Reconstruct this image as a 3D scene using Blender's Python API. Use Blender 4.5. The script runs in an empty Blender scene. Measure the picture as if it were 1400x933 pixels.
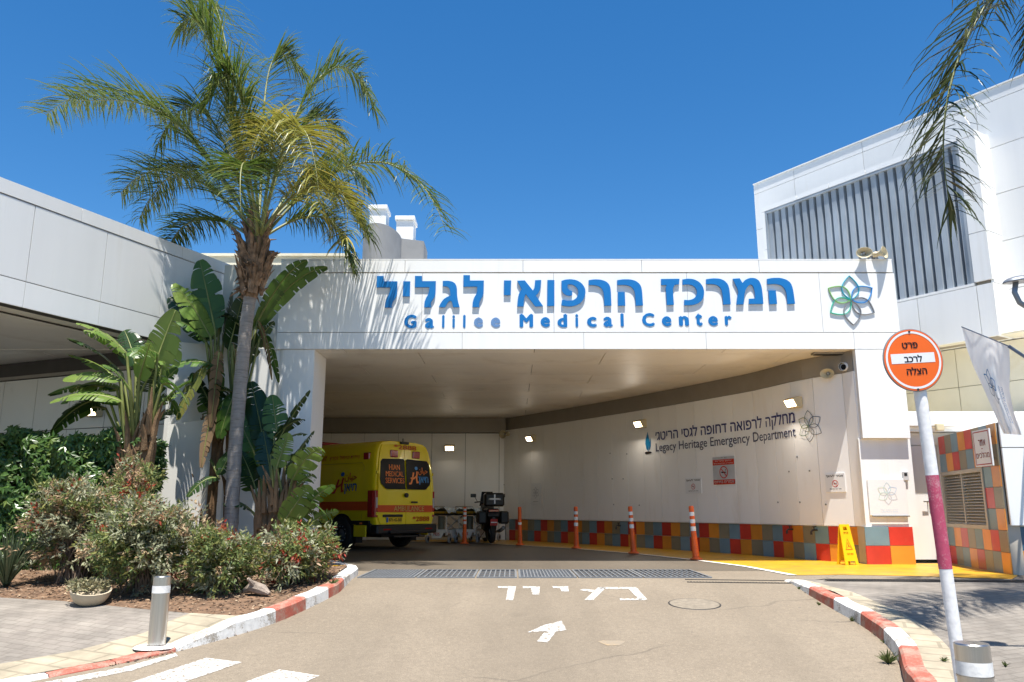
import bpy, math, random
from mathutils import Vector, Matrix
R = math.radians
SC = bpy.context.scene
COL = SC.collection
rnd = random.Random(7)

# ------------------------------------------------------------------ camera
FPX, PITCH, CAMZ = 1100.0, R(11.8), 1.6
CP, SP = math.cos(PITCH), math.sin(PITCH)
F = 0.68                      # level of the canopy floor; the drive ramps up to it
YK, SLOPE = 11.2, 0.10

def ray(u, v):
    x = (u - 700.0) / FPX
    y = -(v - 466.5) / FPX
    return Vector((x, CP - y * SP, SP + y * CP))
def at_y(u, v, Y):
    d = ray(u, v); t = Y / d.y
    return Vector((d.x * t, Y, CAMZ + d.z * t))
def at_z(u, v, z):
    d = ray(u, v); t = (z - CAMZ) / d.z
    return Vector((d.x * t, d.y * t, z))
def gz(y):
    return F if y >= YK else max(0.0, F - SLOPE * (YK - y))
def at_g(u, v, up=0.0):
    d = ray(u, v)
    t = (F + up - CAMZ) / d.z if d.z < 0 else 1e9
    if d.y * t < YK:
        t = (F - SLOPE * YK + up - CAMZ) / (d.z - SLOPE * d.y)
    p = Vector((d.x * t, d.y * t, CAMZ + d.z * t))
    return p
def at_plane(u, v, p0, n):
    d = ray(u, v); o = Vector((0, 0, CAMZ))
    t = (p0 - o).dot(n) / d.dot(n)
    return o + d * t

cam = bpy.data.cameras.new('camera'); camo = bpy.data.objects.new('camera', cam); COL.objects.link(camo)
camo.location = (0, 0, CAMZ); camo.rotation_euler = (R(90) + PITCH, 0, 0)
cam.sensor_width = 36.0; cam.lens = 36.0 * FPX / 1400.0
cam.clip_start = 0.05; cam.clip_end = 500
SC.camera = camo

# ------------------------------------------------------------------ materials
MATS = {}
def _nodes(name):
    m = bpy.data.materials.new(name); m.use_nodes = True
    nt = m.node_tree
    return m, nt, nt.nodes, nt.links, nt.nodes['Principled BSDF']
def mat(name, col, rough=0.5, metal=0.0, var=0.12, scale=3.0, bump=0.0, bscale=60.0,
        dirt=None, dscale=1.5, dlow=0.55, dhigh=0.75, spec=0.5, coat=0.0, stretch=None, island=0.0):
    if name in MATS: return MATS[name]
    m, nt, N, L, P = _nodes(name)
    P.inputs['Roughness'].default_value = rough; P.inputs['Metallic'].default_value = metal
    P.inputs['Specular IOR Level'].default_value = spec; P.inputs['Coat Weight'].default_value = coat
    tc = N.new('ShaderNodeTexCoord'); src = tc.outputs['Object']
    if stretch:
        mp = N.new('ShaderNodeMapping'); mp.inputs['Scale'].default_value = stretch
        L.new(src, mp.inputs['Vector']); src = mp.outputs['Vector']
    n1 = N.new('ShaderNodeTexNoise'); n1.inputs['Scale'].default_value = scale; n1.inputs['Detail'].default_value = 6
    L.new(src, n1.inputs['Vector'])
    r = N.new('ShaderNodeValToRGB')
    a = [max(0, c * (1 - var)) for c in col]; b = [min(1, c * (1 + var)) for c in col]
    r.color_ramp.elements[0].color = (*a, 1); r.color_ramp.elements[1].color = (*b, 1)
    r.color_ramp.elements[0].position = 0.3; r.color_ramp.elements[1].position = 0.7
    L.new(n1.outputs['Fac'], r.inputs['Fac']); out = r.outputs['Color']
    if dirt:
        n2 = N.new('ShaderNodeTexNoise'); n2.inputs['Scale'].default_value = dscale; n2.inputs['Detail'].default_value = 9
        n2.inputs['Roughness'].default_value = 0.65
        L.new(src, n2.inputs['Vector'])
        mr = N.new('ShaderNodeMapRange'); mr.inputs['From Min'].default_value = dlow; mr.inputs['From Max'].default_value = dhigh
        L.new(n2.outputs['Fac'], mr.inputs['Value'])
        mx = N.new('ShaderNodeMix'); mx.data_type = 'RGBA'
        L.new(mr.outputs['Result'], mx.inputs['Factor']); L.new(out, mx.inputs['A']); mx.inputs['B'].default_value = (*dirt, 1)
        out = mx.outputs['Result']
    if island:   # every separate panel or tile its own slight tone
        g = N.new('ShaderNodeNewGeometry'); mr = N.new('ShaderNodeMapRange'); mr.inputs['To Min'].default_value = 1 - island; mr.inputs['To Max'].default_value = 1 + island
        L.new(g.outputs['Random Per Island'], mr.inputs['Value'])
        h = N.new('ShaderNodeHueSaturation'); L.new(out, h.inputs['Color']); L.new(mr.outputs['Result'], h.inputs['Value']); out = h.outputs['Color']
    L.new(out, P.inputs['Base Color'])
    if bump:
        n3 = N.new('ShaderNodeTexNoise'); n3.inputs['Scale'].default_value = bscale; n3.inputs['Detail'].default_value = 4
        L.new(src, n3.inputs['Vector'])
        bp = N.new('ShaderNodeBump'); bp.inputs['Strength'].default_value = bump; bp.inputs['Distance'].default_value = 0.02
        L.new(n3.outputs['Fac'], bp.inputs['Height']); L.new(bp.outputs['Normal'], P.inputs['Normal'])
    MATS[name] = m; return m
def leaf(name, cols, transl=0.3, rough=0.45):
    """foliage: every leaf (mesh island) takes its own tint"""
    if name in MATS: return MATS[name]
    m, nt, N, L, P = _nodes(name)
    g = N.new('ShaderNodeNewGeometry'); r = N.new('ShaderNodeValToRGB')
    e = r.color_ramp.elements
    n = len(cols)
    e[0].position = 0; e[0].color = (*cols[0], 1); e[1].position = 1; e[1].color = (*cols[-1], 1)
    for i in range(1, n - 1):
        k = e.new(i / (n - 1)); k.color = (*cols[i], 1)
    L.new(g.outputs['Random Per Island'], r.inputs['Fac'])
    L.new(r.outputs['Color'], P.inputs['Base Color'])
    P.inputs['Roughness'].default_value = rough; P.inputs['Specular IOR Level'].default_value = 0.4
    t = N.new('ShaderNodeBsdfTranslucent'); L.new(r.outputs['Color'], t.inputs['Color'])
    mx = N.new('ShaderNodeMixShader'); mx.inputs[0].default_value = transl
    L.new(P.outputs[0], mx.inputs[1]); L.new(t.outputs[0], mx.inputs[2])
    L.new(mx.outputs[0], N['Material Output'].inputs['Surface'])
    MATS[name] = m; return m
def emit(name, col, s):
    if name in MATS: return MATS[name]
    m, nt, N, L, P = _nodes(name)
    P.inputs['Base Color'].default_value = (*col, 1); P.inputs['Emission Color'].default_value = (*col, 1)
    P.inputs['Emission Strength'].default_value = s
    MATS[name] = m; return m
def worn(name, col, under, lo=0.42, hi=0.52, scale=9.0, rough=0.7):
    """paint rubbed off in patches down to what lies under it"""
    if name in MATS: return MATS[name]
    m, nt, N, L, P = _nodes(name)
    tc = N.new('ShaderNodeTexCoord')
    n = N.new('ShaderNodeTexNoise'); n.inputs['Scale'].default_value = scale; n.inputs['Detail'].default_value = 10; n.inputs['Roughness'].default_value = 0.7
    L.new(tc.outputs['Object'], n.inputs['Vector'])
    mr = N.new('ShaderNodeMapRange'); mr.inputs['From Min'].default_value = lo; mr.inputs['From Max'].default_value = hi
    n3 = N.new('ShaderNodeTexNoise'); n3.inputs['Scale'].default_value = 90; n3.inputs['Detail'].default_value = 3; L.new(tc.outputs['Object'], n3.inputs['Vector'])
    ad = N.new('ShaderNodeMath'); ad.operation = 'MULTIPLY_ADD'; ad.inputs[1].default_value = 0.35; L.new(n3.outputs['Fac'], ad.inputs[0]); 
    sb = N.new('ShaderNodeMath'); sb.operation = 'SUBTRACT'; sb.inputs[1].default_value = 0.175; L.new(n.outputs['Fac'], sb.inputs[0]); L.new(sb.outputs[0], ad.inputs[2])
    L.new(ad.outputs[0], mr.inputs['Value'])
    n2 = N.new('ShaderNodeTexNoise'); n2.inputs['Scale'].default_value = 25; n2.inputs['Detail'].default_value = 6
    L.new(tc.outputs['Object'], n2.inputs['Vector'])
    hs = N.new('ShaderNodeHueSaturation'); hs.inputs['Color'].default_value = (*col, 1)
    m2 = N.new('ShaderNodeMapRange'); m2.inputs['To Min'].default_value = 0.75; m2.inputs['To Max'].default_value = 1.2
    L.new(n2.outputs['Fac'], m2.inputs['Value']); L.new(m2.outputs['Result'], hs.inputs['Value'])
    mx = N.new('ShaderNodeMix'); mx.data_type = 'RGBA'
    L.new(mr.outputs['Result'], mx.inputs['Factor']); mx.inputs['A'].default_value = (*under, 1); L.new(hs.outputs['Color'], mx.inputs['B'])
    L.new(mx.outputs['Result'], P.inputs['Base Color']); P.inputs['Roughness'].default_value = rough
    bp = N.new('ShaderNodeBump'); bp.inputs['Strength'].default_value = 0.25; bp.inputs['Distance'].default_value = 0.01
    L.new(n2.outputs['Fac'], bp.inputs['Height']); L.new(bp.outputs['Normal'], P.inputs['Normal'])
    MATS[name] = m; return m

WHITE = mat('white_panel', (0.83, 0.83, 0.815), 0.45, var=0.03, scale=0.9, dirt=(0.7, 0.68, 0.63), dscale=0.9, dlow=0.54, dhigh=0.95, stretch=(4, 4, 0.3), island=.03)
WHITE_W = mat('wall_panel_paint', (0.88, 0.865, 0.845), 0.5, var=0.02, scale=1.2, dirt=(0.7, 0.63, 0.54), dscale=1.0, dlow=0.56, dhigh=1.0, stretch=(2.2, 2.2, 0.5), island=.035)
SOFFIT = mat('soffit_panel', (0.88, 0.84, 0.76), 0.5, var=0.05, scale=0.6, dirt=(.62, .55, .45), dscale=1.3, dlow=.55, dhigh=.9, island=.05)
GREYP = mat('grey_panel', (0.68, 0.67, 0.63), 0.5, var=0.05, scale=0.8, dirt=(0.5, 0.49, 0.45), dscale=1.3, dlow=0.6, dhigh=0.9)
CREAM = mat('cream_panel', (0.78, 0.73, 0.58), 0.6, var=0.08, scale=0.8, dirt=(0.66, 0.58, 0.38), dscale=1.2)
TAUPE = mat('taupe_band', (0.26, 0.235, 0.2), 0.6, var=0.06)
DARK = mat('dark_backing', (0.06, 0.055, 0.05), 0.8)  # near-black backing behind open joints and inside drains and channels
SEAMT = mat('seam_sealant', (0.30, 0.26, 0.2), 0.8)
CONC = mat('grey_concrete', (0.25, 0.25, 0.25), 0.8, var=0.12, scale=2, bump=0.15)
BLUE = mat('sign_blue', (0.003, 0.16, 0.46), 0.4, var=0.04)
BLUE_P = mat('faded_sign_blue', (0.13, 0.25, 0.47), 0.45, var=0.06)
NAVY = mat('lettering_navy', (0.025, 0.03, 0.16), 0.5, var=0.03)
NAVY2 = mat('lettering_grey_navy', (0.05, 0.05, 0.11), 0.5, var=0.03)
STEEL = mat('brushed_steel', (0.55, 0.54, 0.52), 0.28, 1.0, var=0.08, scale=3, stretch=(30, 30, 0.8), bump=0.05, bscale=8)
STEELD = mat('galvanised_steel', (0.20, 0.21, 0.22), 0.55, 0.3, var=0.15, scale=8)
IRON = mat('cast_iron', (0.045, 0.042, 0.04), 0.6, 0.4, var=0.2, scale=8)
BLACK = mat('black_plastic', (0.016, 0.016, 0.017), 0.45, var=0.1)
RUBBER = mat('tyre_rubber', (0.018, 0.018, 0.018), 0.8, var=0.1)
GLASSB = mat('dark_window_glass', (0.008, 0.009, 0.011), 0.3, var=0.02, spec=0.08)
T_RED = mat('red_tile', (0.53, 0.045, 0.03), 0.3, var=0.1, scale=4, island=.13, dirt=(.3, .26, .2), dscale=3, dlow=.6, dhigh=.95)
T_ORA = mat('orange_tile', (0.68, 0.26, 0.035), 0.3, var=0.08, scale=4, island=.13, dirt=(.3, .26, .2), dscale=3, dlow=.6, dhigh=.95)
T_OLV = mat('olive_tile', (0.25, 0.22, 0.145), 0.35, var=0.08, scale=4, island=.13, dirt=(.3, .26, .2), dscale=3, dlow=.6, dhigh=.95)
T_BLU = mat('blue_tile', (0.17, 0.27, 0.32), 0.35, var=0.08, scale=4, island=.13, dirt=(.3, .26, .2), dscale=3, dlow=.6, dhigh=.95)
T_NAV = mat('deep_blue_tile', (0.035, 0.10, 0.17), 0.35, var=0.08, scale=4, island=.13, dirt=(.3, .26, .2), dscale=3, dlow=.6, dhigh=.95)
GROUT = mat('tile_grout', (0.5, 0.45, 0.38), 0.8)
TILES = [T_RED, T_ORA, T_OLV, T_BLU, GROUT, T_NAV]
YEL = mat('ambulance_yellow', (0.86, 0.66, 0.012), 0.25, var=0.03, coat=0.4)
RED = mat('red_paint', (0.55, 0.04, 0.02), 0.4, var=0.05)
REDOR = mat('red_orange_film', (0.66, 0.085, 0.012), 0.4, var=0.03)
ORANGE = mat('orange_post', (0.78, 0.12, 0.015), 0.4, var=0.1, scale=6)
WHITEP = mat('white_paint', (0.8, 0.8, 0.79), 0.4, var=0.03)
SIGNW = mat('sign_white', (0.78, 0.78, 0.78), 0.4, var=0.02)
BEIGE_PL = mat('beige_plastic', (0.58, 0.50, 0.33), 0.5, var=0.06, scale=6)

# ------------------------------------------------------------------ mesh builder
ROOTM = {}
class MB:
    def __init__(s): s.v = []; s.f = []; s.m = []; s.mi = 0
    def add(s, pts, faces, mi=None):
        b = len(s.v); s.v += [Vector(p) for p in pts]
        for f in faces: s.f.append([i + b for i in f]); s.m.append(s.mi if mi is None else mi)
    def poly(s, pts, mi=None): s.add(pts, [list(range(len(pts)))], mi)
    def hexa(s, p, mi=None):
        s.add(p, [(0, 3, 2, 1), (4, 5, 6, 7), (0, 1, 5, 4), (1, 2, 6, 5), (2, 3, 7, 6), (3, 0, 4, 7)], mi)
    def box(s, x0, x1, y0, y1, z0, z1, mi=None):
        s.hexa([(x0, y0, z0), (x1, y0, z0), (x1, y1, z0), (x0, y1, z0), (x0, y0, z1), (x1, y0, z1), (x1, y1, z1), (x0, y1, z1)], mi)
    def obox(s, o, a, b, c, mi=None):
        """box from corner o along three edge vectors"""
        o, a, b, c = Vector(o), Vector(a), Vector(b), Vector(c)
        s.hexa([o, o + a, o + a + b, o + b, o + c, o + a + c, o + a + b + c, o + b + c], mi)
    def bbox(s, x0, x1, y0, y1, z0, z1, r=0.01, mi=None):
        """box with chamfered edges"""
        X = (x0, x0 + r, x1 - r, x1); Y = (y0, y0 + r, y1 - r, y1); Z = (z0, z0 + r, z1 - r, z1)
        P = []; I = {}
        def vid(i, j, k):
            if (i, j, k) not in I: I[(i, j, k)] = len(P); P.append((X[i], Y[j], Z[k]))
            return I[(i, j, k)]
        fs = []
        fs.append([vid(1, 1, 0), vid(1, 2, 0), vid(2, 2, 0), vid(2, 1, 0)])
        fs.append([vid(1, 1, 3), vid(2, 1, 3), vid(2, 2, 3), vid(1, 2, 3)])
        fs.append([vid(1, 0, 1), vid(2, 0, 1), vid(2, 0, 2), vid(1, 0, 2)])
        fs.append([vid(1, 3, 1), vid(1, 3, 2), vid(2, 3, 2), vid(2, 3, 1)])
        fs.append([vid(0, 1, 1), vid(0, 1, 2), vid(0, 2, 2), vid(0, 2, 1)])
        fs.append([vid(3, 1, 1), vid(3, 2, 1), vid(3, 2, 2), vid(3, 1, 2)])
        # edge chamfers
        for kz, kzi in ((0, 1), (3, 2)):
            for jy, jyi in ((0, 1), (3, 2)):
                q = [vid(1, jyi, kz), vid(2, jyi, kz), vid(2, jy, kzi), vid(1, jy, kzi)]
                fs.append(q if (kz == 0) == (jy == 0) else q[::-1])
            for ix, ixi in ((0, 1), (3, 2)):
                q = [vid(ixi, 1, kz), vid(ix, 1, kzi), vid(ix, 2, kzi), vid(ixi, 2, kz)]
                fs.append(q if (kz == 0) == (ix == 0) else q[::-1])
        for jy, jyi in ((0, 1), (3, 2)):
            for ix, ixi in ((0, 1), (3, 2)):
                q = [vid(ixi, jy, 1), vid(ixi, jy, 2), vid(ix, jyi, 2), vid(ix, jyi, 1)]
                fs.append(q if (jy == 0) == (ix == 0) else q[::-1])
        for kz, kzi in ((0, 1), (3, 2)):
            for jy, jyi in ((0, 1), (3, 2)):
                for ix, ixi in ((0, 1), (3, 2)):
                    fs.append([vid(ixi, jyi, kz), vid(ixi, jy, kzi), vid(ix, jyi, kzi)])
        s.add(P, fs, mi)
    def tube(s, pts, rad, n=8, mi=None, caps=True):
        pts = [Vector(p) for p in pts]
        if not hasattr(rad, '__len__'): rad = [rad] * len(pts)
        b = len(s.v); up = None
        for i, p in enumerate(pts):
            t = (pts[min(i + 1, len(pts) - 1)] - pts[max(i - 1, 0)])
            if t.length < 1e-9: t = Vector((0, 0, 1))
            t.normalize()
            if up is None: up = Vector((0, 0, 1)) if abs(t.z) < 0.9 else Vector((1, 0, 0))
            a = t.cross(up)
            if a.length < 1e-6: a = t.cross(Vector((1, 0.3, 0)))
            a.normalize(); c = a.cross(t).normalized(); up = c
            for k in range(n):
                th = 2 * math.pi * k / n
                s.v.append(p + (a * math.cos(th) + c * math.sin(th)) * rad[i])
        mi = s.mi if mi is None else mi
        for i in range(len(pts) - 1):
            for k in range(n):
                k2 = (k + 1) % n
                s.f.append([b + i * n + k, b + i * n + k2, b + (i + 1) * n + k2, b + (i + 1) * n + k]); s.m.append(mi)
        if caps:
            s.f.append([b + k for k in range(n)][::-1]); s.m.append(mi)
            s.f.append([b + (len(pts) - 1) * n + k for k in range(n)]); s.m.append(mi)
    def lathe(s, prof, o=(0, 0, 0), ax=(0, 0, 1), n=24, mi=None):
        """prof: (radius, height) pairs along ax"""
        ax = Vector(ax).normalized(); o = Vector(o)
        a = ax.cross(Vector((0, 0, 1)) if abs(ax.z) < 0.9 else Vector((1, 0, 0))).normalized(); c = ax.cross(a)
        b = len(s.v); mi = s.mi if mi is None else mi
        for (r, h) in prof:
            for k in range(n):
                th = 2 * math.pi * k / n
                s.v.append(o + ax * h + (a * math.cos(th) + c * math.sin(th)) * max(r, 1e-5))
        for i in range(len(prof) - 1):
            for k in range(n):
                k2 = (k + 1) % n
                s.f.append([b + i * n + k, b + i * n + k2, b + (i + 1) * n + k2, b + (i + 1) * n + k]); s.m.append(mi)
    def prism(s, pts, ext, mi=None):
        """closed solid: polygon pts swept by ext"""
        n = len(pts); ext = Vector(ext); pts = [Vector(p) for p in pts]
        s.add(pts + [p + ext for p in pts], [list(range(n))[::-1], list(range(n, 2 * n))] + [(i, (i + 1) % n, n + (i + 1) % n, n + i) for i in range(n)], mi)
    def build(s, name, mats, parent=None, smooth=False, local=False, bevel=0.0):
        if not isinstance(mats, (list, tuple)): mats = [mats]
        me = bpy.data.meshes.new(name)
        vs = s.v
        if parent is not None and not local:
            inv = ROOTM[parent.name].inverted(); vs = [inv @ p for p in vs]
        me.from_pydata([tuple(p) for p in vs], [], s.f)
        for m in mats: me.materials.append(m)
        if len(mats) > 1: me.polygons.foreach_set('material_index', s.m)
        if smooth: me.polygons.foreach_set('use_smooth', [True] * len(me.polygons))
        me.update()
        o = bpy.data.objects.new(name, me); COL.objects.link(o)
        if parent is not None: o.parent = parent; ROOTM[o.name] = ROOTM[parent.name]
        else: ROOTM[o.name] = Matrix.Identity(4)
        if smooth == 'auto':
            md = o.modifiers.new('edge', 'EDGE_SPLIT'); md.split_angle = R(40)
        if bevel:
            md = o.modifiers.new('bevel', 'BEVEL'); md.width = bevel; md.segments = 2; md.limit_method = 'ANGLE'; md.angle_limit = R(40)
        return o

def tag(o, label=None, cat=None, group=None, kind=None):
    if label: o['label'] = label
    if cat: o['category'] = cat
    if group: o['group'] = group
    if kind: o['kind'] = kind
    return o
def thing(name, label, cat, loc=(0, 0, 0), rz=0.0, group=None):
    o = bpy.data.objects.new(name, None); COL.objects.link(o)
    o.empty_display_size = 0.2
    o.location = loc; o.rotation_euler = (0, 0, rz)
    ROOTM[o.name] = Matrix.Translation(Vector(loc)) @ Matrix.Rotation(rz, 4, 'Z')
    return tag(o, label, cat, group)
def struct(o): return tag(o, kind='structure')
KIDS = {}
def copy_thing(src, loc, rz, label=None):
    r = src.copy(); COL.objects.link(r); r.location = loc; r.rotation_euler = (0, 0, rz)
    if label: r['label'] = label
    for ch in [o for o in COL.objects if o.parent == src]:
        c = ch.copy(); COL.objects.link(c); c.parent = r
        for g in [o for o in COL.objects if o.parent == ch]:
            d = g.copy(); COL.objects.link(d); d.parent = c
    return r

# ------------------------------------------------------------------ lettering
def glyphs(text, bold=0.0, space=1.0, extrude=0.0):
    """outline geometry of a line of text in its own plane (x right, y up), left to right"""
    c = bpy.data.curves.new('lettering', 'FONT'); c.body = text; c.offset = bold; c.space_character = space
    c.fill_mode = 'BOTH' if extrude else 'FRONT'; c.extrude = extrude; c.resolution_u = 3
    o = bpy.data.objects.new('lettering', c); COL.objects.link(o)
    me = bpy.data.meshes.new_from_object(o.evaluated_get(bpy.context.evaluated_depsgraph_get()))
    vs = [v.co.copy() for v in me.vertices]; fs = [list(p.vertices) for p in me.polygons]
    bpy.data.objects.remove(o); bpy.data.curves.remove(c); bpy.data.meshes.remove(me)
    if 'ד' in text:   # dalet comes as two crossing bars that fill badly: lay it as two clean quads
        for i in range(len(vs) - 7):
            a = vs[i]
            if abs(vs[i + 1].y - a.y - .544) < .01 and abs(vs[i + 2].x - a.x - .09) < .01 and abs(vs[i + 5].y - .592) < .01 and abs(vs[i + 6].x - vs[i + 5].x - .488) < .02:
                fs = [f for f in fs if not any(i <= k < i + 8 for k in f)]
                vs[i + 1].y = vs[i + 2].y = .509; fs += [[i, i + 1, i + 2, i + 3], [i + 4, i + 5, i + 6, i + 7]]
    return vs, fs
def heb(s): return s[::-1]
def lay(mb, text, fn, w=None, h=None, bold=0.0, mi=None, extrude=0.0, space=1.0, base=False):
    """put text in a box w x h (either may be None) with its lower left at 0,0; fn maps (x, y, z) to the world"""
    vs, fs = glyphs(text, 0.0, space, extrude)
    if bold:   # heavier strokes: the outline laid over itself a hair to every side, each copy a fraction of a millimetre prouder
        v0, f0 = vs, fs; vs, fs = [], []
        for k, (dx, dy) in enumerate(((-1, 0), (1, 0), (0, -.7), (0, .7), (0, 0))):
            b = len(vs); vs += [Vector((v.x + dx * bold, v.y + dy * bold, v.z * (1 + .02 * k) + .0004 * k)) for v in v0]; fs += [[i + b for i in f] for f in f0]
    x0 = min(v.x for v in vs); x1 = max(v.x for v in vs); y0 = min(v.y for v in vs); y1 = max(v.y for v in vs)
    sx = w / (x1 - x0) if w else None; sy = h / (y1 - y0) if h else None
    sx = sx or sy; sy = sy or sx
    mb.add([fn((v.x - x0) * sx, (v.y - (0 if base else y0)) * sy, v.z) for v in vs], fs, mi)
def planefn(o, u, w, n, off=0.003):
    o, u, w, n = Vector(o), Vector(u), Vector(w), Vector(n)
    return lambda x, y, z=0.0: o + u * x + w * y + n * (off + z)

def panels(mb, o, u, w, n, us, ws, gap=0.012, t=0.02, mi=None):
    """cladding: a grid of thin boxes with open joints"""
    o, u, w, n = Vector(o), Vector(u), Vector(w), Vector(n); g = gap / 2
    for a, b in zip(us[:-1], us[1:]):
        for c, d in zip(ws[:-1], ws[1:]):
            mb.obox(o + u * (a + g) + w * (c + g), u * (b - a - gap), n * -t, w * (d - c - gap), mi)
def rib(mb, path, w, mi=None):
    """ribbon of width w lying on a path of (point, normal)"""
    for (p, n), (q, m) in zip(path[:-1], path[1:]):
        t = (q - p).normalized(); a = t.cross(n).normalized() * w / 2; b = t.cross(m).normalized() * w / 2
        mb.poly([p - a, p + a, q + b, q - b], mi)
def petal_pts(r0, r1, wid, ang, n=16):
    """closed outline of a pointed petal from radius r0 to r1 turned by ang"""
    L = r1 - r0; out = []
    for i in range(n + 1):
        t = i / n; out.append((r0 + L * t, wid * (math.sin(math.pi * t ** 0.85)) ** 0.9 if 0 < t < 1 else 0))
    out += [(x, -y) for x, y in out[-2:0:-1]]
    c, s = math.cos(ang), math.sin(ang)
    return [(x * c - y * s, x * s + y * c) for x, y in out]
def stroke2d(mb, pts, w, fn, depth=0.0, mi=None, closed=True):
    """line of width w along pts with mitred joins (no overlapping faces)"""
    n = len(pts); L, Rr = [], []
    for i in range(n):
        p = pts[i]; a = pts[i - 1] if (closed or i) else None; b = pts[(i + 1) % n] if (closed or i < n - 1) else None
        ds = []
        for q0, q1 in ((a, p), (p, b)):
            if q0 is None or q1 is None: continue
            dx, dy = q1[0] - q0[0], q1[1] - q0[1]; l = math.hypot(dx, dy)
            if l > 1e-9: ds.append((-dy / l, dx / l))
        nx, ny = sum(d[0] for d in ds) / len(ds), sum(d[1] for d in ds) / len(ds); l2 = max(.2, nx * nx + ny * ny)
        L.append((p[0] + nx / l2 * w / 2, p[1] + ny / l2 * w / 2)); Rr.append((p[0] - nx / l2 * w / 2, p[1] - ny / l2 * w / 2))
    for i in range(n if closed else n - 1):
        j = (i + 1) % n; q = [L[i], Rr[i], Rr[j], L[j]]
        if depth: mb.hexa([fn(x, y, 0) for x, y in q] + [fn(x, y, depth) for x, y in q], mi)
        else: mb.poly([fn(x, y, 0) for x, y in q], mi)
def disc2d(mb, cx, cy, r, fn, n=28, mi=None): mb.poly([fn(cx + r * math.cos(2 * math.pi * k / n), cy + r * math.sin(2 * math.pi * k / n), 0) for k in range(n)], mi)
def ring2d(mb, cx, cy, r0, r1, fn, n=32, mi=None):
    for k in range(n):
        a, b = 2 * math.pi * k / n, 2 * math.pi * (k + 1) / n
        mb.poly([fn(cx + r * math.cos(t), cy + r * math.sin(t), 0) for r, t in ((r0, a), (r1, a), (r1, b), (r0, b))], mi)
def rect2d(mb, x0, x1, y0, y1, fn, mi=None): mb.poly([fn(x0, y0, 0), fn(x1, y0, 0), fn(x1, y1, 0), fn(x0, y1, 0)], mi)
# ------------------------------------------------------------------ world and sun
SUNV = Vector((-0.045, 0.29, -1.0)).normalized()          # the way the light travels
w = bpy.data.worlds.new('World'); SC.world = w; w.use_nodes = True
nt = w.node_tree; bg = nt.nodes['Background']
sky = nt.nodes.new('ShaderNodeTexSky'); sky.sky_type = 'NISHITA'; sky.sun_disc = False
el = math.asin(-SUNV.z); sky.sun_elevation = el
sky.sun_rotation = math.atan2(-SUNV.x, -SUNV.y)
sky.altitude = 20; sky.air_density = 1.0; sky.dust_density = 0.0; sky.ozone_density = 4.0
hsv = nt.nodes.new('ShaderNodeHueSaturation'); hsv.inputs['Saturation'].default_value = 1.3; hsv.inputs['Value'].default_value = 0.98
nt.links.new(sky.outputs['Color'], hsv.inputs['Color']); nt.links.new(hsv.outputs['Color'], bg.inputs['Color']); bg.inputs['Strength'].default_value = 0.09
sl = bpy.data.lights.new('sun', 'SUN'); sl.energy = 5.0; sl.angle = R(0.53); sl.color = (1.0, 0.955, 0.88)
so = bpy.data.objects.new('sun', sl); COL.objects.link(so); so.location = (0, -5, 30)
so.rotation_euler = SUNV.to_track_quat('-Z', 'Y').to_euler()
SC.view_settings.view_transform = 'Standard'; SC.view_settings.look = 'None'
SC.view_settings.exposure = 0.93; SC.view_settings.gamma = 1.0
SC.render.engine = 'CYCLES'
SC.cycles.max_bounces = 12; SC.cycles.diffuse_bounces = 9; SC.cycles.transparent_max_bounces = 8
SC.cycles.use_denoising = True
SC.cycles.sample_clamp_indirect = 8.0

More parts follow.
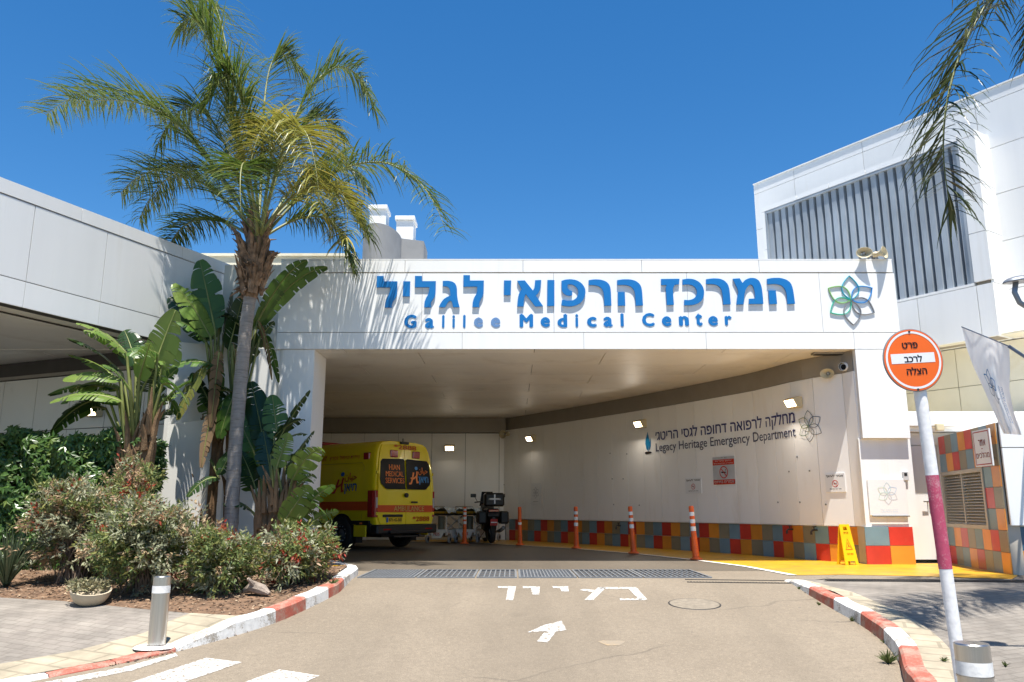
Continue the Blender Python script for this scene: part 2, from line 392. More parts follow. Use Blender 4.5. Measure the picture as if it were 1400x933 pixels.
# ------------------------------------------------------------------ ground
def asphalt(name, ca, cb, spot, rough=0.85):
    m, nt, N, L, P = _nodes(name)
    tc = N.new('ShaderNodeTexCoord'); O = tc.outputs['Object']
    def noise(sc, det=6, ro=0.6):
        n = N.new('ShaderNodeTexNoise'); n.inputs['Scale'].default_value = sc; n.inputs['Detail'].default_value = det; n.inputs['Roughness'].default_value = ro
        L.new(O, n.inputs['Vector']); return n.outputs['Fac']
    def mix(f, a, b):
        x = N.new('ShaderNodeMix'); x.data_type = 'RGBA'
        L.new(f, x.inputs['Factor'])
        for k, q in (('A', a), ('B', b)):
            if isinstance(q, tuple): x.inputs[k].default_value = (*q, 1)
            else: L.new(q, x.inputs[k])
        return x.outputs['Result']
    def rng(f, a, b, c=0.0, d=1.0):
        x = N.new('ShaderNodeMapRange'); x.inputs['From Min'].default_value = a; x.inputs['From Max'].default_value = b
        x.inputs['To Min'].default_value = c; x.inputs['To Max'].default_value = d
        L.new(f, x.inputs['Value']); return x.outputs['Result']
    base = mix(rng(noise(0.5, 8), 0.35, 0.65), ca, cb)
    base = mix(rng(noise(2.5, 8, 0.7), 0.52, 0.8, 0, 0.5), base, spot)
    base = mix(rng(noise(16, 5, 0.7), 0.42, 0.68, 0, 0.6), base, tuple(c * 0.78 for c in ca))
    base = mix(rng(noise(34, 4, 0.7), 0.52, 0.7, 0, 0.7), base, tuple(min(1, c * 1.25) for c in cb))
    # darker wheel lanes along the drive, drips and a few hair cracks
    mpt = N.new('ShaderNodeMapping'); mpt.inputs['Scale'].default_value = (1.3, .12, 1); L.new(O, mpt.inputs['Vector'])
    nt_ = N.new('ShaderNodeTexNoise'); nt_.inputs['Scale'].default_value = 1.0; nt_.inputs['Detail'].default_value = 6; L.new(mpt.outputs['Vector'], nt_.inputs['Vector'])
    base = mix(rng(nt_.outputs['Fac'], 0.48, 0.68, 0, 0.42), base, tuple(c * 0.66 for c in ca))
    v3 = N.new('ShaderNodeTexVoronoi'); v3.inputs['Scale'].default_value = .55; v3.feature = 'DISTANCE_TO_EDGE'
    wv = N.new('ShaderNodeMix'); wv.data_type = 'RGBA'; wv.inputs['Factor'].default_value = .22; L.new(O, wv.inputs['A'])
    nw = N.new('ShaderNodeTexNoise'); nw.inputs['Scale'].default_value = 1.6; nw.inputs['Detail'].default_value = 8; L.new(O, nw.inputs['Vector']); L.new(nw.outputs['Color'], wv.inputs['B'])
    L.new(wv.outputs['Result'], v3.inputs['Vector'])
    crk = N.new('ShaderNodeMath'); crk.operation = 'MULTIPLY'; L.new(rng(v3.outputs['Distance'], .002, .007, .6, 0), crk.inputs[0]); L.new(rng(noise(.35, 3), .5, .6), crk.inputs[1])
    base = mix(crk.outputs[0], base, (.06, .05, .04))
    v4 = N.new('ShaderNodeTexVoronoi'); v4.inputs['Scale'].default_value = .9; L.new(O, v4.inputs['Vector'])
    base = mix(rng(v4.outputs['Distance'], .03, .11, .3, 0), base, tuple(c * .5 for c in ca))
    fine = noise(110, 3, 0.6)
    vor = N.new('ShaderNodeTexVoronoi'); vor.inputs['Scale'].default_value = 75; L.new(O, vor.inputs['Vector'])
    base = mix(rng(fine, 0.48, 0.7, 0, 0.75), base, tuple(c * 0.55 for c in ca))
    base = mix(rng(vor.outputs['Distance'], 0.0, 0.3, 0.6, 0), base, tuple(min(1, c * 1.6) for c in cb))
    # sparse dark specks of tar and gum
    v2 = N.new('ShaderNodeTexVoronoi'); v2.inputs['Scale'].default_value = 1.7; L.new(O, v2.inputs['Vector'])
    base = mix(rng(v2.outputs['Distance'], 0.012, 0.04, 0.75, 0), base, (0.09, 0.08, 0.07))
    L.new(base, P.inputs['Base Color']); P.inputs['Roughness'].default_value = rough
    bp = N.new('ShaderNodeBump'); bp.inputs['Strength'].default_value = 0.5; bp.inputs['Distance'].default_value = 0.006
    L.new(vor.outputs['Distance'], bp.inputs['Height']); L.new(bp.outputs['Normal'], P.inputs['Normal'])
    MATS[name] = m; return m
def pavers(name, c1, c2, mortar, scale, rot=0.0):
    m, nt, N, L, P = _nodes(name)
    tc = N.new('ShaderNodeTexCoord'); mp = N.new('ShaderNodeMapping'); mp.inputs['Rotation'].default_value = (0, 0, rot)
    L.new(tc.outputs['Object'], mp.inputs['Vector'])
    b = N.new('ShaderNodeTexBrick'); b.inputs['Scale'].default_value = scale; b.inputs['Mortar Size'].default_value = 0.018
    b.inputs['Color1'].default_value = (*c1, 1); b.inputs['Color2'].default_value = (*c2, 1); b.inputs['Mortar'].default_value = (*mortar, 1)
    L.new(mp.outputs['Vector'], b.inputs['Vector'])
    n = N.new('ShaderNodeTexNoise'); n.inputs['Scale'].default_value = 2.2; n.inputs['Detail'].default_value = 10; n.inputs['Roughness'].default_value = 0.7
    L.new(tc.outputs['Object'], n.inputs['Vector'])
    r = N.new('ShaderNodeMapRange'); r.inputs['From Min'].default_value = 0.3; r.inputs['From Max'].default_value = 0.75; r.inputs['To Min'].default_value = 0.62; r.inputs['To Max'].default_value = 1.25
    L.new(n.outputs['Fac'], r.inputs['Value'])
    h = N.new('ShaderNodeHueSaturation'); L.new(b.outputs['Color'], h.inputs['Color']); L.new(r.outputs['Result'], h.inputs['Value'])
    L.new(h.outputs['Color'], P.inputs['Base Color']); P.inputs['Roughness'].default_value = 0.85
    bp = N.new('ShaderNodeBump'); bp.inputs['Strength'].default_value = 0.4; bp.inputs['Distance'].default_value = 0.008; bp.invert = True
    L.new(b.outputs['Fac'], bp.inputs['Height']); L.new(bp.outputs['Normal'], P.inputs['Normal'])
    MATS[name] = m; return m
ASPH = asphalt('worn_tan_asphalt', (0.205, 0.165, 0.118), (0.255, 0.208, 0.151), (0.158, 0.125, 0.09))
FLOORM = asphalt('smooth_shaded_asphalt', (0.115, 0.094, 0.07), (0.14, 0.115, 0.086), (0.085, 0.07, 0.054), 0.55)  # smoother copy of the drive asphalt, darkened to carry the shade under the canopy
PAVE = pavers('grey_pavers', (0.235, 0.205, 0.175), (0.265, 0.235, 0.2), (0.195, 0.17, 0.14), 2.6, R(18))
PAVER = pavers('dark_pavers', (0.20, 0.175, 0.148), (0.23, 0.205, 0.175), (0.165, 0.145, 0.12), 2.6, R(-20))
BEIGE = pavers('beige_edge_pavers', (0.37, 0.315, 0.225), (0.40, 0.34, 0.245), (0.28, 0.24, 0.17), 1.1, R(22))
SOIL = mat('mulched_soil', (0.16, 0.095, 0.055), 0.95, var=0.45, scale=9, bump=1.0, bscale=35, dirt=(0.27, 0.18, 0.11), dscale=14)
YELF = mat('yellow_floor_paint', (0.56, 0.30, 0.014), 0.38, var=0.14, scale=3.5, dirt=(0.27, 0.19, 0.07), dscale=2.6, dlow=0.52, dhigh=0.8)
KW = worn('kerb_white_paint', (0.72, 0.71, 0.68), (0.30, 0.26, 0.21), 0.38, 0.50, 6)
KR = worn('kerb_red_paint', (0.40, 0.095, 0.06), (0.36, 0.25, 0.19), 0.36, 0.56, 6)
KG = mat('kerb_concrete', (0.40, 0.36, 0.29), 0.9, var=0.2, scale=8, bump=0.3)
RMARK = worn('worn_road_paint', (0.6, 0.585, 0.56), (0.215, 0.175, 0.127), 0.41, 0.55, 30)

def clip(pts, axis_val, keep_above):
    out = []
    n = len(pts)
    for i in range(n):
        a, b = pts[i], pts[(i + 1) % n]
        ia, ib = (a[1] >= axis_val) == keep_above, (b[1] >= axis_val) == keep_above
        if ia: out.append(a)
        if ia != ib:
            t = (axis_val - a[1]) / (b[1] - a[1]); out.append((a[0] + (b[0] - a[0]) * t, axis_val))
    return out
def sheet(mb, xy, up, mi=None):
    """polygon lying on the ground surface, raised by up (number or function of y)"""
    fn = up if callable(up) else (lambda y: up)
    cuts = [-1e6, 4.4, 7.7, 8.6, YK, 1e6]
    for c0, c1 in zip(cuts[:-1], cuts[1:]):
        p = clip(clip(xy, c0, True), c1, False)
        if len(p) >= 3: mb.poly([(x, y, gz(y) + fn(y)) for x, y in p], mi)
def pxy(*uv, up=0.0): return [(lambda p: (p.x, p.y))(at_g(u, v, up)) for u, v in uv]

mb = MB(); sheet(mb, [(-150, -60), (150, -60), (150, 220), (-150, 220)], 0.0)
struct(mb.build('ground', mat('plain_asphalt', (.085, .08, .075), .9, var=.15, scale=4)))  # ground out of view, kept dark so less light bounces onto the fascia
mb = MB(); sheet(mb, [(-9, 0.5), (9, 0.5), (9, 12.64), (-9, 12.64)], 0.003); struct(mb.build('driveway', ASPH))
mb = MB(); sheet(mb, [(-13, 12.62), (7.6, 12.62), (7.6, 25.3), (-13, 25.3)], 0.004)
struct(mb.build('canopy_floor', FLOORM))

# the curved wall in plan: x as a function of y
def wx(y):
    t = y - 14.5; x = 5.99 - 0.443 * t - 0.0129 * t * t
    if y >= 15.0: return x - (.11 * (1 + math.cos(math.pi * (y - 15.0) / 1.8)) if y < 16.8 else 0)   # near end given a flare so that a patch of sun falls on it
    return x - (.06 + .16 * max(0.0, (y - 14.35) / .65))
def wn(y):
    d = (wx(y + .02) - wx(y - .02)) / .04; n = Vector((-1.0, d, 0)); return n.normalized()
def wt(y):
    d = (wx(y + .02) - wx(y - .02)) / .04; return Vector((d, 1.0, 0)).normalized()
def on_wall(u, v, off=0.0):
    d = ray(u, v); lo, hi = 13.0, 26.0
    f = lambda y: d.x / d.y * y - wx(y)
    for _ in range(50):
        m_ = (lo + hi) / 2
        if f(lo) * f(m_) <= 0: hi = m_
        else: lo = m_
    y = lo; return Vector((wx(y), y, CAMZ + d.z / d.y * y)) + wn(y) * off
YEND = 25.2

# yellow walkway and its white edge line
edge = pxy((560, 741), (640, 742), (711, 746.5), (788, 751), (866, 757.5), (951, 766.5), (1020, 775.5), (1085, 787.5))
inner = [(wx(y) + 0.02, y) for y in (14.3, 15.5, 17, 18.5, 20, 21.5, 23, 24.4, 25.1)]
mb = MB()
far = [(edge[0][0], 25.15)]
quad_in = inner[::-1]
sheet(mb, edge + pxy((1150, 786.5), (1270, 789), (1384, 793)) + [(7.3, 12.0), (7.6, 14.3)] + inner + far, 0.008)
struct(mb.build('yellow_walkway', YELF))
mb = MB()
lw = 0.055
for (a, b) in zip(edge[:-1], edge[1:]):
    d = Vector((b[0] - a[0], b[1] - a[1], 0)).normalized(); n = Vector((-d.y, d.x, 0)) * lw
    sheet(mb, [(a[0] - n.x, a[1] - n.y), (b[0] - n.x, b[1] - n.y), (b[0] + n.x, b[1] + n.y), (a[0] + n.x, a[1] + n.y)], 0.012)
struct(mb.build('white_edge_line', worn('line_paint', (0.72, 0.7, 0.66), (0.35, 0.29, 0.2), 0.36, 0.46)))

# left side: kerb, edge pavers, pavement, bed
def spline(pts, per=5):
    P = [Vector(p) for p in pts]; out = []
    for i in range(len(P) - 1):
        p0, p1, p2, p3 = P[max(i - 1, 0)], P[i], P[i + 1], P[min(i + 2, len(P) - 1)]
        for k in range(per):
            t = k / per
            out.append(0.5 * ((2 * p1) + (p2 - p0) * t + (2 * p0 - 5 * p1 + 4 * p2 - p3) * t * t + (3 * p1 - p0 - 3 * p2 + p3) * t ** 3))
    out.append(P[-1]); return out
def kerb(name, pts, cols, hs, side, width=0.16, per=4):
    """pts on the ground along the road edge; cols/hs per span; side +1: body lies left of the way along pts"""
    P = spline([(x, y, 0) for x, y in pts], per); mb = MB(); secs = []
    for i, p in enumerate(P):
        d = (P[min(i + 1, len(P) - 1)] - P[max(i - 1, 0)]).normalized(); n = Vector((-d.y, d.x, 0)) * side
        k = min(i / per, len(pts) - 1.0); j = int(k); j2 = min(j + 1, len(hs) - 1); h = hs[j] + (hs[j2] - hs[j]) * (k - j)
        h += 0.004 * math.sin(i * 1.7)
        z = gz(p.y)
        secs.append([Vector((p.x, p.y, z - 0.05)), Vector((p.x + n.x * .012, p.y + n.y * .012, z + h - .02)), Vector((p.x + n.x * .035, p.y + n.y * .035, z + h)),
                     Vector((p.x + n.x * width, p.y + n.y * width, z + h)), Vector((p.x + n.x * width, p.y + n.y * width, z - 0.05))])
    for i in range(len(P) - 1):
        a, b = secs[i], secs[i + 1]; c = cols[min(i // per, len(cols) - 1)]
        if i % per == 0 and i: # joint between kerb stones
            a = [q + (secs[i + 1][k] - q).normalized() * 0.008 for k, q in enumerate(a)]
        for k in range(4): mb.add([a[k], a[k + 1], b[k + 1], b[k]], [(0, 1, 2, 3)], c)
        mb.poly(a, c); mb.poly(b, c)
    return struct(mb.build(name, [KW, KR, KG]))
klp = pxy((440, 772), (489, 783), (471, 804), (450, 818.5), (419, 834), (378, 852), (322, 870), (242, 892), (160, 910), (68, 928), (-60, 952), (-190, 976))
kerb('kerb', klp, [0, 0, 1, 0, 1, 0, 0, 1, 1, 0, 1], [.10, .10, .12, .13, .14, .14, .14, .05, .03, .03, .03, .03], -1)
krp = pxy((1070, 795), (1082, 799), (1105, 814), (1139, 834), (1176, 855.6), (1207.6, 879), (1228, 905), (1236, 935))
krp += [(krp[-1][0] + (krp[-1][0] - krp[-2][0]) * .7, krp[-1][1] + (krp[-1][1] - krp[-2][1]) * .9), (krp[-1][0] - .75, 5.3), (krp[-1][0] - 1.0, 4.3), (krp[-1][0] - 1.2, 3.2)]
kerb('kerb', krp, [0, 0, 1, 0, 1, 0, 1, 1, 0, 1, 0], [.01, .05, .10, .13, .14, .14, .14, .14, .14, .14, .14, .14], 1)
UPL = lambda y: 0.10
def off_path(pts, d, side):
    P = [Vector((x, y, 0)) for x, y in pts]; out = []
    for i, p in enumerate(P):
        t = (P[min(i + 1, len(P) - 1)] - P[max(i - 1, 0)]).normalized(); n = Vector((-t.y, t.x, 0)) * side * d
        out.append((p.x + n.x, p.y + n.y))
    return out
kin = off_path(klp, 0.15, -1)
kin_s = off_path([tuple(p)[:2] for p in spline([(x, y, 0) for x, y in klp], 4)], 0.15, -1)
bed_pts = pxy((322, 842), (261, 838.5), (197, 833), (87, 822), (0, 817), up=0.1)
bed = [(-2.95, 12.4), kin[1], kin[2], kin[3], kin[4], kin[5]] + bed_pts + [(-14, bed_pts[-1][1] + 0.3), (-14, 16), (-3.3, 14.6), (-3.3, 13.0)]
mb = MB(); sheet(mb, bed, 0.10); struct(mb.build('planting_bed', SOIL))
strip_in = pxy((0, 903), (100, 886), (197, 867), up=0.05) + [bed_pts[1]]
st_up = lambda y: 0.022 + 0.08 * max(0, min(1, (y - 7.7) / 0.9))
mb = MB(); sheet(mb, kin_s[20:45] + [(kin[11][0] - 0.5, kin[11][1] + 0.6)] + strip_in + [bed_pts[0]], st_up)
struct(mb.build('edge_paving', BEIGE))
mb = MB(); sheet(mb, [strip_in[3], strip_in[2], strip_in[1], strip_in[0], (kin[11][0] - 0.5, kin[11][1] + 0.6), (-30, 2), (-30, bed_pts[-1][1] + .3), (-14, bed_pts[-1][1] + .3)] + bed_pts[::-1][0:4], lambda y: st_up(y) - 0.003)
struct(mb.build('pavement', PAVE))
# yellow painted tip of the island
mb = MB(); sheet(mb, [kin[1], (-2.95, 12.4), (-3.25, 13.2), (-3.6, 13.0), (-3.1, 11.7)], 0.106); struct(mb.build('yellow_island_paint', YELF))
# right side pavement
UPR = lambda y: 0.13 * max(0.0, min(1.0, (11.3 - y) / 1.6)) + 0.003
kir = off_path(krp, 0.15, 1); kst = off_path(krp, 0.42, 1)
def strips(mb, A, B, up):
    for (a, a2, b, b2) in zip(A[:-1], A[1:], B[:-1], B[1:]): mb.poly([(p[0], p[1], gz(p[1]) + up(p[1])) for p in (a, a2, b2, b)])
ka = [tuple(p)[:2] for p in spline([(x, y, 0) for x, y in kir])]; kb = [tuple(p)[:2] for p in spline([(x, y, 0) for x, y in kst])]
kb = [(a[0] + (b[0] - a[0]) * min(1, .15 + i / 22), a[1] + (b[1] - a[1]) * min(1, .15 + i / 22)) for i, (a, b) in enumerate(zip(ka, kb))]
mb = MB(); strips(mb, ka, kb, UPR); struct(mb.build('edge_paving', BEIGE))
kc = [(20.0, y) for x, y in kb]; kc[0] = (20, YK + .05)
mb = MB()
cols_ = [0, .02, .05, .1, .2, .4, 1]
for s0, s1 in zip(cols_[:-1], cols_[1:]):
    A = [(b[0] + (c[0] - b[0]) * s0, b[1] + (c[1] - b[1]) * s0) for b, c in zip(kb, kc)]; B = [(b[0] + (c[0] - b[0]) * s1, b[1] + (c[1] - b[1]) * s1) for b, c in zip(kb, kc)]
    strips(mb, A, B, lambda y: UPR(y) - 0.002)
struct(mb.build('pavement', PAVER))

# road markings
def px_shape(mb, org, sc, pts, up=0.006):
    sheet(mb, pxy(*[(org[0] + x / sc, org[1] + y / sc) for x, y in pts]), up)
mb = MB(); O6, S6 = (640, 780), 5.0
for sh in ([(203, 112), (328, 112), (326, 124), (205, 124)], [(272, 124), (326, 124), (308, 208), (258, 205)],
           [(372, 112), (490, 114), (490, 126), (376, 124)], [(428, 124), (490, 126), (486, 168), (440, 170)],
           [(574, 112), (684, 112), (688, 148), (640, 148), (628, 124), (580, 124)],
           [(890, 118), (1150, 118), (1166, 132), (905, 131)], [(890, 118), (945, 120), (855, 206), (795, 206)],
           [(1098, 131), (1160, 131), (1228, 206), (1172, 206)], [(1035, 196), (1190, 196), (1192, 207), (1040, 207)],
           [(762, 138), (790, 130), (866, 138), (850, 152)]):
    px_shape(mb, O6, S6, sh)
struct(mb.build('road_lettering', RMARK))
mb = MB()
px_shape(mb, O6, S6, [(405, 428), (520, 378), (640, 348), (672, 412), (590, 426), (500, 422)]); px_shape(mb, O6, S6, [(468, 490), (520, 430), (598, 427), (545, 496)])
struct(mb.build('road_arrow', worn('worn_arrow_paint', (0.6, 0.585, 0.56), (0.215, 0.175, 0.127), 0.42, 0.56, 26)))
mb = MB()
sheet(mb, pxy((130, 950), (282, 900.5), (331, 906.5), (205, 950)), 0.006)
sheet(mb, pxy((300, 950), (337, 933), (382, 916.5), (437, 925), (380, 950)), 0.006)
sheet(mb, pxy((0, 950), (60, 934), (170, 913), (240, 894), (243, 898), (180, 918), (100, 934), (60, 950)), 0.006)
struct(mb.build('crosswalk_stripes', RMARK))
mb = MB(); c = at_g(837, 880); 
sheet(mb, [(c.x + .11 * math.cos(a) * (1 + .3 * math.sin(3 * a)), c.y + .12 * math.sin(a) * (1 + .3 * math.cos(2 * a))) for a in [k * .45 for k in range(14)]], 0.005)
struct(mb.build('sand_patch', worn('spilt_sand', (0.36, 0.26, 0.15), (0.25, 0.205, 0.15), .47, .62, 9)))

# ------------------------------------------------------------------ entrance canopy (portal)
YP = 14.0
def X(u, v, Y=YP): return at_y(u, v, Y).x
def Z(v, Y=YP): return at_y(700, v, Y).z
ZT, ZC, ZS, ZB = Z(356.5), Z(373.5), Z(455), Z(478)
XL, XC0, XC1, XR = -4.18, -3.5, 6.07, 6.9
portal = thing('entrance_canopy', 'white panelled entrance canopy carrying blue letters over a deep covered driveway', 'building', (1.3, YP, F))
ux, uz, nn = (1, 0, 0), (0, 0, 1), (0, -1, 0)
mb = MB(); cu = [XL] + [X(u, 365) for u in (554, 715, 877, 1037)] + [XR - .02]
panels(mb, (0, YP - .03, 0), ux, uz, nn, cu, [ZC + .006, ZT], 0.008, 0.05)
panels(mb, (0, YP - .03, 0), ux, uz, nn, [XL] + [X(u, 420) for u in (577, 757, 940, 1122)] + [XR], [ZS, ZC - .012], 0.006, 0.03)
panels(mb, (0, YP - .03, 0), ux, uz, nn, [XL] + [X(u, 468) for u in (632, 798, 965)] + [XC1, XR], [ZB, ZS - .006], 0.006, 0.03)
mb.build('fascia_panel', WHITE, portal)
mb = MB(); mb.box(XL + .01, XR - .01, YP + .002, YP + .35, ZB + .012, ZT - .01); mb.build('fascia_backing', SEAMT, portal)
mb = MB(); mb.box(XL, XR - .02, YP - .032, YP + .5, ZT + .002, ZT + .02); mb.build('coping', WHITE, portal)
mb = MB(); mb.box(-13, 6.85, YP + .36, 26.0, ZB + .25, ZB + .55); mb.build('roof', GREYP, portal)
mb = MB()   # the soffit boards: long planks with open joints
ys = [YP + .03] + [YP + .35 + 1.22 * k for k in range(10)]
for i, (a, b) in enumerate(zip(ys[:-1], ys[1:])):
    xs = [-13] + [-9.8 + (1.3 if i % 2 else 0) + 3.4 * k for k in range(5)] + [6.85]
    for c0, c1 in zip(xs[:-1], xs[1:]): mb.box(c0 + .007, c1 - .007, a + .008, b - .008, ZB + .004, ZB + .04)
mb.build('soffit', SOFFIT, portal)
mb = MB(); mb.box(-13, 6.85, YP + .36, 26.0, ZB + .05, ZB + .2); mb.build('ceiling_void', TAUPE, portal)
zm = Z(599.5)
mb = MB()   # right column, the upper part standing proud of the service panel below
panels(mb, (0, YP - .03, 0), ux, uz, nn, [XC1, XR], [zm, ZB - .006], 0.004, 0.03)
mb.box(XC1 + .01, XR - .005, YP + .004, YP + .55, zm + .002, ZB + .011)
mb.build('column', WHITE, portal)
mb = MB()
mb.box(X(1176, 601), X(1247, 601), YP + .075, YP + .5, Z(720.5, YP + .06), zm - .002); mb.build('lower_column_panel', WHITE, portal)
def tiles(mb, o, u, w, n, nu, nw, size, start, sizeh=None, gap=0.006, t=0.012, pick=None, skip=None):
    o, u, w, n = Vector(o), Vector(u), Vector(w), Vector(n); sh = sizeh or size
    for i in range(nu):
        for j in range(nw):
            if skip and skip(i, j): continue
            c = pick(i, j) if pick else (start + i + (1 if j == 0 else 0)) % 4
            mb.obox(o + u * (i * size + gap / 2) + w * (j * sh + gap / 2), u * (size - gap), n * -t, w * (sh - gap), c)
xb0, xb1 = X(1188, 773), X(1255, 775); zb = Z(720, YP + .06)
mb = MB(); tiles(mb, (xb0, YP + .05, F), ux, uz, nn, 2, 2, (xb1 - xb0) / 2, 0, (zb - F) / 2 - .002, pick=lambda i, j: ((0, 1), (3, 0))[1 - (1 - j)][i])
mb.box(xb0 + .01, xb1 - .005, YP + .063, YP + .5, F + .002, zb - .004, 4)
mb.build('column_tile_base', TILES, portal)
# left column, with a rounded corner towards the garden
mb = MB(); 
prof = [(XC0, YP + .0)] + [(XL + .16 - .16 * math.sin(a), YP + .16 - .16 * math.cos(a)) for a in [k * math.pi / 12 for k in range(7)]] + [(XL, YP + .9), (XC0, YP + .9)]
mb.prism([(x, y, F) for x, y in prof], (0, 0, ZB - F - .004)); mb.build('column', WHITE, portal, smooth=False)
mb = MB(); prof2 = [(XC0, YP + .001), (XC0, YP + .9)]
mb = MB(); mb.box(XL - 1.1, XL - .006, YP + .2, YP + .34, ZB + .004, ZT - .02); mb.build('side_infill', GREYP, portal)
# left end of the fascia returns into the garden side
mb = MB(); mb.box(XL - .004, XL + .05, YP + .04, YP + 2.6, ZB - .3, ZT - .003); mb.build('fascia_return', WHITE, portal)

# ------------------------------------------------------------------ curved wall
cw = thing('curved_wall', 'long curved white panelled wall with a chequered tile base beside the yellow walkway', 'wall', (3.2, 20, F))
ZH = 4.0; ZWB = 1.31
def wpt(y, z, off=0.0):
    p = Vector((wx(y), y, z)) + wn(y) * off; return p
# panel edges every ~0.62 m along the wall
ysw = [14.37]
while ysw[-1] < YEND - .3: ysw.append(ysw[-1] + 0.62 * wt(ysw[-1]).y)
ysw[-1] = YEND
mb = MB()
for a, b in zip(ysw[:-1], ysw[1:]):
    e = 0.004
    off = 0.02 + 0.002 * ((int(a * 10)) % 2)
    p = [wpt(a + e, ZWB, 0.02), wpt(b - e, ZWB, 0.02), wpt(b - e, ZWB, -.02), wpt(a + e, ZWB, -.02)]
    q = [Vector((t.x, t.y, ZH)) for t in p]; mb.hexa(p + q)
mb.build('wall_cladding', WHITE_W, cw)
mb = MB(); n_ = 48
for k in range(n_):
    a = 14.4 + (YEND - 14.4) * k / n_; b = 14.4 + (YEND - 14.4) * (k + 1) / n_
    p = [wpt(a, F, -.05), wpt(b, F, -.05), wpt(b, F, -.3), wpt(a, F, -.3)]; mb.hexa(p + [Vector((t.x, t.y, ZB + .003)) for t in p])
mb.build('wall_core', WHITE_W, cw)
mb = MB()
for k in range(n_):
    a = 14.12 + (YEND - 14.12) * k / n_; b = 14.12 + (YEND - 14.12) * (k + 1) / n_
    p = [wpt(a, ZH + .006, .045), wpt(b, ZH + .006, .045), wpt(b, ZH + .006, -.04), wpt(a, ZH + .006, -.04)]
    mb.hexa(p + [Vector((t.x, t.y, ZB + .002)) for t in p])
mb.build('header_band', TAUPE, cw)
# flat reveal closing the wall onto the column
mb = MB(); r0 = wpt(14.37, 0, .02)
mb.hexa([(r0.x, r0.y, ZWB), (6.05, YP + .09, ZWB), (6.15, YP + .09, ZWB), (r0.x + .15, r0.y, ZWB), (r0.x, r0.y - .003, ZH), (6.055, YP + .09, ZH), (6.15, YP + .09, ZH), (r0.x + .15, r0.y - .003, ZH)])
mb.build('reveal_panel', WHITE_W, cw)
mb = MB(); y = 14.28; i = 0; tw = 0.318; th = (ZWB - .012 - F) / 2
ytile = [y]
while ytile[-1] < YEND - .2: ytile.append(ytile[-1] + tw * wt(ytile[-1]).y)
# tiles counted from the column inwards: orange, red, blue, olive ...
for i, (a, b) in enumerate(zip(ytile[:-1], ytile[1:])):
    for j in range(2):
        c = (1 - i + (1 if j == 0 else 0)) % 4
        g = .003
        p = [wpt(a + g, F + j * th + g, -.03), wpt(b - g, F + j * th + g, -.03), wpt(b - g, F + j * th + g, -.045), wpt(a + g, F + j * th + g, -.045)]
        mb.hexa(p + [Vector((t.x, t.y, F + (j + 1) * th - g)) for t in p], c)
q0 = wpt(14.28, F, -.03)
for j, c in ((0, 0), (1, 2)):
    mb.hexa([(q0.x, 14.276, F + j * th + .003), (xb0 - .003, YP + .054, F + j * th + .003), (xb0 + .05, YP + .06, F + j * th + .003), (q0.x + .05, 14.28, F + j * th + .003),
             (q0.x, 14.276, F + (j + 1) * th - .003), (xb0 - .003, YP + .054, F + (j + 1) * th - .003), (xb0 + .05, YP + .06, F + (j + 1) * th - .003), (q0.x + .05, 14.28, F + (j + 1) * th - .003)], c)
mb.build('tile_base', TILES, cw)
mb = MB()   # bolts and little fixing holes left in the panels
for (u, v) in ((838, 655), (853, 655), (1080, 645), (1108, 644), (1065, 687), (1095, 687), (1091, 625), (840, 690), (875, 691), (835, 620), (858, 621), (690, 663), (1130, 690)):
    p = on_wall(u, v, .02); mb.lathe([(.017, 0), (.014, .01), (.0, .011)], p, wn(p.y), 8)
mb.build('fixing_bolt', STEELD, cw)

# rear wall of the driveway
rw = thing('rear_wall', 'flat white panelled wall closing the far end of the covered driveway', 'wall', (-4, YEND, F))
mb = MB(); us = [-13 + 1.05 * k for k in range(13)] + [-.2]
panels(mb, (0, YEND, 0), ux, uz, nn, us, [F, 3.92], .012, .03); mb.build('wall_cladding', WHITE_W, rw)
mb = MB(); mb.box(-13, .2, YEND + .04, YEND + .3, F, ZB + .003); mb.build('wall_core', DARK, rw)
mb = MB(); mb.box(-13, -.2, YEND - .35, YEND + .03, 3.93, ZB - .002); mb.build('header_beam', TAUPE, rw)
sw = thing('garage_side_wall', 'plain white side wall in the dark depth of the covered driveway', 'wall', (-13, 20, F))
mb = MB(); mb.box(-13.3, -13.02, 14.5, 26, F, ZB + .004); mb.build('wall_face', WHITE_W, sw)

# ------------------------------------------------------------------ left wing
lw_ = thing('left_wing', 'low white panelled building wing with a shaded underside running in from the left', 'building', (-6.5, 12, F))
P0 = Vector((-5.62, 13.85, 0)); DW = Vector((-.4, -.917, 0)).normalized(); NW = Vector((.917, -.4, 0)).normalized(); BW = Vector((-.917, .4, 0)).normalized()
def wing_t(u, v):
    p = at_plane(u, v, P0, NW); return (p - P0).dot(DW), p.z
mb = MB(); us = [-2.2] + sorted([wing_t(u, v)[0] for u, v in ((220, 410), (142, 370), (42, 335))]) + [5.4, 7.4, 9.4, 11.4]
zA, zB_, zC_, zD = ZB, wing_t(100, 403)[1], wing_t(100, 300)[1], wing_t(100, 280)[1]
panels(mb, P0, DW, uz, NW, us, [zA, zB_], .008, .03); panels(mb, P0, DW, uz, NW, us, [zB_ + .004, zC_], .012, .03)
panels(mb, P0 + NW * .006, DW, uz, NW, [-2.2, .4, 2.4, 5.6, 8.8, 11.4], [zC_ + .008, zD], .008, .08)
mb.build('fascia_panel', WHITE, lw_)
mb = MB(); mb.obox(P0 - NW * .035 + DW * -2.19 + Vector((0, 0, zA + .01)), DW * 13.5, NW * -.2, (0, 0, zD - zA - .02)); mb.build('fascia_backing', DARK, lw_)
mb = MB(); mb.obox(P0 - NW * .04 + DW * -1 + Vector((0, 0, zA + .012)), DW * 12.3, NW * -7, (0, 0, .05)); mb.build('soffit', SOFFIT, lw_)
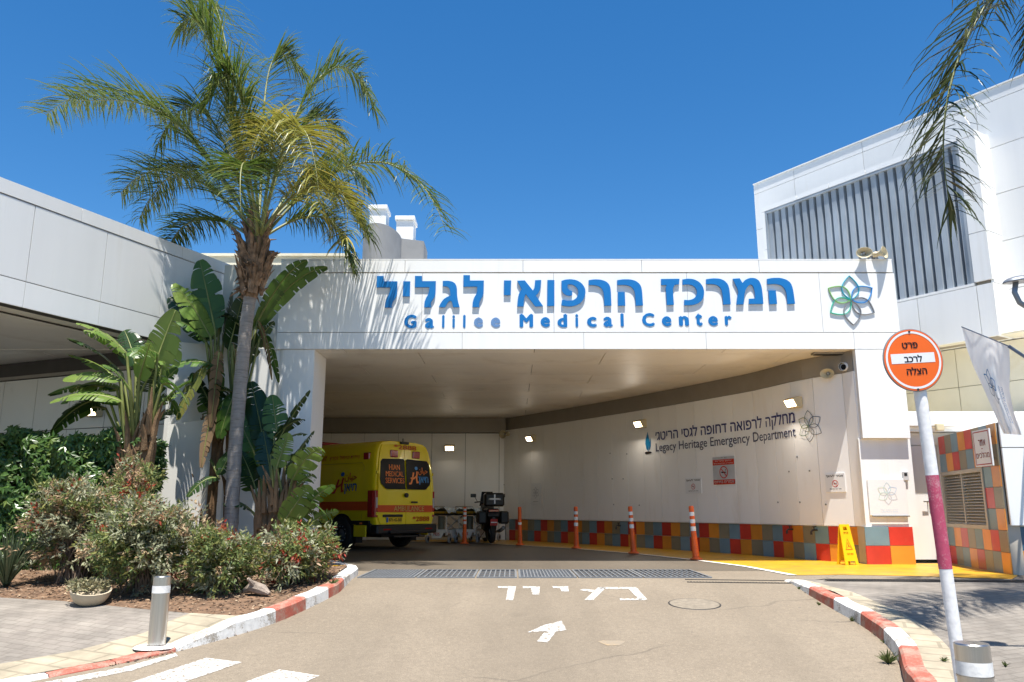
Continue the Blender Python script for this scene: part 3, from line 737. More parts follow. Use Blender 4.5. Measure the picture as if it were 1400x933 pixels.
mb = MB(); mb.obox(P0 - NW * .24 + DW * -1 + Vector((0, 0, zA + .3)), DW * 12.3, NW * -7, (0, 0, .2)); mb.build('roof', GREYP, lw_)
mb = MB(); mb.obox(P0 - NW * .5 + DW * -.2 + Vector((0, 0, zA - .012)), DW * 11, NW * -.03, (0, 0, .018)); mb.build('drip_channel', DARK, lw_)
# wall under the wing
W0 = Vector((-5.55, 13.55, 0)); WD = BW; WNn = Vector((-.4, -.917, 0)).normalized()
mb = MB(); us = [0 + .93 * k for k in range(12)]
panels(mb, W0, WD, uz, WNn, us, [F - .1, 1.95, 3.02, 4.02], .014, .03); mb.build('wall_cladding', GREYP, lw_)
mb = MB(); mb.obox(W0 - WNn * .035 + Vector((0, 0, F - .1)), WD * 10.2, WNn * -.2, (0, 0, ZB - F + .1)); mb.build('wall_core', DARK, lw_)
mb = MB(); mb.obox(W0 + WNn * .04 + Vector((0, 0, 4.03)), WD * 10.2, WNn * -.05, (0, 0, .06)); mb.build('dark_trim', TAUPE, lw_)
mb = MB(); mb.hexa([(-5.75, 13.3, F - .1), (-4.1, 14.1, F - .1), (-4.1, 14.5, F - .1), (-5.75, 13.8, F - .1), (-5.75, 13.3, ZB), (-4.1, 14.1, ZB), (-4.1, 14.5, ZB), (-5.75, 13.8, ZB)])
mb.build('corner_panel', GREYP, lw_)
pA, pB = at_y(228, 600, 13.0), at_y(288, 600, 13.0); zp = at_y(250, 572, 13.0).z
mb = MB(); mb.hexa([(pA.x, 13.0, F - .1), (pB.x, 13.0, F - .1), (pB.x, 13.7, F - .1), (pA.x, 13.7, F - .1), (pA.x - .03, 13.06, zp - .1), (pB.x, 13.06, zp), (pB.x, 13.7, zp), (pA.x - .03, 13.7, zp - .1)])
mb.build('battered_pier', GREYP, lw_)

# roof pieces behind the canopy
t = thing('stair_tower', 'round fronted grey concrete tower rising from the roof behind the palm', 'tower', (-2.9, 18, 4.6))
a, b = at_y(487, 330, 17.0), at_y(571, 330, 17.0); zt = at_y(520, 303, 17.0).z - .05
mb = MB(); rr = (b.x - a.x) / 2; cx = (a.x + b.x) / 2
pr = [(cx - .25 + (rr - .25) * math.cos(th), 18 - 1.05 * math.sin(th)) for th in [math.pi + -k * math.pi / 18 for k in range(19)]]
pr = [(x, y) for x, y in pr] + [(b.x, 18.2), (b.x, 19), (a.x, 19)]
mb.prism([(x, y, 4.6) for x, y in pr], (0, 0, zt - 4.6)); mb.build('tower_wall', CONC, t)
mb = MB(); mb.prism([(cx + (x - cx) * 1.012, 18 + (y - 18) * 1.012, 6.75) for x, y in pr], (0, 0, .012)); mb.build('joint_band', GREYP, t)
for u0, u1, vt, vb, lab in ((503, 529, 281, 310, 'white rooftop vent stack half hidden behind the palm fronds'), (540, 567, 296, 334, 'white rooftop vent stack standing clear at the right end of the grey tower')):
    a, b = at_y(u0, 310, 18.3), at_y(u1, 310, 18.3); z1 = at_y(u0, vt, 18.3).z
    t = thing('vent_stack', lab, 'vent', ((a.x + b.x) / 2, 18.6, 6.5), 0, 'vent stacks on the roof')
    mb = MB(); mb.bbox(a.x + .03, b.x - .03, 18.3, 18.8, 6.2, z1 - .1, .01); mb.build('shaft', WHITE, t)
    mb = MB(); mb.bbox(a.x, b.x, 18.25, 18.85, z1 - .099, z1, .01); mb.build('cap', WHITE, t)
t = thing('roof_parapet', 'cream coloured low parapet showing over the white wing behind the palm', 'wall', (-5, 16, 4.6))
a, b = at_y(262, 345, 16.0), at_y(484, 345, 16.0); z1 = at_y(400, 351, 16.0).z
mb = MB(); mb.box(a.x, b.x, 16, 16.3, 4.9, z1); mb.build('parapet_wall', CREAM, t)
mb = MB(); mb.box(a.x - .03, b.x + .03, 15.96, 16.34, z1 + .003, z1 + .06); mb.build('coping', CREAM, t)

# ------------------------------------------------------------------ right building
rb = thing('annex_building', 'tall white panelled block with a large ribbed metal grille above the right column', 'building', (9, 16.5, F))
Q0 = Vector((6.12, 19.0, 0)); DR = Vector((.56, -.83, 0)).normalized(); NR = Vector((-.83, -.56, 0)).normalized()
def fac(u, v, off=0.0):
    p = at_plane(u, v, Q0 + NR * off, NR); return (p - Q0).dot(DR), p.z
z_top = fac(1033, 252.5)[1]; z_band = fac(1036, 268)[1]
z_sof = fac(1340, 471)[1]
off = 0.55
# main facade
mb = MB(); us = [fac(1033, 300)[0]] + [fac(u, v)[0] for u, v in ((1085, 235), (1178, 195))] + [4.1, 5.35, 6.6, 7.9, 9.2, 10.5, 11.8, 13]
z2 = fac(1180, 208)[1]
panels(mb, Q0, DR, uz, NR, us, [z2, z_top], .012, .05)
zs = [z_sof]
rows = [z_sof + (z2 - z_sof) * k / 5 for k in range(6)]
panels(mb, Q0, DR, uz, NR, us, rows, .012, .05); mb.build('facade_panel', WHITE, rb)
mb = MB(); mb.obox(Q0 - NR * .055 + DR * (us[0] + .02) + Vector((0, 0, z_sof + .02)), DR * 13, NR * -.4, (0, 0, z_top - z_sof - .03)); mb.build('facade_core', SEAMT, rb)
mb = MB(); mb.obox(Q0 + NR * .02 + DR * us[0] + Vector((0, 0, z_top)), DR * 13.2, NR * -.4, (0, 0, .03)); mb.build('coping', WHITE, rb)
# projecting grille bay
tl, zt2 = fac(1040, 278, off); tr = fac(1331, 176, off)[0]; zbt = fac(1331, 176, off)[1]
gl = fac(1046, 300, off)[0]; gr = fac(1319, 300, off)[0]; gzt = fac(1046, 291, off)[1]; gzb = fac(1331, 387, off)[1]
gr = fac(1320, 290, off)[0]
bay_b = z_sof
zmid = fac(1369, 390, off)[1]
mb = MB(); OB = Q0 + NR * off
gxs = [tl, gl, fac(1100, 400, off)[0] * .5 + gl * .5, fac(1290, 430, off)[0], gr, tr]
panels(mb, OB, DR, uz, NR, [tl, fac(1088, 262, off)[0], fac(1132, 247, off)[0], fac(1182, 228, off)[0], gr, tr], [gzt + .03, zbt], .012, .06)
panels(mb, OB, DR, uz, NR, [tl, gl], [bay_b, 6.3, 7.6, gzt + .03], .012, .06)
hgt = (gzt - gzb) / 3
panels(mb, OB, DR, uz, NR, [gr, tr], [gzb + hgt * k for k in range(3)] + [gzt + .03], .012, .06)
panels(mb, OB, DR, uz, NR, [gl, fac(1160, 440, off)[0], fac(1257, 440, off)[0], fac(1338, 420, off)[0], tr], [bay_b, gzb - .06], .012, .06)
mb.obox(OB + DR * gl + Vector((0, 0, gzb - .055)), DR * (gr - gl), NR * -.1, (0, 0, .05))
# right return of the bay
for k in range(4):
    za = [bay_b, gzb - .06 - 0, gzb + hgt, gzb + 2 * hgt, zbt][k]; zb_ = [bay_b, gzb - .06, gzb + hgt, gzb + 2 * hgt, zbt][k + 1]
    mb.obox(OB + DR * (tr - .06) - NR * .062 + Vector((0, 0, za + .006)), DR * .06, NR * -(off - .02), (0, 0, zb_ - za - .012))
mb.build('bay_panel', WHITE, rb)
mb = MB(); mb.obox(OB - NR * .066 + DR * (tl + .02) + Vector((0, 0, bay_b + .01)), DR * (gl - tl - .02), NR * -.4, (0, 0, zbt - bay_b - .02))
mb.obox(OB - NR * .3 + DR * gl + Vector((0, 0, bay_b + .01)), DR * (tr - gl - .08), NR * -.2, (0, 0, zbt - bay_b - .02)); 
mb.obox(OB - NR * .066 + DR * (gr + .02) + Vector((0, 0, bay_b + .01)), DR * (tr - gr - .1), NR * -.22, (0, 0, zbt - bay_b - .02))
mb.build('bay_core', SEAMT, rb)
GRL = mat('weathered_zinc', (0.33, 0.37, 0.41), 0.55, 0.1, var=0.22, scale=2.0, dirt=(0.30, 0.25, 0.18), dscale=2.2, dlow=0.62, dhigh=0.85, stretch=(1, 1, .5))
mb = MB(); nrb = 24; wdt = (gr - gl) / nrb
for k in range(nrb):
    o = OB + DR * (gl + k * wdt) + Vector((0, 0, gzb))
    prof = [(0, -.17), (wdt * .14, -.17), (wdt * .28, -.04), (wdt * .88, -.04), (wdt, -.17)]
    for (x0, y0), (x1, y1) in zip(prof[:-1], prof[1:]):
        a = o + DR * x0 + NR * y0; b = o + DR * x1 + NR * y1; h = Vector((0, 0, gzt - gzb)); mb.poly([a, b, b + h, a + h])
mb.build('ribbed_grille', GRL, rb)
mb = MB()
mb.obox(OB + DR * gl - NR * .005 + Vector((0, 0, gzt - .03)), DR * (gr - gl), NR * -.12, (0, 0, .055))
mb.obox(OB + DR * (gr - .05) - NR * .005 + Vector((0, 0, gzb)), DR * .05, NR * -.12, (0, 0, gzt - gzb - .032)); mb.obox(OB + DR * gl - NR * .005 + Vector((0, 0, gzb)), DR * .05, NR * -.12, (0, 0, gzt - gzb - .032))
mb.build('grille_frame', GRL, rb)
mb = MB(); mb.obox(OB - NR * .062 + DR * (tl + .1) + Vector((0, 0, bay_b + .012)), DR * 13, NR * -2.2, (0, 0, .03)); mb.build('soffit', CREAM, rb)
# recessed cream wall beneath
ins = -0.05; OI = Q0 + NR * ins
mb = MB(); panels(mb, OI, DR, uz, NR, [0, 1.4, 2.9, 4.4, 5.9, 7.4, 8.9, 10.4], [F, 3.05, 3.9, bay_b - .004], .012, .03); mb.build('recessed_panel', CREAM, rb)
mb = MB(); mb.obox(OI - NR * .035 + Vector((0, 0, F)), DR * 12, NR * -.3, (0, 0, bay_b - F)); mb.build('recess_core', SEAMT, rb)

# wall with a door between the column and the tiled vent block
dw = thing('door_wall', 'white wall with a flush metal door between the column and the tiled vent block', 'wall', (7.3, 14.5, F))
mb = MB(); mb.box(6.7, 6.98, 14.42, 14.6, F, 2.93); mb.box(7.58, 8.0, 14.42, 14.6, F, 2.93); mb.box(6.98, 7.58, 14.42, 14.6, 2.72, 2.93); mb.build('wall_face', WHITE, dw)
mb = MB(); mb.bbox(6.99, 7.57, 14.44, 14.5, F + .06, 2.71, .005); d_ = mb.build('door', WHITE, dw)
mb = MB(); p = at_y(1268, 686, 14.44); mb.tube([(p.x, 14.44, p.z), (p.x, 14.38, p.z), (p.x - .1, 14.38, p.z)], .012, 8); mb.build('handle', STEEL, d_)
mb = MB(); mb.box(6.7, 8.3, 14.2, 14.61, 2.94, 3.02); mb.build('ledge', WHITE, dw)
PEEL = worn('peeling_white_paint', (0.8, 0.79, 0.77), (0.34, 0.36, 0.38), 0.36, 0.40, 5)
t = thing('roof_beam', 'white concrete roof edge with peeling paint above the tiled vent block', 'beam', (8.2, 14.3, 3))
mb = MB(); z0, z1 = at_y(1300, 583, 14.1).z, at_y(1300, 563, 14.1).z
mb.bbox(6.93, 11.5, 14.1, 14.6, z0, z1, .01); mb.build('beam', PEEL, t)
mb = MB(); mb.box(6.95, 11.5, 14.2, 17, z0 + .02, z0 + .12); mb.build('slab', CREAM, t)
mb = MB(); p = at_y(1283, 583, 14.09); mb.bbox(p.x - .07, p.x + .07, 14.02, 14.09, p.z - .08, p.z + .04, .01); mb.build('junction_box', BEIGE_PL, t)

# tiled vent block
vb_ = thing('vent_block', 'small service block faced with orange, red, blue and olive tiles around a louvre', 'building', (7.6, 13, F))
V0 = at_z(1301, 771, F); V1 = at_z(1383, 787.5, F); V0 = Vector((7.54, 14.3, F)); V1 = Vector((7.10, 11.85, F))
dv = (V1 - V0); Lv = dv.length; dv.normalize(); nv = Vector((-dv.y, dv.x, 0)); 
if nv.x > 0: nv = -nv
hv = at_plane(1356, 579, V0, nv).z - F
def von(u, v): p = at_plane(u, v, V0, nv); return (p - V0).dot(dv), p.z - F
l0 = von(1291, 685); l1 = von(1346, 640); l0x = von(1291, 650)[0]; l1x = von(1350, 690)[0]; lz0 = von(1350, 719)[1]; lz1 = von(1290, 644)[1]
nu, nw = 8, 7; su, sh = Lv / nu, hv / nw
j0, j1 = round(lz0 / sh), round(lz1 / sh); i0, i1 = max(0, round(l0x / su)), round(l1x / su)
mb = MB(); tiles(mb, V0, dv, uz, nv, nu, nw, su, 0, sh, pick=lambda i, j: (1, 0, 2, 3)[(i + (1 if j % 2 == 0 else 3)) % 4], skip=lambda i, j: i0 <= i < i1 and j0 <= j < j1)
mb.build('tile_facing', TILES, vb_)
xr_ = 11.5
mb = MB(); c0 = V0 - nv * .014; c1 = V1 - nv * .014
def pris(pl, z0, z1): mb.prism([(p[0], p[1], z0) for p in pl], (0, 0, z1 - z0))
core = [(c0.x + .25, c0.y), (c1.x + .2, c1.y + .03), (xr_, c1.y + .03), (xr_, c0.y)]
pris(core, F, F + hv + .02); mb.build('block_core', WHITE, vb_)
mb = MB()
for (a, b, zz0, zz1) in ((0, i0 * su, 0, hv), (i1 * su, Lv, 0, hv), (i0 * su, i1 * su, 0, j0 * sh), (i0 * su, i1 * su, j1 * sh, hv)):
    if b > a: mb.obox(c0 + dv * a + Vector((0, 0, zz0)), dv * (b - a), nv * -.16, (0, 0, zz1 - zz0))
mb.build('tile_backing', GROUT, vb_)
LOUV = mat('louvre_grey', (0.42, 0.40, 0.35), 0.5, var=.08)
mb = MB(); o = c0 + dv * (i0 * su) + Vector((0, 0, j0 * sh)); wl, hl = (i1 - i0) * su, (j1 - j0) * sh
mb.obox(o + nv * .03, dv * .07, nv * -.12, (0, 0, hl)); mb.obox(o + nv * .03 + dv * (wl - .07), dv * .07, nv * -.12, (0, 0, hl))
mb.obox(o + nv * .03 + dv * .071, dv * (wl - .142), nv * -.12, (0, 0, .06)); mb.obox(o + nv * .03 + dv * .071 + Vector((0, 0, hl - .06)), dv * (wl - .142), nv * -.12, (0, 0, .06))
mb.obox(o + nv * .022 + dv * (wl / 2 - .02) + Vector((0, 0, .061)), dv * .04, nv * -.1, (0, 0, hl - .122))
lf = mb.build('louvre_frame', LOUV, vb_)
mb = MB(); ns = 17
for k in range(ns):
    z = .07 + (hl - .14) * k / ns
    a = o + dv * .075 + nv * .012 + Vector((0, 0, z)); mb.hexa([a, a + dv * (wl - .15), a + dv * (wl - .15) - nv * .07 + Vector((0, 0, .05)), a - nv * .07 + Vector((0, 0, .05)),
        a + Vector((0, 0, .008)), a + dv * (wl - .15) + Vector((0, 0, .008)), a + dv * (wl - .15) - nv * .07 + Vector((0, 0, .058)), a - nv * .07 + Vector((0, 0, .058))])
mb.build('louvre_blades', LOUV, lf)
# its front: white sheet panels over deep blue and orange tiles
FY = V1.y; z1_ = at_y(1390, 719, FY).z
mb = MB(); panels(mb, (V1.x, FY - .08, 0), ux, uz, nn, [.02, 1.5, 3.0, 4.3], [z1_, at_y(1390, 612, FY - .08).z, F + hv + .03], .012, .03)
mb.build('front_panel', WHITE, vb_)
mb = MB(); mb.box(V1.x + .03, xr_, FY - .048, FY + .02, z1_ + .02, F + hv); mb.build('front_frame', DARK, vb_)
mb = MB(); th_ = (z1_ - F) / 2
tiles(mb, (V1.x + .012, FY, F), ux, uz, nn, 10, 2, .42, 0, th_ * .98, pick=lambda i, j: (1, 5)[j] if i % 2 == 0 else (5, 1)[j]); mb.build('front_tile_base', TILES, vb_)
# ------------------------------------------------------------------ lettering on the canopy
C1, C2, C3 = (500, 365, 7.368), (680, 365, 6.667), (880, 365, 6.364)
HEB = [
 ('lamed', C1, [[(112,92),(180,92),(182,146),(318,146),(316,262),(308,296),(290,325),(272,352),(263,378),(261,410),(192,410),(195,362),(209,315),(232,280),(245,245),(248,207),(109,207)]]),
 ('yod', C1, [[(378,146),(448,146),(444,298),(373,298)]]),
 ('lamed', C1, [[(496,92),(566,92),(567,144),(706,144),(703,262),(694,300),(674,332),(657,358),(654,408),(588,408),(592,355),(608,312),(628,280),(638,245),(641,206),(496,206)]]),
 ('gimel', C1, [[(776,142),(830,140),(872,148),(902,168),(918,205),(920,290),(930,350),(946,407),(880,407),(868,352),(850,340),(828,356),(812,383),(800,407),(736,407),(752,370),(785,325),(820,303),(852,290),(848,230),(835,208),(812,196),(776,196)]]),
 ('lamed', C1, [[(984,84),(1050,84),(1050,138),(1190,138),(1188,262),(1175,300),(1157,330),(1145,360),(1142,406),(1074,406),(1078,352),(1092,310),(1112,278),(1121,245),(1122,199),(984,200)]]),
 ('yod', C2, [[(60,124),(126,124),(122,258),(60,258)]]),
 ('alef', C2, [[(180,126),(250,124),(324,216),(338,190),(344,122),(400,120),(394,190),(377,235),(350,262),(418,360),(346,362),(258,247),(244,290),(238,361),(180,362),(186,290),(198,240),(222,204)]]),
 ('vav', C2, [[(456,120),(520,120),(520,356),(454,358)]]),
 ('pe', C2, [[(584,128),(620,116),(670,112),(725,122),(770,150),(800,195),(804,240),(790,290),(758,330),(715,352),(670,362),(620,358),(582,350),(590,300),(640,310),(690,306),(720,285),(738,250),(736,210),(715,178),(680,160),(644,160),(640,190),(652,212),(682,222),(682,258),(655,265),(625,258),(600,240),(585,205)]]),
 ('resh', C2, [[(832,122),(880,114),(940,116),(990,132),(1020,160),(1034,200),(1040,354),(976,354),(970,240),(955,200),(925,175),(880,166),(832,166)]]),
 ('he', C2, [[(1092,122),(1140,114),(1210,114),(1262,128),(1300,158),(1318,200),(1328,352),(1262,354),(1256,240),(1240,200),(1212,175),(1165,164),(1092,166)],[(1098,230),(1162,230),(1166,354),(1100,354)]]),
 ('zayin', C3, [[(152,106),(312,104),(308,152),(272,156),(255,185),(256,230),(264,330),(202,332),(196,225),(192,185),(200,158),(152,158)]]),
 ('kaf', C3, [[(338,110),(385,102),(440,108),(485,132),(515,170),(528,215),(522,265),(500,300),(465,322),(420,334),(352,334),(354,288),(400,290),(440,275),(462,245),(465,210),(450,178),(420,158),(385,152),(338,156)]]),
 ('resh', C3, [[(544,108),(600,100),(660,102),(705,120),(735,155),(748,200),(758,326),(694,328),(686,225),(672,185),(645,160),(605,150),(544,150)]]),
 ('mem', C3, [[(776,104),(836,100),(860,140),(885,112),(925,96),(970,98),(1005,120),(1025,165),(1035,230),(1042,322),(915,324),(918,278),(972,276),(968,215),(955,170),(935,152),(905,168),(885,205),(875,260),(870,326),(808,328),(815,265),(828,210)]]),
 ('he', C3, [[(1074,106),(1120,96),(1190,96),(1245,112),(1280,140),(1300,190),(1318,320),(1252,324),(1245,230),(1230,190),(1200,160),(1155,148),(1076,152)],[(1086,206),(1150,204),(1162,322),(1096,326)]]),
]
def smooth_poly(pts):
    """round off the shallow corners of an outline, keep the sharp ones"""
    n = len(pts); out = []
    for i in range(n):
        p, q, r = (Vector((*pts[(i + k) % n], 0)) for k in (-1, 0, 1))
        a, b = q - p, r - q
        if a.angle(b) < R(52) and min(a.length, b.length) > 8:
            out += [tuple((q - a * .25)[:2]), tuple((q - a * .09 + b * .09)[:2]), tuple((q + b * .25)[:2])]
        else: out.append(pts[i])
    return out
from mathutils.geometry import tessellate_polygon
sign = thing('hebrew_name_sign', 'row of large raised blue Hebrew letters along the canopy front', 'sign', (1.5, YP - .03, 5.2))
for nm, (ox, oy, sc), polys in HEB:
    mb = MB(); yf = YP - .066
    for pl in polys:
        pl = smooth_poly(pl)
        front = [at_y(ox + x / sc, oy + y / sc, yf) for x, y in pl]; n = len(front)
        back = [p + Vector((0, .03, 0)) for p in front]
        tris = tessellate_polygon([[Vector((p.x, p.z, 0)) for p in front]])
        mb.add(front + back, [tuple(t) for t in tris] + [tuple(i + n for i in t) for t in tris] + [(i, (i + 1) % n, n + (i + 1) % n, n + i) for i in range(n)])
        # stand-off pins that hold the letter on the fascia
        cx_ = sum((front[i] for i in range(n)), Vector()) / n
        q = min(front, key=lambda p: p.z); s_ = max(front, key=lambda p: p.z)
    mb.build('letter', BLUE, sign)
ENG = [('G', C1, 385, 515, 482, 620), ('a', C1, 596, 690, 515, 620), ('l', C1, 768, 795, 486, 615), ('i', C1, 872, 900, 486, 616), ('l', C1, 980, 1007, 484, 614), ('e', C1, 1090, 1182, 510, 612), ('e', C1, 1260, 1356, 510, 612),
 ('M', C2, 202, 326, 430, 552), ('e', C2, 394, 480, 458, 550), ('d', C2, 548, 636, 430, 552), ('i', C2, 712, 736, 430, 550), ('c', C2, 818, 904, 456, 550), ('a', C2, 968, 1050, 455, 548), ('l', C2, 1124, 1150, 424, 546),
 ('C', C3, -12, 92, 402, 520), ('e', C3, 160, 240, 430, 518), ('n', C3, 308, 392, 428, 515), ('t', C3, 452, 508, 402, 515), ('e', C3, 564, 644, 428, 514), ('r', C3, 708, 764, 426, 510)]
sign = thing('english_name_sign', 'line of small widely spaced blue Latin letters under the big Hebrew letters', 'sign', (1.2, YP - .03, 4.8))
for k, (ch, (ox, oy, sc), x0, x1, y0, y1) in enumerate(ENG):
    yf = YP - .034; a = at_y(ox + x0 / sc, oy + y1 / sc, yf); b = at_y(ox + x1 / sc, oy + y0 / sc, yf)
    mb = MB(); lay(mb, ch, lambda x, y, z=0: Vector((a.x + x, yf - z * .18, a.z + y)), b.x - a.x, b.z - a.z, bold=.055, extrude=.02)
    o = mb.build('letter', BLUE_P if k in (5, 6) else BLUE, sign)
    if k in (5, 6): o['label'] = 'faded pale blue letter'
# flower emblem with raised outline petals
EM = [mat('emblem_teal', (0.01, .33, .45), .35), mat('emblem_blue', (0.01, .22, .6), .35), mat('emblem_grey', (.22, .22, .23), .4), mat('emblem_green', (0.03, .42, .28), .35), mat('emblem_lime', (.26, .52, .16), .35)]
ec = at_y(1120 + 328 / 7.175, 330 + 572 / 7.175, YP - .1); r1 = ec.z * 0 + (at_y(1166, 376, YP - .1).z - at_y(1166, 410, YP - .1).z)
em = thing('flower_emblem', 'six petalled flower outline in green, blue and grey at the right of the canopy front', 'emblem', (ec.x, YP - .03, ec.z))
def flower(mbs, fn, c, r, wdt, depth=0.0, tilt=0.0):
    fn_ = fn
    for k in range(6):
        fn = (lambda x, y, z=0.0, k=k: fn_(x, y, z + (0 if depth else .0005 * k)))
        pts = petal_pts(.03 * r, r, r * .34, R(90) - R(60) * k + tilt)
        stroke2d(mbs[k] if isinstance(mbs, list) else mbs, [(c[0] + x, c[1] + y) for x, y in pts], wdt, fn, depth, None if isinstance(mbs, list) else [0, 1, 2, 2, 3, 4][k])
mbs = [MB() for _ in range(6)]
flower(mbs, lambda x, y, z=0: Vector((ec.x + x, YP - .055 + z, ec.z + y)), (0, 0), r1 * .98, .013, .024)
for k in range(6): mbs[k].build('petal', EM[[0, 1, 2, 2, 3, 4][k]], em)

# ------------------------------------------------------------------ lettering and signs on the curved wall
def wallfn(y0, z0, off=.028):
    """map text (x to the right along the wall towards the viewer, y up) onto the curve; starts at y0"""
    def fn(x, y, z=0.0):
        yy = y0 - x * abs(wt(y0 - x * .45).y)
        return wpt(yy, z0 + y, off + z)
    return fn
def wlen(ya, yb):
    n = 40; s = 0
    for k in range(n):
        a = ya + (yb - ya) * k / n; b = ya + (yb - ya) * (k + 1) / n; s += math.hypot(b - a, wx(b) - wx(a))
    return s
pL, pR = on_wall(897, 606, .028), on_wall(1088, 576, .028)
def tw_fn(yL, off=.028):
    # integrate arc length once
    tab = [(0.0, yL)]; y = yL; s = 0
    while y > 14.3: s += .02 / wt(y).y; y -= .02; tab.append((s, y))
    def fn(xx, zz, z=None):
        z = off if z is None else z
        i = max(0, min(len(tab) - 2, int(len(tab) * xx / tab[-1][0])))
        while i > 0 and tab[i][0] > xx: i -= 1
        while i < len(tab) - 2 and tab[i + 1][0] < xx: i += 1
        (s0, ya), (s1, yb) = tab[i], tab[i + 1]
        return wpt(ya + (yb - ya) * (xx - s0) / (s1 - s0), zz, z)
    return fn
fn0 = tw_fn(pL.y)
t = thing('department_sign', 'dark blue Hebrew and Latin lettering with a blue flame on the curved wall', 'sign', (wx(17), 17, 2.4))
zh0 = (on_wall(1086, 580).z + on_wall(900, 600.5).z) / 2
mb = MB(); lay(mb, heb('מחלקה לרפואה דחופה לגסי הריטג׳'), lambda x, y, z=0: fn0(x, zh0 + y, .028 + z), wlen(pR.y, pL.y), None, bold=.016, base=True); mb.build('hebrew_line', NAVY, t)
ze0 = (on_wall(1086, 599).z + on_wall(900, 616).z) / 2
mb = MB(); lay(mb, 'Legacy Heritage Emergency Department', lambda x, y, z=0: fn0(x, ze0 + y, .028 + z), wlen(pR.y, pL.y), None, bold=.005, base=True); mb.build('english_line', NAVY2, t)
pf = on_wall(887, 606); fnf = tw_fn(pf.y)
FL = mat('flame_blue', (.01, .2, .42), .4)
mb = MB(); FLM = [(0, -.30), (-.10, -.2), (-.15, -.02), (-.12, .15), (-.03, .33), (.0, .40), (.03, .30), (.08, .15), (.10, .02), (.12, .12), (.15, .18), (.17, .02), (.16, -.12), (.10, -.22), (.05, -.27), (.055, -.1), (.02, -.2)]
sc_ = .68
def flame_shape(mb, pts, fnn, mi=None):
    tr_ = tessellate_polygon([[Vector((x, y, 0)) for x, y in pts]]); mb.add([fnn(x, y) for x, y in pts], [tuple(q) for q in tr_], mi)
flame_shape(mb, FLM, lambda x, y: fnf(x * sc_ * .95, pf.z + y * sc_)); mb.build('flame', FL, t)
mb = MB(); mb.poly([fnf(.13 * math.cos(a), pf.z - .235 + .03 * math.sin(a)) for a in [k * math.pi / 12 for k in range(24)]]); mb.build('flame_base', BLACK, t)
# outline flower on the wall
pe_ = on_wall(1107, 583); fne = tw_fn(pe_.y); t = thing('flower_emblem', 'thin lined flower emblem at the right end of the dark blue wall lettering', 'emblem', (pe_.x, pe_.y, pe_.z))
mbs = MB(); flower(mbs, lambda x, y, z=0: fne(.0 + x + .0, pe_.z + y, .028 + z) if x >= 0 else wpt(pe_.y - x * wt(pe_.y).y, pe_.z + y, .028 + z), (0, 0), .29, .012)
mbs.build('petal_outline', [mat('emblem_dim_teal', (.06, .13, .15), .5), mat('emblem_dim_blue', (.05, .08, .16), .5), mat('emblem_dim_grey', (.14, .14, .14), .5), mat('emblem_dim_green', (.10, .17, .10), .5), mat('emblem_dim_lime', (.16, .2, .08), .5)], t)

def wall_board(name, label, cat, u0, v0, u1, v1, mats, group=None):
    """flat board on the curved wall: pixel box -> thing + (w, h, fn)"""
    a = on_wall(u0, v1); b = on_wall(u1, v0); ym = (a.y + b.y) / 2
    wv = -wt(ym); zz0 = min(on_wall((u0 + u1) / 2, v1).z, 9); zz1 = on_wall((u0 + u1) / 2, v0).z; wd = wlen(b.y, a.y)
    n = wn(ym); o = wpt(ym, zz0, .024) - wv * wd / 2
    t = thing(name, label, cat, tuple(wpt(ym, zz0, .024)), 0, group)
    mb = MB(); mb.obox(o, wv * wd, Vector((0, 0, zz1 - zz0)), n * .012); mb.build('board', mats, t)
    return t, wd, zz1 - zz0, planefn(o, wv, (0, 0, 1), n, .0135)
def no_smoking(mb, cx, cy, r, fn, red, dark):
    ring2d(mb, cx, cy, r * .82, r, fn, 28, red)
    rect2d(mb, cx - r * .55, cx + r * .35, cy - r * .12, cy + r * .08, fn, dark); rect2d(mb, cx + r * .4, cx + r * .55, cy - r * .12, cy + r * .08, fn, dark)
    stroke2d(mb, [(cx + r * .3, cy + r * .2), (cx + r * .5, cy + r * .35), (cx + r * .35, cy + r * .5)], r * .08, fn, 0, dark, False)
    f2 = lambda x, y, z=0: fn(x, y, .0015)
    stroke2d(mb, [(cx - r * .6, cy + r * .6), (cx + r * .6, cy - r * .6)], r * .16, f2, 0, red, False)
GREYS = mat('sign_grey', (.5, .51, .53), .4)
SM = [RED, BLACK, SIGNW, GREYS]
t, w_, h_, fn = wall_board('no_smoking_sign', 'tall grey sign with two red bands and a crossed cigarette on the curved wall', 'sign', 977.5, 624.5, 1005, 662.5, GREYS, 'no smoking signs')
mb = MB(); rect2d(mb, 0, w_, h_ * .70, h_ * .90, fn, 0); rect2d(mb, 0, w_, 0, h_ * .17, fn, 0); no_smoking(mb, w_ * .5, h_ * .435, h_ * .225, fn, 0, 1)
f2 = lambda x, y, z=0: fn(x, y, .002)
lay(mb, heb('עישון סיגריות'), lambda x, y, z=0: f2(w_ * .12 + x, h_ * .81 + y), w_ * .76, h_ * .06, .01, 2); lay(mb, heb('וסיגריה אלקטרונית'), lambda x, y, z=0: f2(w_ * .06 + x, h_ * .725 + y), w_ * .88, h_ * .06, .01, 2)
lay(mb, heb('אסורים בתחום'), lambda x, y, z=0: f2(w_ * .05 + x, h_ * .045 + y), w_ * .9, h_ * .09, .015, 2); lay(mb, '* ||', lambda x, y, z=0: f2(w_ * .4 + x, h_ * .93 + y), w_ * .25, h_ * .05, 0, 1)
mb.build('print', SM, t)
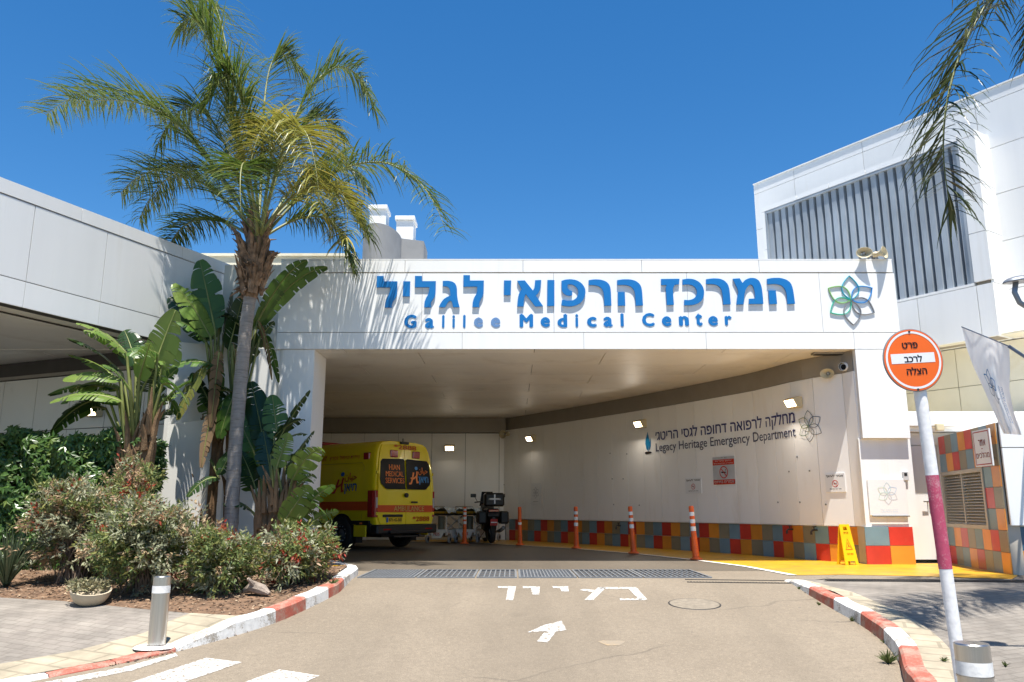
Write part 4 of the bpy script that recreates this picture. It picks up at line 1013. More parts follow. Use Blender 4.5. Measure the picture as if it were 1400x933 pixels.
for k, (u0, v0, u1, v1, lab) in enumerate(((939, 654, 960, 675, 'small white no smoking notice left of the red banded sign'), (1131, 647.5, 1156, 673, 'small white no smoking notice in the patch of sun near the column'))):
    t, w_, h_, fn = wall_board('no_smoking_notice', lab, 'sign', u0, v0, u1, v1, SIGNW, 'no smoking signs')
    mb = MB(); lay(mb, heb('אסור לעשן!'), lambda x, y, z=0: fn(w_ * .07 + x, h_ * .77 + y), w_ * .86, h_ * .17, .02, 1); no_smoking(mb, w_ * .5, h_ * .45, h_ * .19, fn, 0, 1)
    lay(mb, heb('אזור נקי מעישון'), lambda x, y, z=0: fn(w_ * .2 + x, h_ * .12 + y), w_ * .6, h_ * .075, .01, 1); mb.build('print', SM, t)
t, w_, h_, fn = wall_board('flower_notice', 'tall pale notice with a faint flower at the dim far end of the curved wall', 'sign', 727, 661, 740.5, 690, SIGNW)
mb = MB(); flower(mb, fn, (w_ / 2, h_ * .55), h_ * .26, .014); rect2d(mb, w_ * .25, w_ * .75, h_ * .12, h_ * .15, fn, 2); mb.build('print', [GREYS] * 6, t)

# wall lamps
LENS = emit('lit_lamp_lens', (1.0, .84, .58), 5.0)
def wall_lamp(label, p, n, tdir, s=1.0, watts=0.0):
    t = thing('wall_lamp', label, 'wall lamp', tuple(p), 0, 'lit lamps on the walls'); n = Vector(n); td = Vector(tdir); up = Vector((0, 0, 1))
    w2, h, d0, d1 = .15 * s, .2 * s, .06 * s, .21 * s
    P = lambda x, y, z: p + td * x + n * y + up * z
    prof = [(0, -.5 * h), (0, .5 * h), (d0, .55 * h), (d1, .3 * h), (d1 * .55, -.5 * h)]
    a = [P(-w2, y, z) for y, z in prof]; mb = MB(); mb.prism(a, td * (2 * w2)); mb.build('housing', BEIGE_PL, t, bevel=.01)
    q0, q1 = Vector((d1 * .55, -.5 * h)), Vector((d1, .3 * h)); nn_ = Vector((.8 * h, -(d1 * .45))).normalized()
    mb = MB(); e = .004
    pts = []
    for fx, k in ((-.84, .12), (.84, .12), (.84, .88), (-.84, .88)):
        yz = q0 + (q1 - q0) * k + nn_ * e; pts.append(P(fx * w2, yz.x, yz.y))
    mb.poly(pts); mb.build('lens', LENS, t)
    if watts:
        ld = bpy.data.lights.new('lamp_light', 'AREA'); ld.energy = watts; ld.color = (1, .9, .76); ld.size = .18
        lo = bpy.data.objects.new('lamp_light', ld); COL.objects.link(lo); lo.parent = t
        lo.location = n * .26 - up * .06; lo.rotation_euler = (n * .75 - up * .66).to_track_quat('-Z', 'Y').to_euler()
for (u, v, lab) in ((1091, 551, 'lit box lamp on the curved wall above the flower emblem'), (880, 580, 'lit box lamp on the curved wall above the blue flame'), (730, 600, 'lit box lamp at the far left end of the curved wall')):
    p = on_wall(u, v, .022); wall_lamp(lab, p, wn(p.y), wt(p.y), watts=11.0 if u > 1000 else (8.0 if u > 800 else 2.5))
p = at_y(615, 613, YEND - .001); wall_lamp('lit box lamp on the flat rear wall above the stretchers', p, (0, -1, 0), (1, 0, 0), watts=1.2)
p = at_plane(133, 563, W0 + WNn * .002, WNn); wall_lamp('lit box lamp on the shaded wall above the left hedge', p, WNn, WD)

# loudspeakers and camera
def horn(label, p, d, s=.14, group='horn loudspeakers'):
    d = Vector(d).normalized(); t = thing('horn_loudspeaker', label, 'loudspeaker', tuple(p), 0, group)
    mb = MB(); mb.lathe([(.3 * s, -1.6 * s), (.42 * s, -1.55 * s), (.45 * s, -1.0 * s), (.35 * s, -.9 * s), (.42 * s, -.55 * s), (.62 * s, -.2 * s), (.92 * s, .15 * s), (.98 * s, .17 * s), (.95 * s, .2 * s), (.84 * s, .1 * s), (.5 * s, -.3 * s), (.3 * s, -.6 * s)], p, d, 20)
    side = d.cross(Vector((0, 0, 1))).normalized()
    mb.v = [q + side * ((q - Vector(p)).dot(side) * .4) for q in mb.v]
    mb.build('horn', BEIGE_PL, t, smooth=True)
    mb = MB(); mb.lathe([(.001, -.2 * s), (.16 * s, -.25 * s), (.2 * s, -.5 * s), (.3 * s, -.62 * s), (.0, -.62 * s)], p, d, 12); mb.build('driver_cone', GREYS, t, smooth=True)
    return t, d
yh = YP - .14
pa = at_y(1181.5, 346, yh); pb = at_y(1208, 345.5, yh)
t, d = horn('beige horn loudspeaker on the canopy edge, the left one facing the road', pa, (-.25, -1, -.1), .105)
mb = MB(); mb.tube([pa + Vector((.03, .1, 0)), pa + Vector((.22, .16, -.03)), pa + Vector((.22, .2, -.2))], .025, 8); mb.build('bracket', STEELD, t)
t, d = horn('beige horn loudspeaker on the canopy edge, the right one turned aside', pb, (.75, -.75, .05), .115)
mb = MB(); mb.tube([pb + Vector((-.12, .12, 0)), pb + Vector((-.1, .2, -.2))], .025, 8); mb.build('bracket', STEELD, t)
p = at_y(1131, 511, 14.5); t, d = horn('beige horn loudspeaker under the canopy beside the camera', p, (-.6, -.8, -.1), .095)
mb = MB(); mb.tube([p + Vector((.08, .1, 0)), p + Vector((.42, .08, -.0))], .025, 8); mb.build('bracket', BEIGE_PL, t)
p = at_y(688, 594, YEND - .5); t, d = horn('dark horn loudspeaker high in the far corner of the driveway', p, (-.8, -.6, -.1), .13)
mb = MB(); mb.tube([p + Vector((.05, .1, 0)), p + Vector((.2, .3, 0))], .025, 8); mb.build('bracket', BEIGE_PL, t)
p = at_y(1157, 502, 14.3); t = thing('security_camera', 'white bullet security camera on the dark band under the canopy corner', 'camera', tuple(p))
dc = Vector((-.75, -.65, -.12)).normalized(); mb = MB(); mb.lathe([(.0, -.15), (.055, -.15), (.065, -.1), (.065, .1), (.055, .11), (.05, .1)], p, dc, 16)
mb.lathe([(.075, -.12), (.078, .15), (.072, .15)], p + Vector((0, 0, .006)), dc, 16); mb.build('housing', WHITEP, t, smooth=True)
mb = MB(); mb.lathe([(.0, .105), (.052, .104)], p, dc, 16); mb.build('lens', GLASSB, t)
mb = MB(); mb.tube([p - dc * .1, p - dc * .16 + Vector((.0, .02, -.02)), Vector((p.x + .14, p.y + .08, p.z - .03))], .02, 8); mb.build('bracket', WHITEP, t)

# on the right column: info board, keypad, taps, cover of old sign
yb = YP + .07
a, b = at_y(1190, 705, yb - .03), at_y(1237.5, 655, yb - .03)
t = thing('information_board', 'white board with a faint pastel flower on the right column', 'board', ((a.x + b.x) / 2, yb, a.z))
mb = MB(); mb.bbox(a.x, b.x, yb - .03, yb - .002, a.z, b.z, .004); mb.build('board', SIGNW, t)
fn = planefn((a.x, yb - .03, a.z), ux, uz, nn, .002); w_, h_ = b.x - a.x, b.z - a.z
PAST = [mat('pastel_teal', (.5, .68, .72), .5), mat('pastel_blue', (.5, .62, .75), .5), mat('pastel_grey', (.58, .6, .63), .5), mat('pastel_green', (.52, .68, .6), .5), mat('pastel_lime', (.6, .68, .54), .5)]
mb = MB(); flower(mb, fn, (w_ * .5, h_ * .6), w_ * .28, .008); mb.build('print', PAST, t)
mb = MB(); lay(mb, heb('המרכז הרפואי לגליל'), lambda x, y, z=0: fn(w_ * .28 + x, h_ * .14 + y), w_ * .45, h_ * .035); lay(mb, 'Galilee Medical Center', lambda x, y, z=0: fn(w_ * .28 + x, h_ * .09 + y), w_ * .45, h_ * .03); mb.build('caption', PAST[1], t)
mb = MB(); mb.tube([(a.x + .03, yb - .045, a.z - .012), (b.x + .01, yb - .045, a.z - .01)], .012, 8); mb.build('rail', STEELD, t)
p = at_y(1238, 651, YP + .05); t = thing('door_keypad', 'small grey keypad box at the edge of the right column', 'keypad', tuple(p))
mb = MB(); mb.bbox(p.x - .045, p.x + .045, YP + .03, YP + .073, p.z - .08, p.z + .08, .008); mb.build('case', GREYS, t)
mb = MB(); mb.box(p.x - .03, p.x + .02, YP + .027, YP + .0295, p.z - .0, p.z + .05); mb.build('display', BLACK, t)
for u, v, lab in ((1082, 724, 'small dark hose tap low on the tile base, farther from the column'), (1115, 725, 'small dark hose tap low on the tile base, nearest the column'), (847, 719, 'small dark hose tap low on the tile base in the dim middle of the wall')):
    p = on_wall(u, v); p = wpt(p.y, p.z, -.045); n = wn(p.y); t = thing('hose_tap', lab, 'tap', tuple(p), 0, 'taps on the tile base')
    mb = MB(); mb.tube([p, p + n * .12, p + n * .15 + Vector((0, 0, -.03)), p + n * .15 + Vector((0, 0, -.08))], [.016, .016, .016, .02], 8); mb.build('spout', IRON, t)
    mb = MB(); mb.tube([p + n * .08 + Vector((0, 0, .02)), p + n * .08 + Vector((0, 0, .06))], .01, 6); mb.obox(p + n * .06 + wt(p.y) * -.04 + Vector((0, 0, .06)), wt(p.y) * .08, n * .03, (0, 0, .012)); mb.build('handle', IRON, t)
# dark vent slot in the soffit corner
a, b = at_z(1116, 483, ZB), at_z(1160, 480, ZB)
t = thing('soffit_vent', 'dark narrow vent slot in the soffit next to the camera', 'vent', (a.x, a.y, ZB))
mb = MB(); mb.bbox(5.45, 6.0, 14.25, 14.42, ZB - .03, ZB + .003, .004); mb.build('frame', TAUPE, t)
mb = MB(); [mb.box(5.48, 5.97, 14.27 + .045 * k, 14.3 + .045 * k, ZB - .04, ZB - .031) for k in range(3)]; mb.build('grille', BLACK, t)

# ------------------------------------------------------------------ delineator posts
def post(label, p, lean, bands):
    t = thing('delineator_post', label, 'traffic post', tuple(p), 0, 'orange posts along the white edge line')
    lx, ly = lean; H = .97
    ctr = lambda z: Vector((p.x + lx * z, p.y + ly * z, p.z + z))
    mb = MB(); mb.lathe([(.115, .012), (.115, .03), (.075, .045), (.07, .06)], p, (0, 0, 1), 18); mb.build('base', ORANGE, t)
    mb = MB(); pts = []; rad = []
    for k in range(22):
        z = .05 + .42 * k / 21; pts.append(ctr(z)); rad.append((.062 - .014 * k / 21) + (.004 if k % 2 else 0))
    for z in (.5, .9, .95, H): pts.append(ctr(z)); rad.append(.046 if z < .96 else .036)
    mb.tube(pts, rad, 14); mb.build('shaft', ORANGE, t, smooth=False)
    for z0, z1 in bands:
        mb = MB(); mb.tube([ctr(z0), ctr(z1)], .0485, 14, caps=False); mb.build('reflective_band', WHITEP, t)
B3 = [(.52, .6), (.66, .73), (.79, .86)]
for u, v, lean, bands, lab in ((635, 744, (.0, 0), [(.52, .59), (.64, .71), (.76, .83), (.87, .92)], 'upright orange post with four white bands in front of the stretchers'),
    (711, 746, (-.01, 0), [(.52, .58)], 'orange post with a single white band right of the motorcycle'),
    (788, 750.5, (-.0, 0), B3, 'upright orange post with three white bands midway along the dim tile base'),
    (866.5, 757.5, (-.05, 0), B3, 'leaning orange post with a broken base, second nearest the column'),
    (952, 766, (-.055, 0), B3, 'leaning orange post with white bands standing nearest the column')):
    post(lab, at_z(u, v, F + .008), lean, bands)

# wet floor sign
pa, pb = at_z(1157, 773, F), at_z(1176, 774.5, F)
t = thing('wet_floor_sign', 'folding yellow wet floor sign leaning on the tiles by the right column', 'floor sign', ((pa.x + pb.x) / 2, pa.y, F + .008), R(18))
WS = mat('sign_yellow_plastic', (.82, .5, .01), .4)
h, w2, back = .66, .135, .2
mb = MB()
def wsp(x, z, e=0.0): k = z / h; return ((x * (1 - .25 * k)), -.06 + back * k * .6 - e, z)
for x0, x1, z0, z1 in ((-w2, w2, .06, .56), (-w2, -w2 + .06, 0.004, .06), (w2 - .06, w2, .004, .06), (-w2, -.05, .56, .62), (.05, w2, .56, .62), (-w2, w2, .62, h)):
    mb.hexa([wsp(x0, z0), wsp(x1, z0), wsp(x1, z0, -.012), wsp(x0, z0, -.012), wsp(x0, z1), wsp(x1, z1), wsp(x1, z1, -.012), wsp(x0, z1, -.012)])
mb.build('front_panel', WS, t, local=True)
mb = MB()
for x0, x1, z0, z1 in ((-w2, w2, .06, .63), (-w2, -w2 + .06, 0.004, .06), (w2 - .06, w2, .004, .06)):
    q = lambda x, z, e: ((x * (1 - .25 * z / h)), .14 - .07 * z / h + e, z)
    mb.hexa([q(x0, z0, 0), q(x1, z0, 0), q(x1, z0, .012), q(x0, z0, .012), q(x0, z1, 0), q(x1, z1, 0), q(x1, z1, .012), q(x0, z1, .012)])
mb.build('rear_panel', WS, t, local=True)
mb = MB(); fnw = lambda x, y, z=0: wsp(x, y, .003)
lay(mb, heb('זהירות'), lambda x, y, z=0: fnw(-.06 + x, .50 + y), .12, .035, .01); lay(mb, heb('רצפה רטובה'), lambda x, y, z=0: fnw(-.07 + x, .16 + y), .14, .03, .01)
tri = [(-.07, .25), (.07, .25), (0, .42)]; stroke2d(mb, tri, .012, fnw); stroke2d(mb, [(0, .3), (-.005, .36)], .02, fnw, 0, None, False); stroke2d(mb, [(-.03, .28), (.01, .31), (.035, .28)], .012, fnw, 0, None, False)
mb.build('print', mat('sign_red_print', (.5, .12, .01), .5), t, local=True)

# ------------------------------------------------------------------ drains, manhole
def grate(label, u0, u1, v0, v1, dense):
    a = at_z(u0, v1, F); b = at_z(u1, v0, F); x0, x1, y0, y1 = a.x, a.x + (at_z(u1, v1, F).x - a.x), a.y, b.y
    t = thing('drain_grate', label, 'drain grate', ((x0 + x1) / 2, (y0 + y1) / 2, F), 0, 'steel drain grates across the driveway mouth'); g = .012
    x0 += g; x1 -= g
    mb = MB(); z0, z1 = F + .002, F + .02
    mb.box(x0, x1, y0, y0 + .03, z0, z1); mb.box(x0, x1, y1 - .03, y1, z0, z1); mb.box(x0, x0 + .03, y0 + .031, y1 - .031, z0, z1); mb.box(x1 - .03, x1, y0 + .031, y1 - .031, z0, z1)
    mb.build('frame', STEELD, t)
    mb = MB(); n = max(6, int((x1 - x0) / (.05 if dense else .075)))
    for k in range(1, n):
        x = x0 + .03 + (x1 - x0 - .06) * k / n; mb.box(x - .009, x + .009, y0 + .032, y1 - .032, z0, z1 - .003)
    m = 10 if dense else 4
    for k in range(1, m):
        y = y0 + .03 + (y1 - y0 - .06) * k / m; mb.box(x0 + .031, x1 - .031, y - .008, y + .008, z0 - .001, z1 - .006)
    mb.build('bars', STEELD, t)
    mb = MB(); mb.box(x0 + .02, x1 - .02, y0 + .02, y1 - .02, F + .0005, F + .004); mb.build('pit', DARK, t)
gs = [(487, 568, True, 'shaded steel drain grate at the left kerb'), (568, 650, False, 'open bar drain grate, second from the left kerb'), (650, 708, False, 'short bar drain grate left of the fine mesh grate'),
      (708, 790, True, 'fine mesh drain grate behind the road lettering'), (790, 880, False, 'bar drain grate just right of the fine mesh grate'), (880, 975, False, 'rightmost bar drain grate beside the black slot drain')]
for u0, u1, dn, lab in gs: grate(lab, u0, u1, 780.5, 791, dn)
t = thing('slot_drain', 'long narrow black slot drain running along the right pavement', 'drain', (5, 11.2, F))
a = at_g(938, 795, .0); b = at_g(1460, 801, .0)
mb = MB(); d = Vector((b.x - a.x, b.y - a.y, 0)); Ld = d.length; d.normalize(); n = Vector((-d.y, d.x, 0)); N_ = 120
zb_ = lambda q: Vector((q.x, q.y, gz(q.y) + UPR(q.y) * (1 if q.x > 4.1 else 0) + .004))
for s_ in (-.1, .085):
    for k in range(24):
        p0 = zb_(a + d * (Ld * k / 24) + n * s_); p1 = zb_(a + d * (Ld * (k + 1) / 24) + n * s_); mb.hexa([p0, p1, p1 + n * .015, p0 + n * .015] + [q + Vector((0, 0, .008)) for q in (p0, p1, p1 + n * .015, p0 + n * .015)])
for k in range(N_):
    p0 = zb_(a + d * (Ld * (k + .2) / N_) - n * .085); mb.obox(p0, d * (Ld / N_ * .5), n * .17, (0, 0, .006))
mb.build('slats', IRON, t)
mb = MB()
for k in range(24):
    p0 = zb_(a + d * (Ld * k / 24) - n * .085); p1 = zb_(a + d * (Ld * (k + 1) / 24) - n * .085); mb.poly([p0, p1, p1 + n * .17, p0 + n * .17])
mb.build('trough', DARK, t)
p = at_g(949.5, 826.5); t = thing('manhole_cover', 'round asphalt filled manhole cover in the drive by the right kerb', 'manhole cover', tuple(p))
def onr(x, y, up): return Vector((p.x + x, p.y + y, gz(p.y + y) + up))
rm = (at_g(985, 826.5).x - at_g(915, 826.5).x) / 2
mb = MB()
for k in range(40):
    a0, a1 = 2 * math.pi * k / 40, 2 * math.pi * (k + 1) / 40
    mb.poly([onr(r * math.cos(q), r * math.sin(q), .007) for r, q in ((rm - .012, a0), (rm, a0), (rm, a1), (rm - .012, a1))])
    mb.poly([onr(r * math.cos(q), r * math.sin(q), .007 if r == rm else .0) for r, q in ((rm, a0), (rm + .01, a0), (rm + .01, a1), (rm, a1))])
mb.build('rim', IRON, t)
mb = MB(); mb.poly([onr((rm - .014) * math.cos(2 * math.pi * k / 40), (rm - .014) * math.sin(2 * math.pi * k / 40), .008) for k in range(40)]); mb.build('lid', mat('manhole_fill', (.215, .18, .135), .9, var=.2, scale=14, bump=.3), t)

# ------------------------------------------------------------------ bollards
def bollard(label, x, y, zb, h, r, tilt):
    t = thing('bollard', label, 'bollard', (x, y, zb), 0, 'brushed steel bollards'); tx, ty = tilt
    def sk(mb): mb.v = [Vector((q.x + tx * (q.z - zb), q.y + ty * (q.z - zb), q.z)) for q in mb.v]
    o = (x, y, zb)
    mb = MB(); mb.lathe([(r, -.1), (r, h - .006), (r - .006, h), (0, h + .001)], o, (0, 0, 1), 36); sk(mb); mb.build('tube', STEEL, t, smooth='auto')
    mb = MB(); mb.lathe([(r + .0015, h - .15), (r + .0015, h - .085)], o, (0, 0, 1), 36); sk(mb); mb.build('reflective_band', worn('bollard_tape', (.78, .77, .74), (.5, .5, .5), .3, .36, 12), t, smooth=True)
    mb = MB(); mb.lathe([(r + .004, h - .162), (r + .004, h - .154)], o, (0, 0, 1), 36); sk(mb); mb.build('ring', STEEL, t, smooth=True)
pb = at_g(214, 882, .04); bollard('brushed steel bollard with a white band at the left crossing', pb.x, pb.y, pb.z - .01, .62, .078, (.0, 0))
d = ray(1330, 879); yb = 4.3; p = Vector((d.x / d.y * yb, yb, CAMZ + d.z / d.y * yb)); bollard('brushed steel bollard with a white band in front of the round orange sign', p.x, p.y, .14, p.z - .14, .082, (-.01, 0))
mb = MB(); c = at_g(214, 883, .04); mb.lathe([(.2, 0), (.18, .012), (.08, .014)], (c.x, c.y, gz(c.y) + .03), (0, 0, 1), 20); tag(mb.build('bollard_footing', KW), 'white painted footing ring round the left bollard', 'footing')

# ------------------------------------------------------------------ round sign on its pole
YS = 5.5; b0 = at_y(1306, 870, YS); b1 = at_y(1257.5, 534, YS); dirp = (b1 - b0); base = b0 - dirp * ((b0.z - .13) / dirp.z)
t = thing('traffic_sign', 'round orange sign with Hebrew words on a red and white pole', 'traffic sign', tuple(base))
PW = worn('pole_white_paint', (.78, .77, .76), (.2, .19, .18), .26, .29, 7); PR = worn('pole_red_paint', (.44, .06, .12), (.56, .38, .38), .28, .5, 4)
r = .041; dn = dirp.normalized()
za, zb_ = at_y(1287, 778, YS).z, at_y(1266, 650, YS).z
on = lambda z: base + dirp * ((z - base.z) / dirp.z)
sc0 = at_y(1248.5, 492.5, YS - .06); top = on(sc0.z + .12)
mb = MB(); mb.tube([on(.13), on(za)], r, 20); mb.build('pole', PW, t, smooth='auto')
mb = MB(); mb.tube([on(za + .001), on(zb_)], r + .001, 20, caps=False); mb.build('red_section', PR, t, smooth='auto')
mb = MB(); mb.tube([on(zb_), top], r, 20); mb.build('upper_pole', PW, t, smooth='auto')
rs = .5 * (at_y(1291, 492, YS - .06).x - at_y(1206.5, 492, YS - .06).x) / 1.0
vdir = Vector((.0, -1, 0)); sn = Vector((.1, -1, -.02)).normalized(); su_ = Vector((1, .1, .07)).normalized(); su_ = (su_ - sn * su_.dot(sn)).normalized(); sw_ = sn.cross(su_) * -1
if sw_.z < 0: sw_ = -sw_
mb = MB(); mb.lathe([(0, -.012), (rs, -.012), (rs + .006, -.006), (rs + .006, .0), (rs, .002), (0, .002)], sc0, sn, 48); mb.build('disc', STEELD, t)
SO = mat('sign_orange_film', (.83, .13, .004), .35, var=.04); 
fs = planefn(sc0, su_, sw_, sn, .0035)
mb = MB(); disc2d(mb, 0, 0, rs, lambda x, y, z=0: fs(x, y, 0), 48, 0); ring2d(mb, 0, 0, rs * .875, rs * .945, lambda x, y, z=0: fs(x, y, .0012), 48, 1)
rect2d(mb, -rs * .76, rs * .74, -rs * .1, rs * .22, lambda x, y, z=0: fs(x, y, .0012), 1)
for word, x, y, wd in (('פרט', -.32, .38, .54), ('לרכב', -.32, -.07, .62), ('הצלה', -.30, -.48, .7)):
    lay(mb, heb(word), lambda px_, py_, z=0: fs(x * rs + px_, y * rs + py_, .0024), wd * rs, None, .03, 2)
mb.build('sign_face', [SO, SIGNW, mat('sign_black', (.012, .012, .016), .5)], t)
mb = MB()
for y in (.93, -.96): c = fs(0, rs * y); mb.lathe([(.009, 0), (.007, .005), (0, .006)], c, sn, 10)
mb.build('bolt', IRON, t)

# ------------------------------------------------------------------ hanging clinic sign on the tiled block
t0 = at_y(1349, 612, V1.y + .25)
c = [at_y(u, v, yy) for (u, v, yy) in ((1340, 639, V1.y + .5), (1363.5, 636.5, V1.y + .0), (1358, 584.5, V1.y + .0), (1334, 590, V1.y + .5))]
t = thing('walkway_sign', 'white sign with red Hebrew words and border at the corner of the tiled block', 'sign', tuple(c[0]))
u_ = (c[1] - c[0]); w__ = u_.length; u_.normalize(); up_ = (c[3] - c[0]); h__ = up_.length; up_.normalize(); n_s = u_.cross(up_).normalized()
if n_s.dot(Vector((0, 0, CAMZ)) - c[0]) < 0: n_s = -n_s
o_ = c[0] + n_s * .06
mb = MB(); mb.obox(o_, u_ * w__, up_ * h__, n_s * -.02); mb.build('board', SIGNW, t)
fn = planefn(o_, u_, up_, n_s, .003); SR = mat('sign_red_lettering', (.42, .03, .03), .5)
mb = MB(); stroke2d(mb, [(.03, .03), (w__ - .03, .03), (w__ - .03, h__ - .03), (.03, h__ - .03)], .014, fn)
lay(mb, heb('אתר'), lambda x, y, z=0: fn(w__ * .32 + x, h__ * .56 + y), w__ * .4, h__ * .17, .006); lay(mb, heb('מהלכים'), lambda x, y, z=0: fn(w__ * .12 + x, h__ * .23 + y), w__ * .76, h__ * .17, .006); rect2d(mb, w__ * .46, w__ * .54, h__ * .47, h__ * .49, fn)
mb.build('lettering', SR, t)
mb = MB(); mb.tube([o_ + u_ * w__ * .7 + up_ * h__ * .8 - n_s * .02, o_ + u_ * w__ * .7 + up_ * h__ * .8 - n_s * .14], .012, 6); mb.tube([o_ + u_ * w__ * .7 + up_ * h__ * .2 - n_s * .02, o_ + u_ * w__ * .7 + up_ * h__ * .2 - n_s * .14], .012, 6); mb.build('bracket', STEELD, t)

# ------------------------------------------------------------------ flag
YF = 10.5
t = thing('flag', 'limp white flag with a blue flower emblem on a slanting pole by the annex', 'flag', tuple(at_y(1400, 489, YF)))
Lc = [(1315.5, 448.5), (1321, 475), (1331, 502), (1345, 532), (1357, 560), (1372, 593)]; Rc = [(1380, 474.5), (1381, 505), (1380, 532), (1385, 560), (1391, 578), (1397, 595)]
mb = MB(); nu_, nv_ = 14, 24
def smp(c, t_):
    k = t_ * (len(c) - 1); i = min(int(k), len(c) - 2); f = k - i; return (c[i][0] + (c[i + 1][0] - c[i][0]) * f, c[i][1] + (c[i + 1][1] - c[i][1]) * f)
def flagp(a, b, e=0.0):
    (x0, y0), (x1, y1) = smp(Lc, b), smp(Rc, b); y = YF + .14 * math.sin(a * 7.5 + b * 1.2) * (.25 + b) + .05 * math.sin(a * 17 + b * 4) * b - e
    return at_y(x0 + (x1 - x0) * a, y0 + (y1 - y0) * a, y)
g = [[flagp(i / nu_, j / nv_) for i in range(nu_ + 1)] for j in range(nv_ + 1)]
for j in range(nv_ + 1): mb.v += g[j]
for j in range(nv_):
    for i in range(nu_): k = j * (nu_ + 1) + i; mb.f.append([k, k + 1, k + nu_ + 2, k + nu_ + 1]); mb.m.append(0)
fl = mb.build('cloth', leaf('flag_cloth', [(.88, .88, .89), (.88, .88, .89)], .5, .8), t, smooth=True)
FB = mat('flag_print_blue', (.05, .2, .45), .7); FG = mat('flag_print_grey', (.3, .32, .38), .7)
mb = MB(); flower(mb, lambda x, y, z=0: flagp(.42 + x, .5 - y, .006 + z), (0, 0), .17, .012); mb.build('emblem', [FB, FB, FG, FG, FB], fl)
mb = MB(); lay(mb, heb('המרכז הרפואי לגליל'), lambda x, y, z=0: flagp(.72 + y, .86 - x, .006), .42, .07); lay(mb, 'GALILEE MEDICAL CENTER', lambda x, y, z=0: flagp(.64 + y, .86 - x, .006), .42, .04); mb.build('lettering', FB, fl)
mb = MB(); a, b, c = at_y(1314.5, 447, YF), at_y(1379, 473.5, YF), at_y(1425, 504, YF); mb.tube([a, b], .008, 8); mb.tube([b, c, c + Vector((.5, 1.2, -.5))], .022, 10); mb.build('pole', mat('pole_blue_grey', (.12, .16, .24), .4), t)

# ------------------------------------------------------------------ street lamp at the right edge
YL = 6.6; hc = at_y(1397, 385, YL)
t = thing('street_lamp', 'grey street lamp head on a curved arm at the right edge', 'street lamp', (hc.x + .62, YL, .13))
GL = mat('lamp_grey', (.22, .24, .27), .4, .5)
mb = MB(); pts = []; 
n1, n2 = 16, 8
for j in range(n2 + 1):
    ph = (j / n2) * math.pi / 2
    for i in range(n1):
        a = 2 * math.pi * i / n1; pts.append(hc + Vector((.16 * math.cos(a) * math.cos(ph) * 1.0, .09 * math.sin(a) * math.cos(ph), .05 * math.sin(ph) + .22 * .06 * math.cos(a) * math.cos(ph))))
b_ = len(mb.v); mb.v += pts
for j in range(n2):
    for i in range(n1): k = j * n1; mb.f.append([k + i, k + (i + 1) % n1, k + n1 + (i + 1) % n1, k + n1 + i]); mb.m.append(0)
mb.build('shade', GL, t, smooth=True)
mb = MB(); mb.poly([hc + Vector((.15 * math.cos(2 * math.pi * i / 20), .08 * math.sin(2 * math.pi * i / 20), -.002 + .0132 * math.cos(2 * math.pi * i / 20))) for i in range(20)]); mb.build('diffuser', mat('lamp_diffuser', (.45, .46, .48), .3), t)
mb = MB(); mb.tube([hc + Vector((-.05, 0, .0)), at_y(1387, 400, YL), at_y(1394, 414, YL), at_y(1410, 424, YL), at_y(1440, 428, YL), Vector((hc.x + .62, YL, hc.z - .35))], .022, 10); mb.build('arm', GL, t, smooth=True)
mb = MB(); mb.tube([(hc.x + .62, YL, .1), (hc.x + .62, YL, hc.z - .2)], [.06, .045], 16); mb.build('post', GL, t, smooth='auto')
# ------------------------------------------------------------------ ambulance (local: x forward, y left, z up, origin under the rear door)
am = thing('ambulance', 'yellow high roofed ambulance with red stripe parked under the canopy, rear doors towards the drive', 'ambulance', (-2.51, 19.36, F), R(141))
AW = 0.985; AH = 2.52
PROF = [(.93, .56), (.975, .7), (1.0, .98), (1.0, 1.3), (.972, 1.72), (.93, 2.05), (.875, 2.28), (.8, 2.42), (.68, 2.485), (.4, 2.515), (0, 2.52)]
def half(z):
    for (a, za), (b, zb) in zip(PROF[:-1], PROF[1:]):
        if za <= z <= zb: return AW * (a + (b - a) * (z - za) / (zb - za))
    return AW * .93
def lean(z): return .13 * max(0, (z - 1.25) / 1.27) ** 1.3
def zscale(x): 
    T = [(0, 1), (4.2, 1), (4.6, .965), (5.0, .72), (5.25, .56), (5.8, .44), (5.95, .36)]
    for (a, p), (b, q) in zip(T[:-1], T[1:]):
        if a <= x <= b: return p + (q - p) * (x - a) / (b - a)
    return .36
def wscale(x): 
    T = [(0, .955), (.03, .982), (.1, 1), (4.8, 1), (5.4, .96), (5.8, .9), (5.95, .8)]
    for (a, p), (b, q) in zip(T[:-1], T[1:]):
        if a <= x <= b: return p + (q - p) * (x - a) / (b - a)
    return .8
mb = MB(); xs_ = [0, .03, .1, .25, .8, 1.5, 3, 4.2, 4.6, 5.0, 5.25, 5.8, 5.95]; ring = []
for x in xs_:
    zs_ = zscale(x); ws_ = wscale(x); sec = []
    for (hw, z) in PROF:
        zz = z if z < .75 else .75 + (z - .75) * zs_ if x < 4.3 else .56 + (z - .56) * zs_
        if x < .1: zz -= (.1 - x) * .35 * max(0, (z - 2.0)) 
        sec.append((x + lean(z) * max(0, 1 - x / 1.2), AW * hw * ws_, zz))
    ring.append(sec + [(a, -b, c) for a, b, c in sec[-2::-1]])
n = len(ring[0])
for r_ in ring: mb.v += [Vector(p) for p in r_]
for i in range(len(ring) - 1):
    for k in range(n):
        k2 = (k + 1) % n; mb.f.append([i * n + k, i * n + k2, (i + 1) * n + k2, (i + 1) * n + k]); mb.m.append(0)
mb.f.append(list(range(n))); mb.m.append(0); mb.f.append([(len(ring) - 1) * n + k for k in range(n)]); mb.m.append(0)
mb.build('body', YEL, am, smooth='auto', local=True)
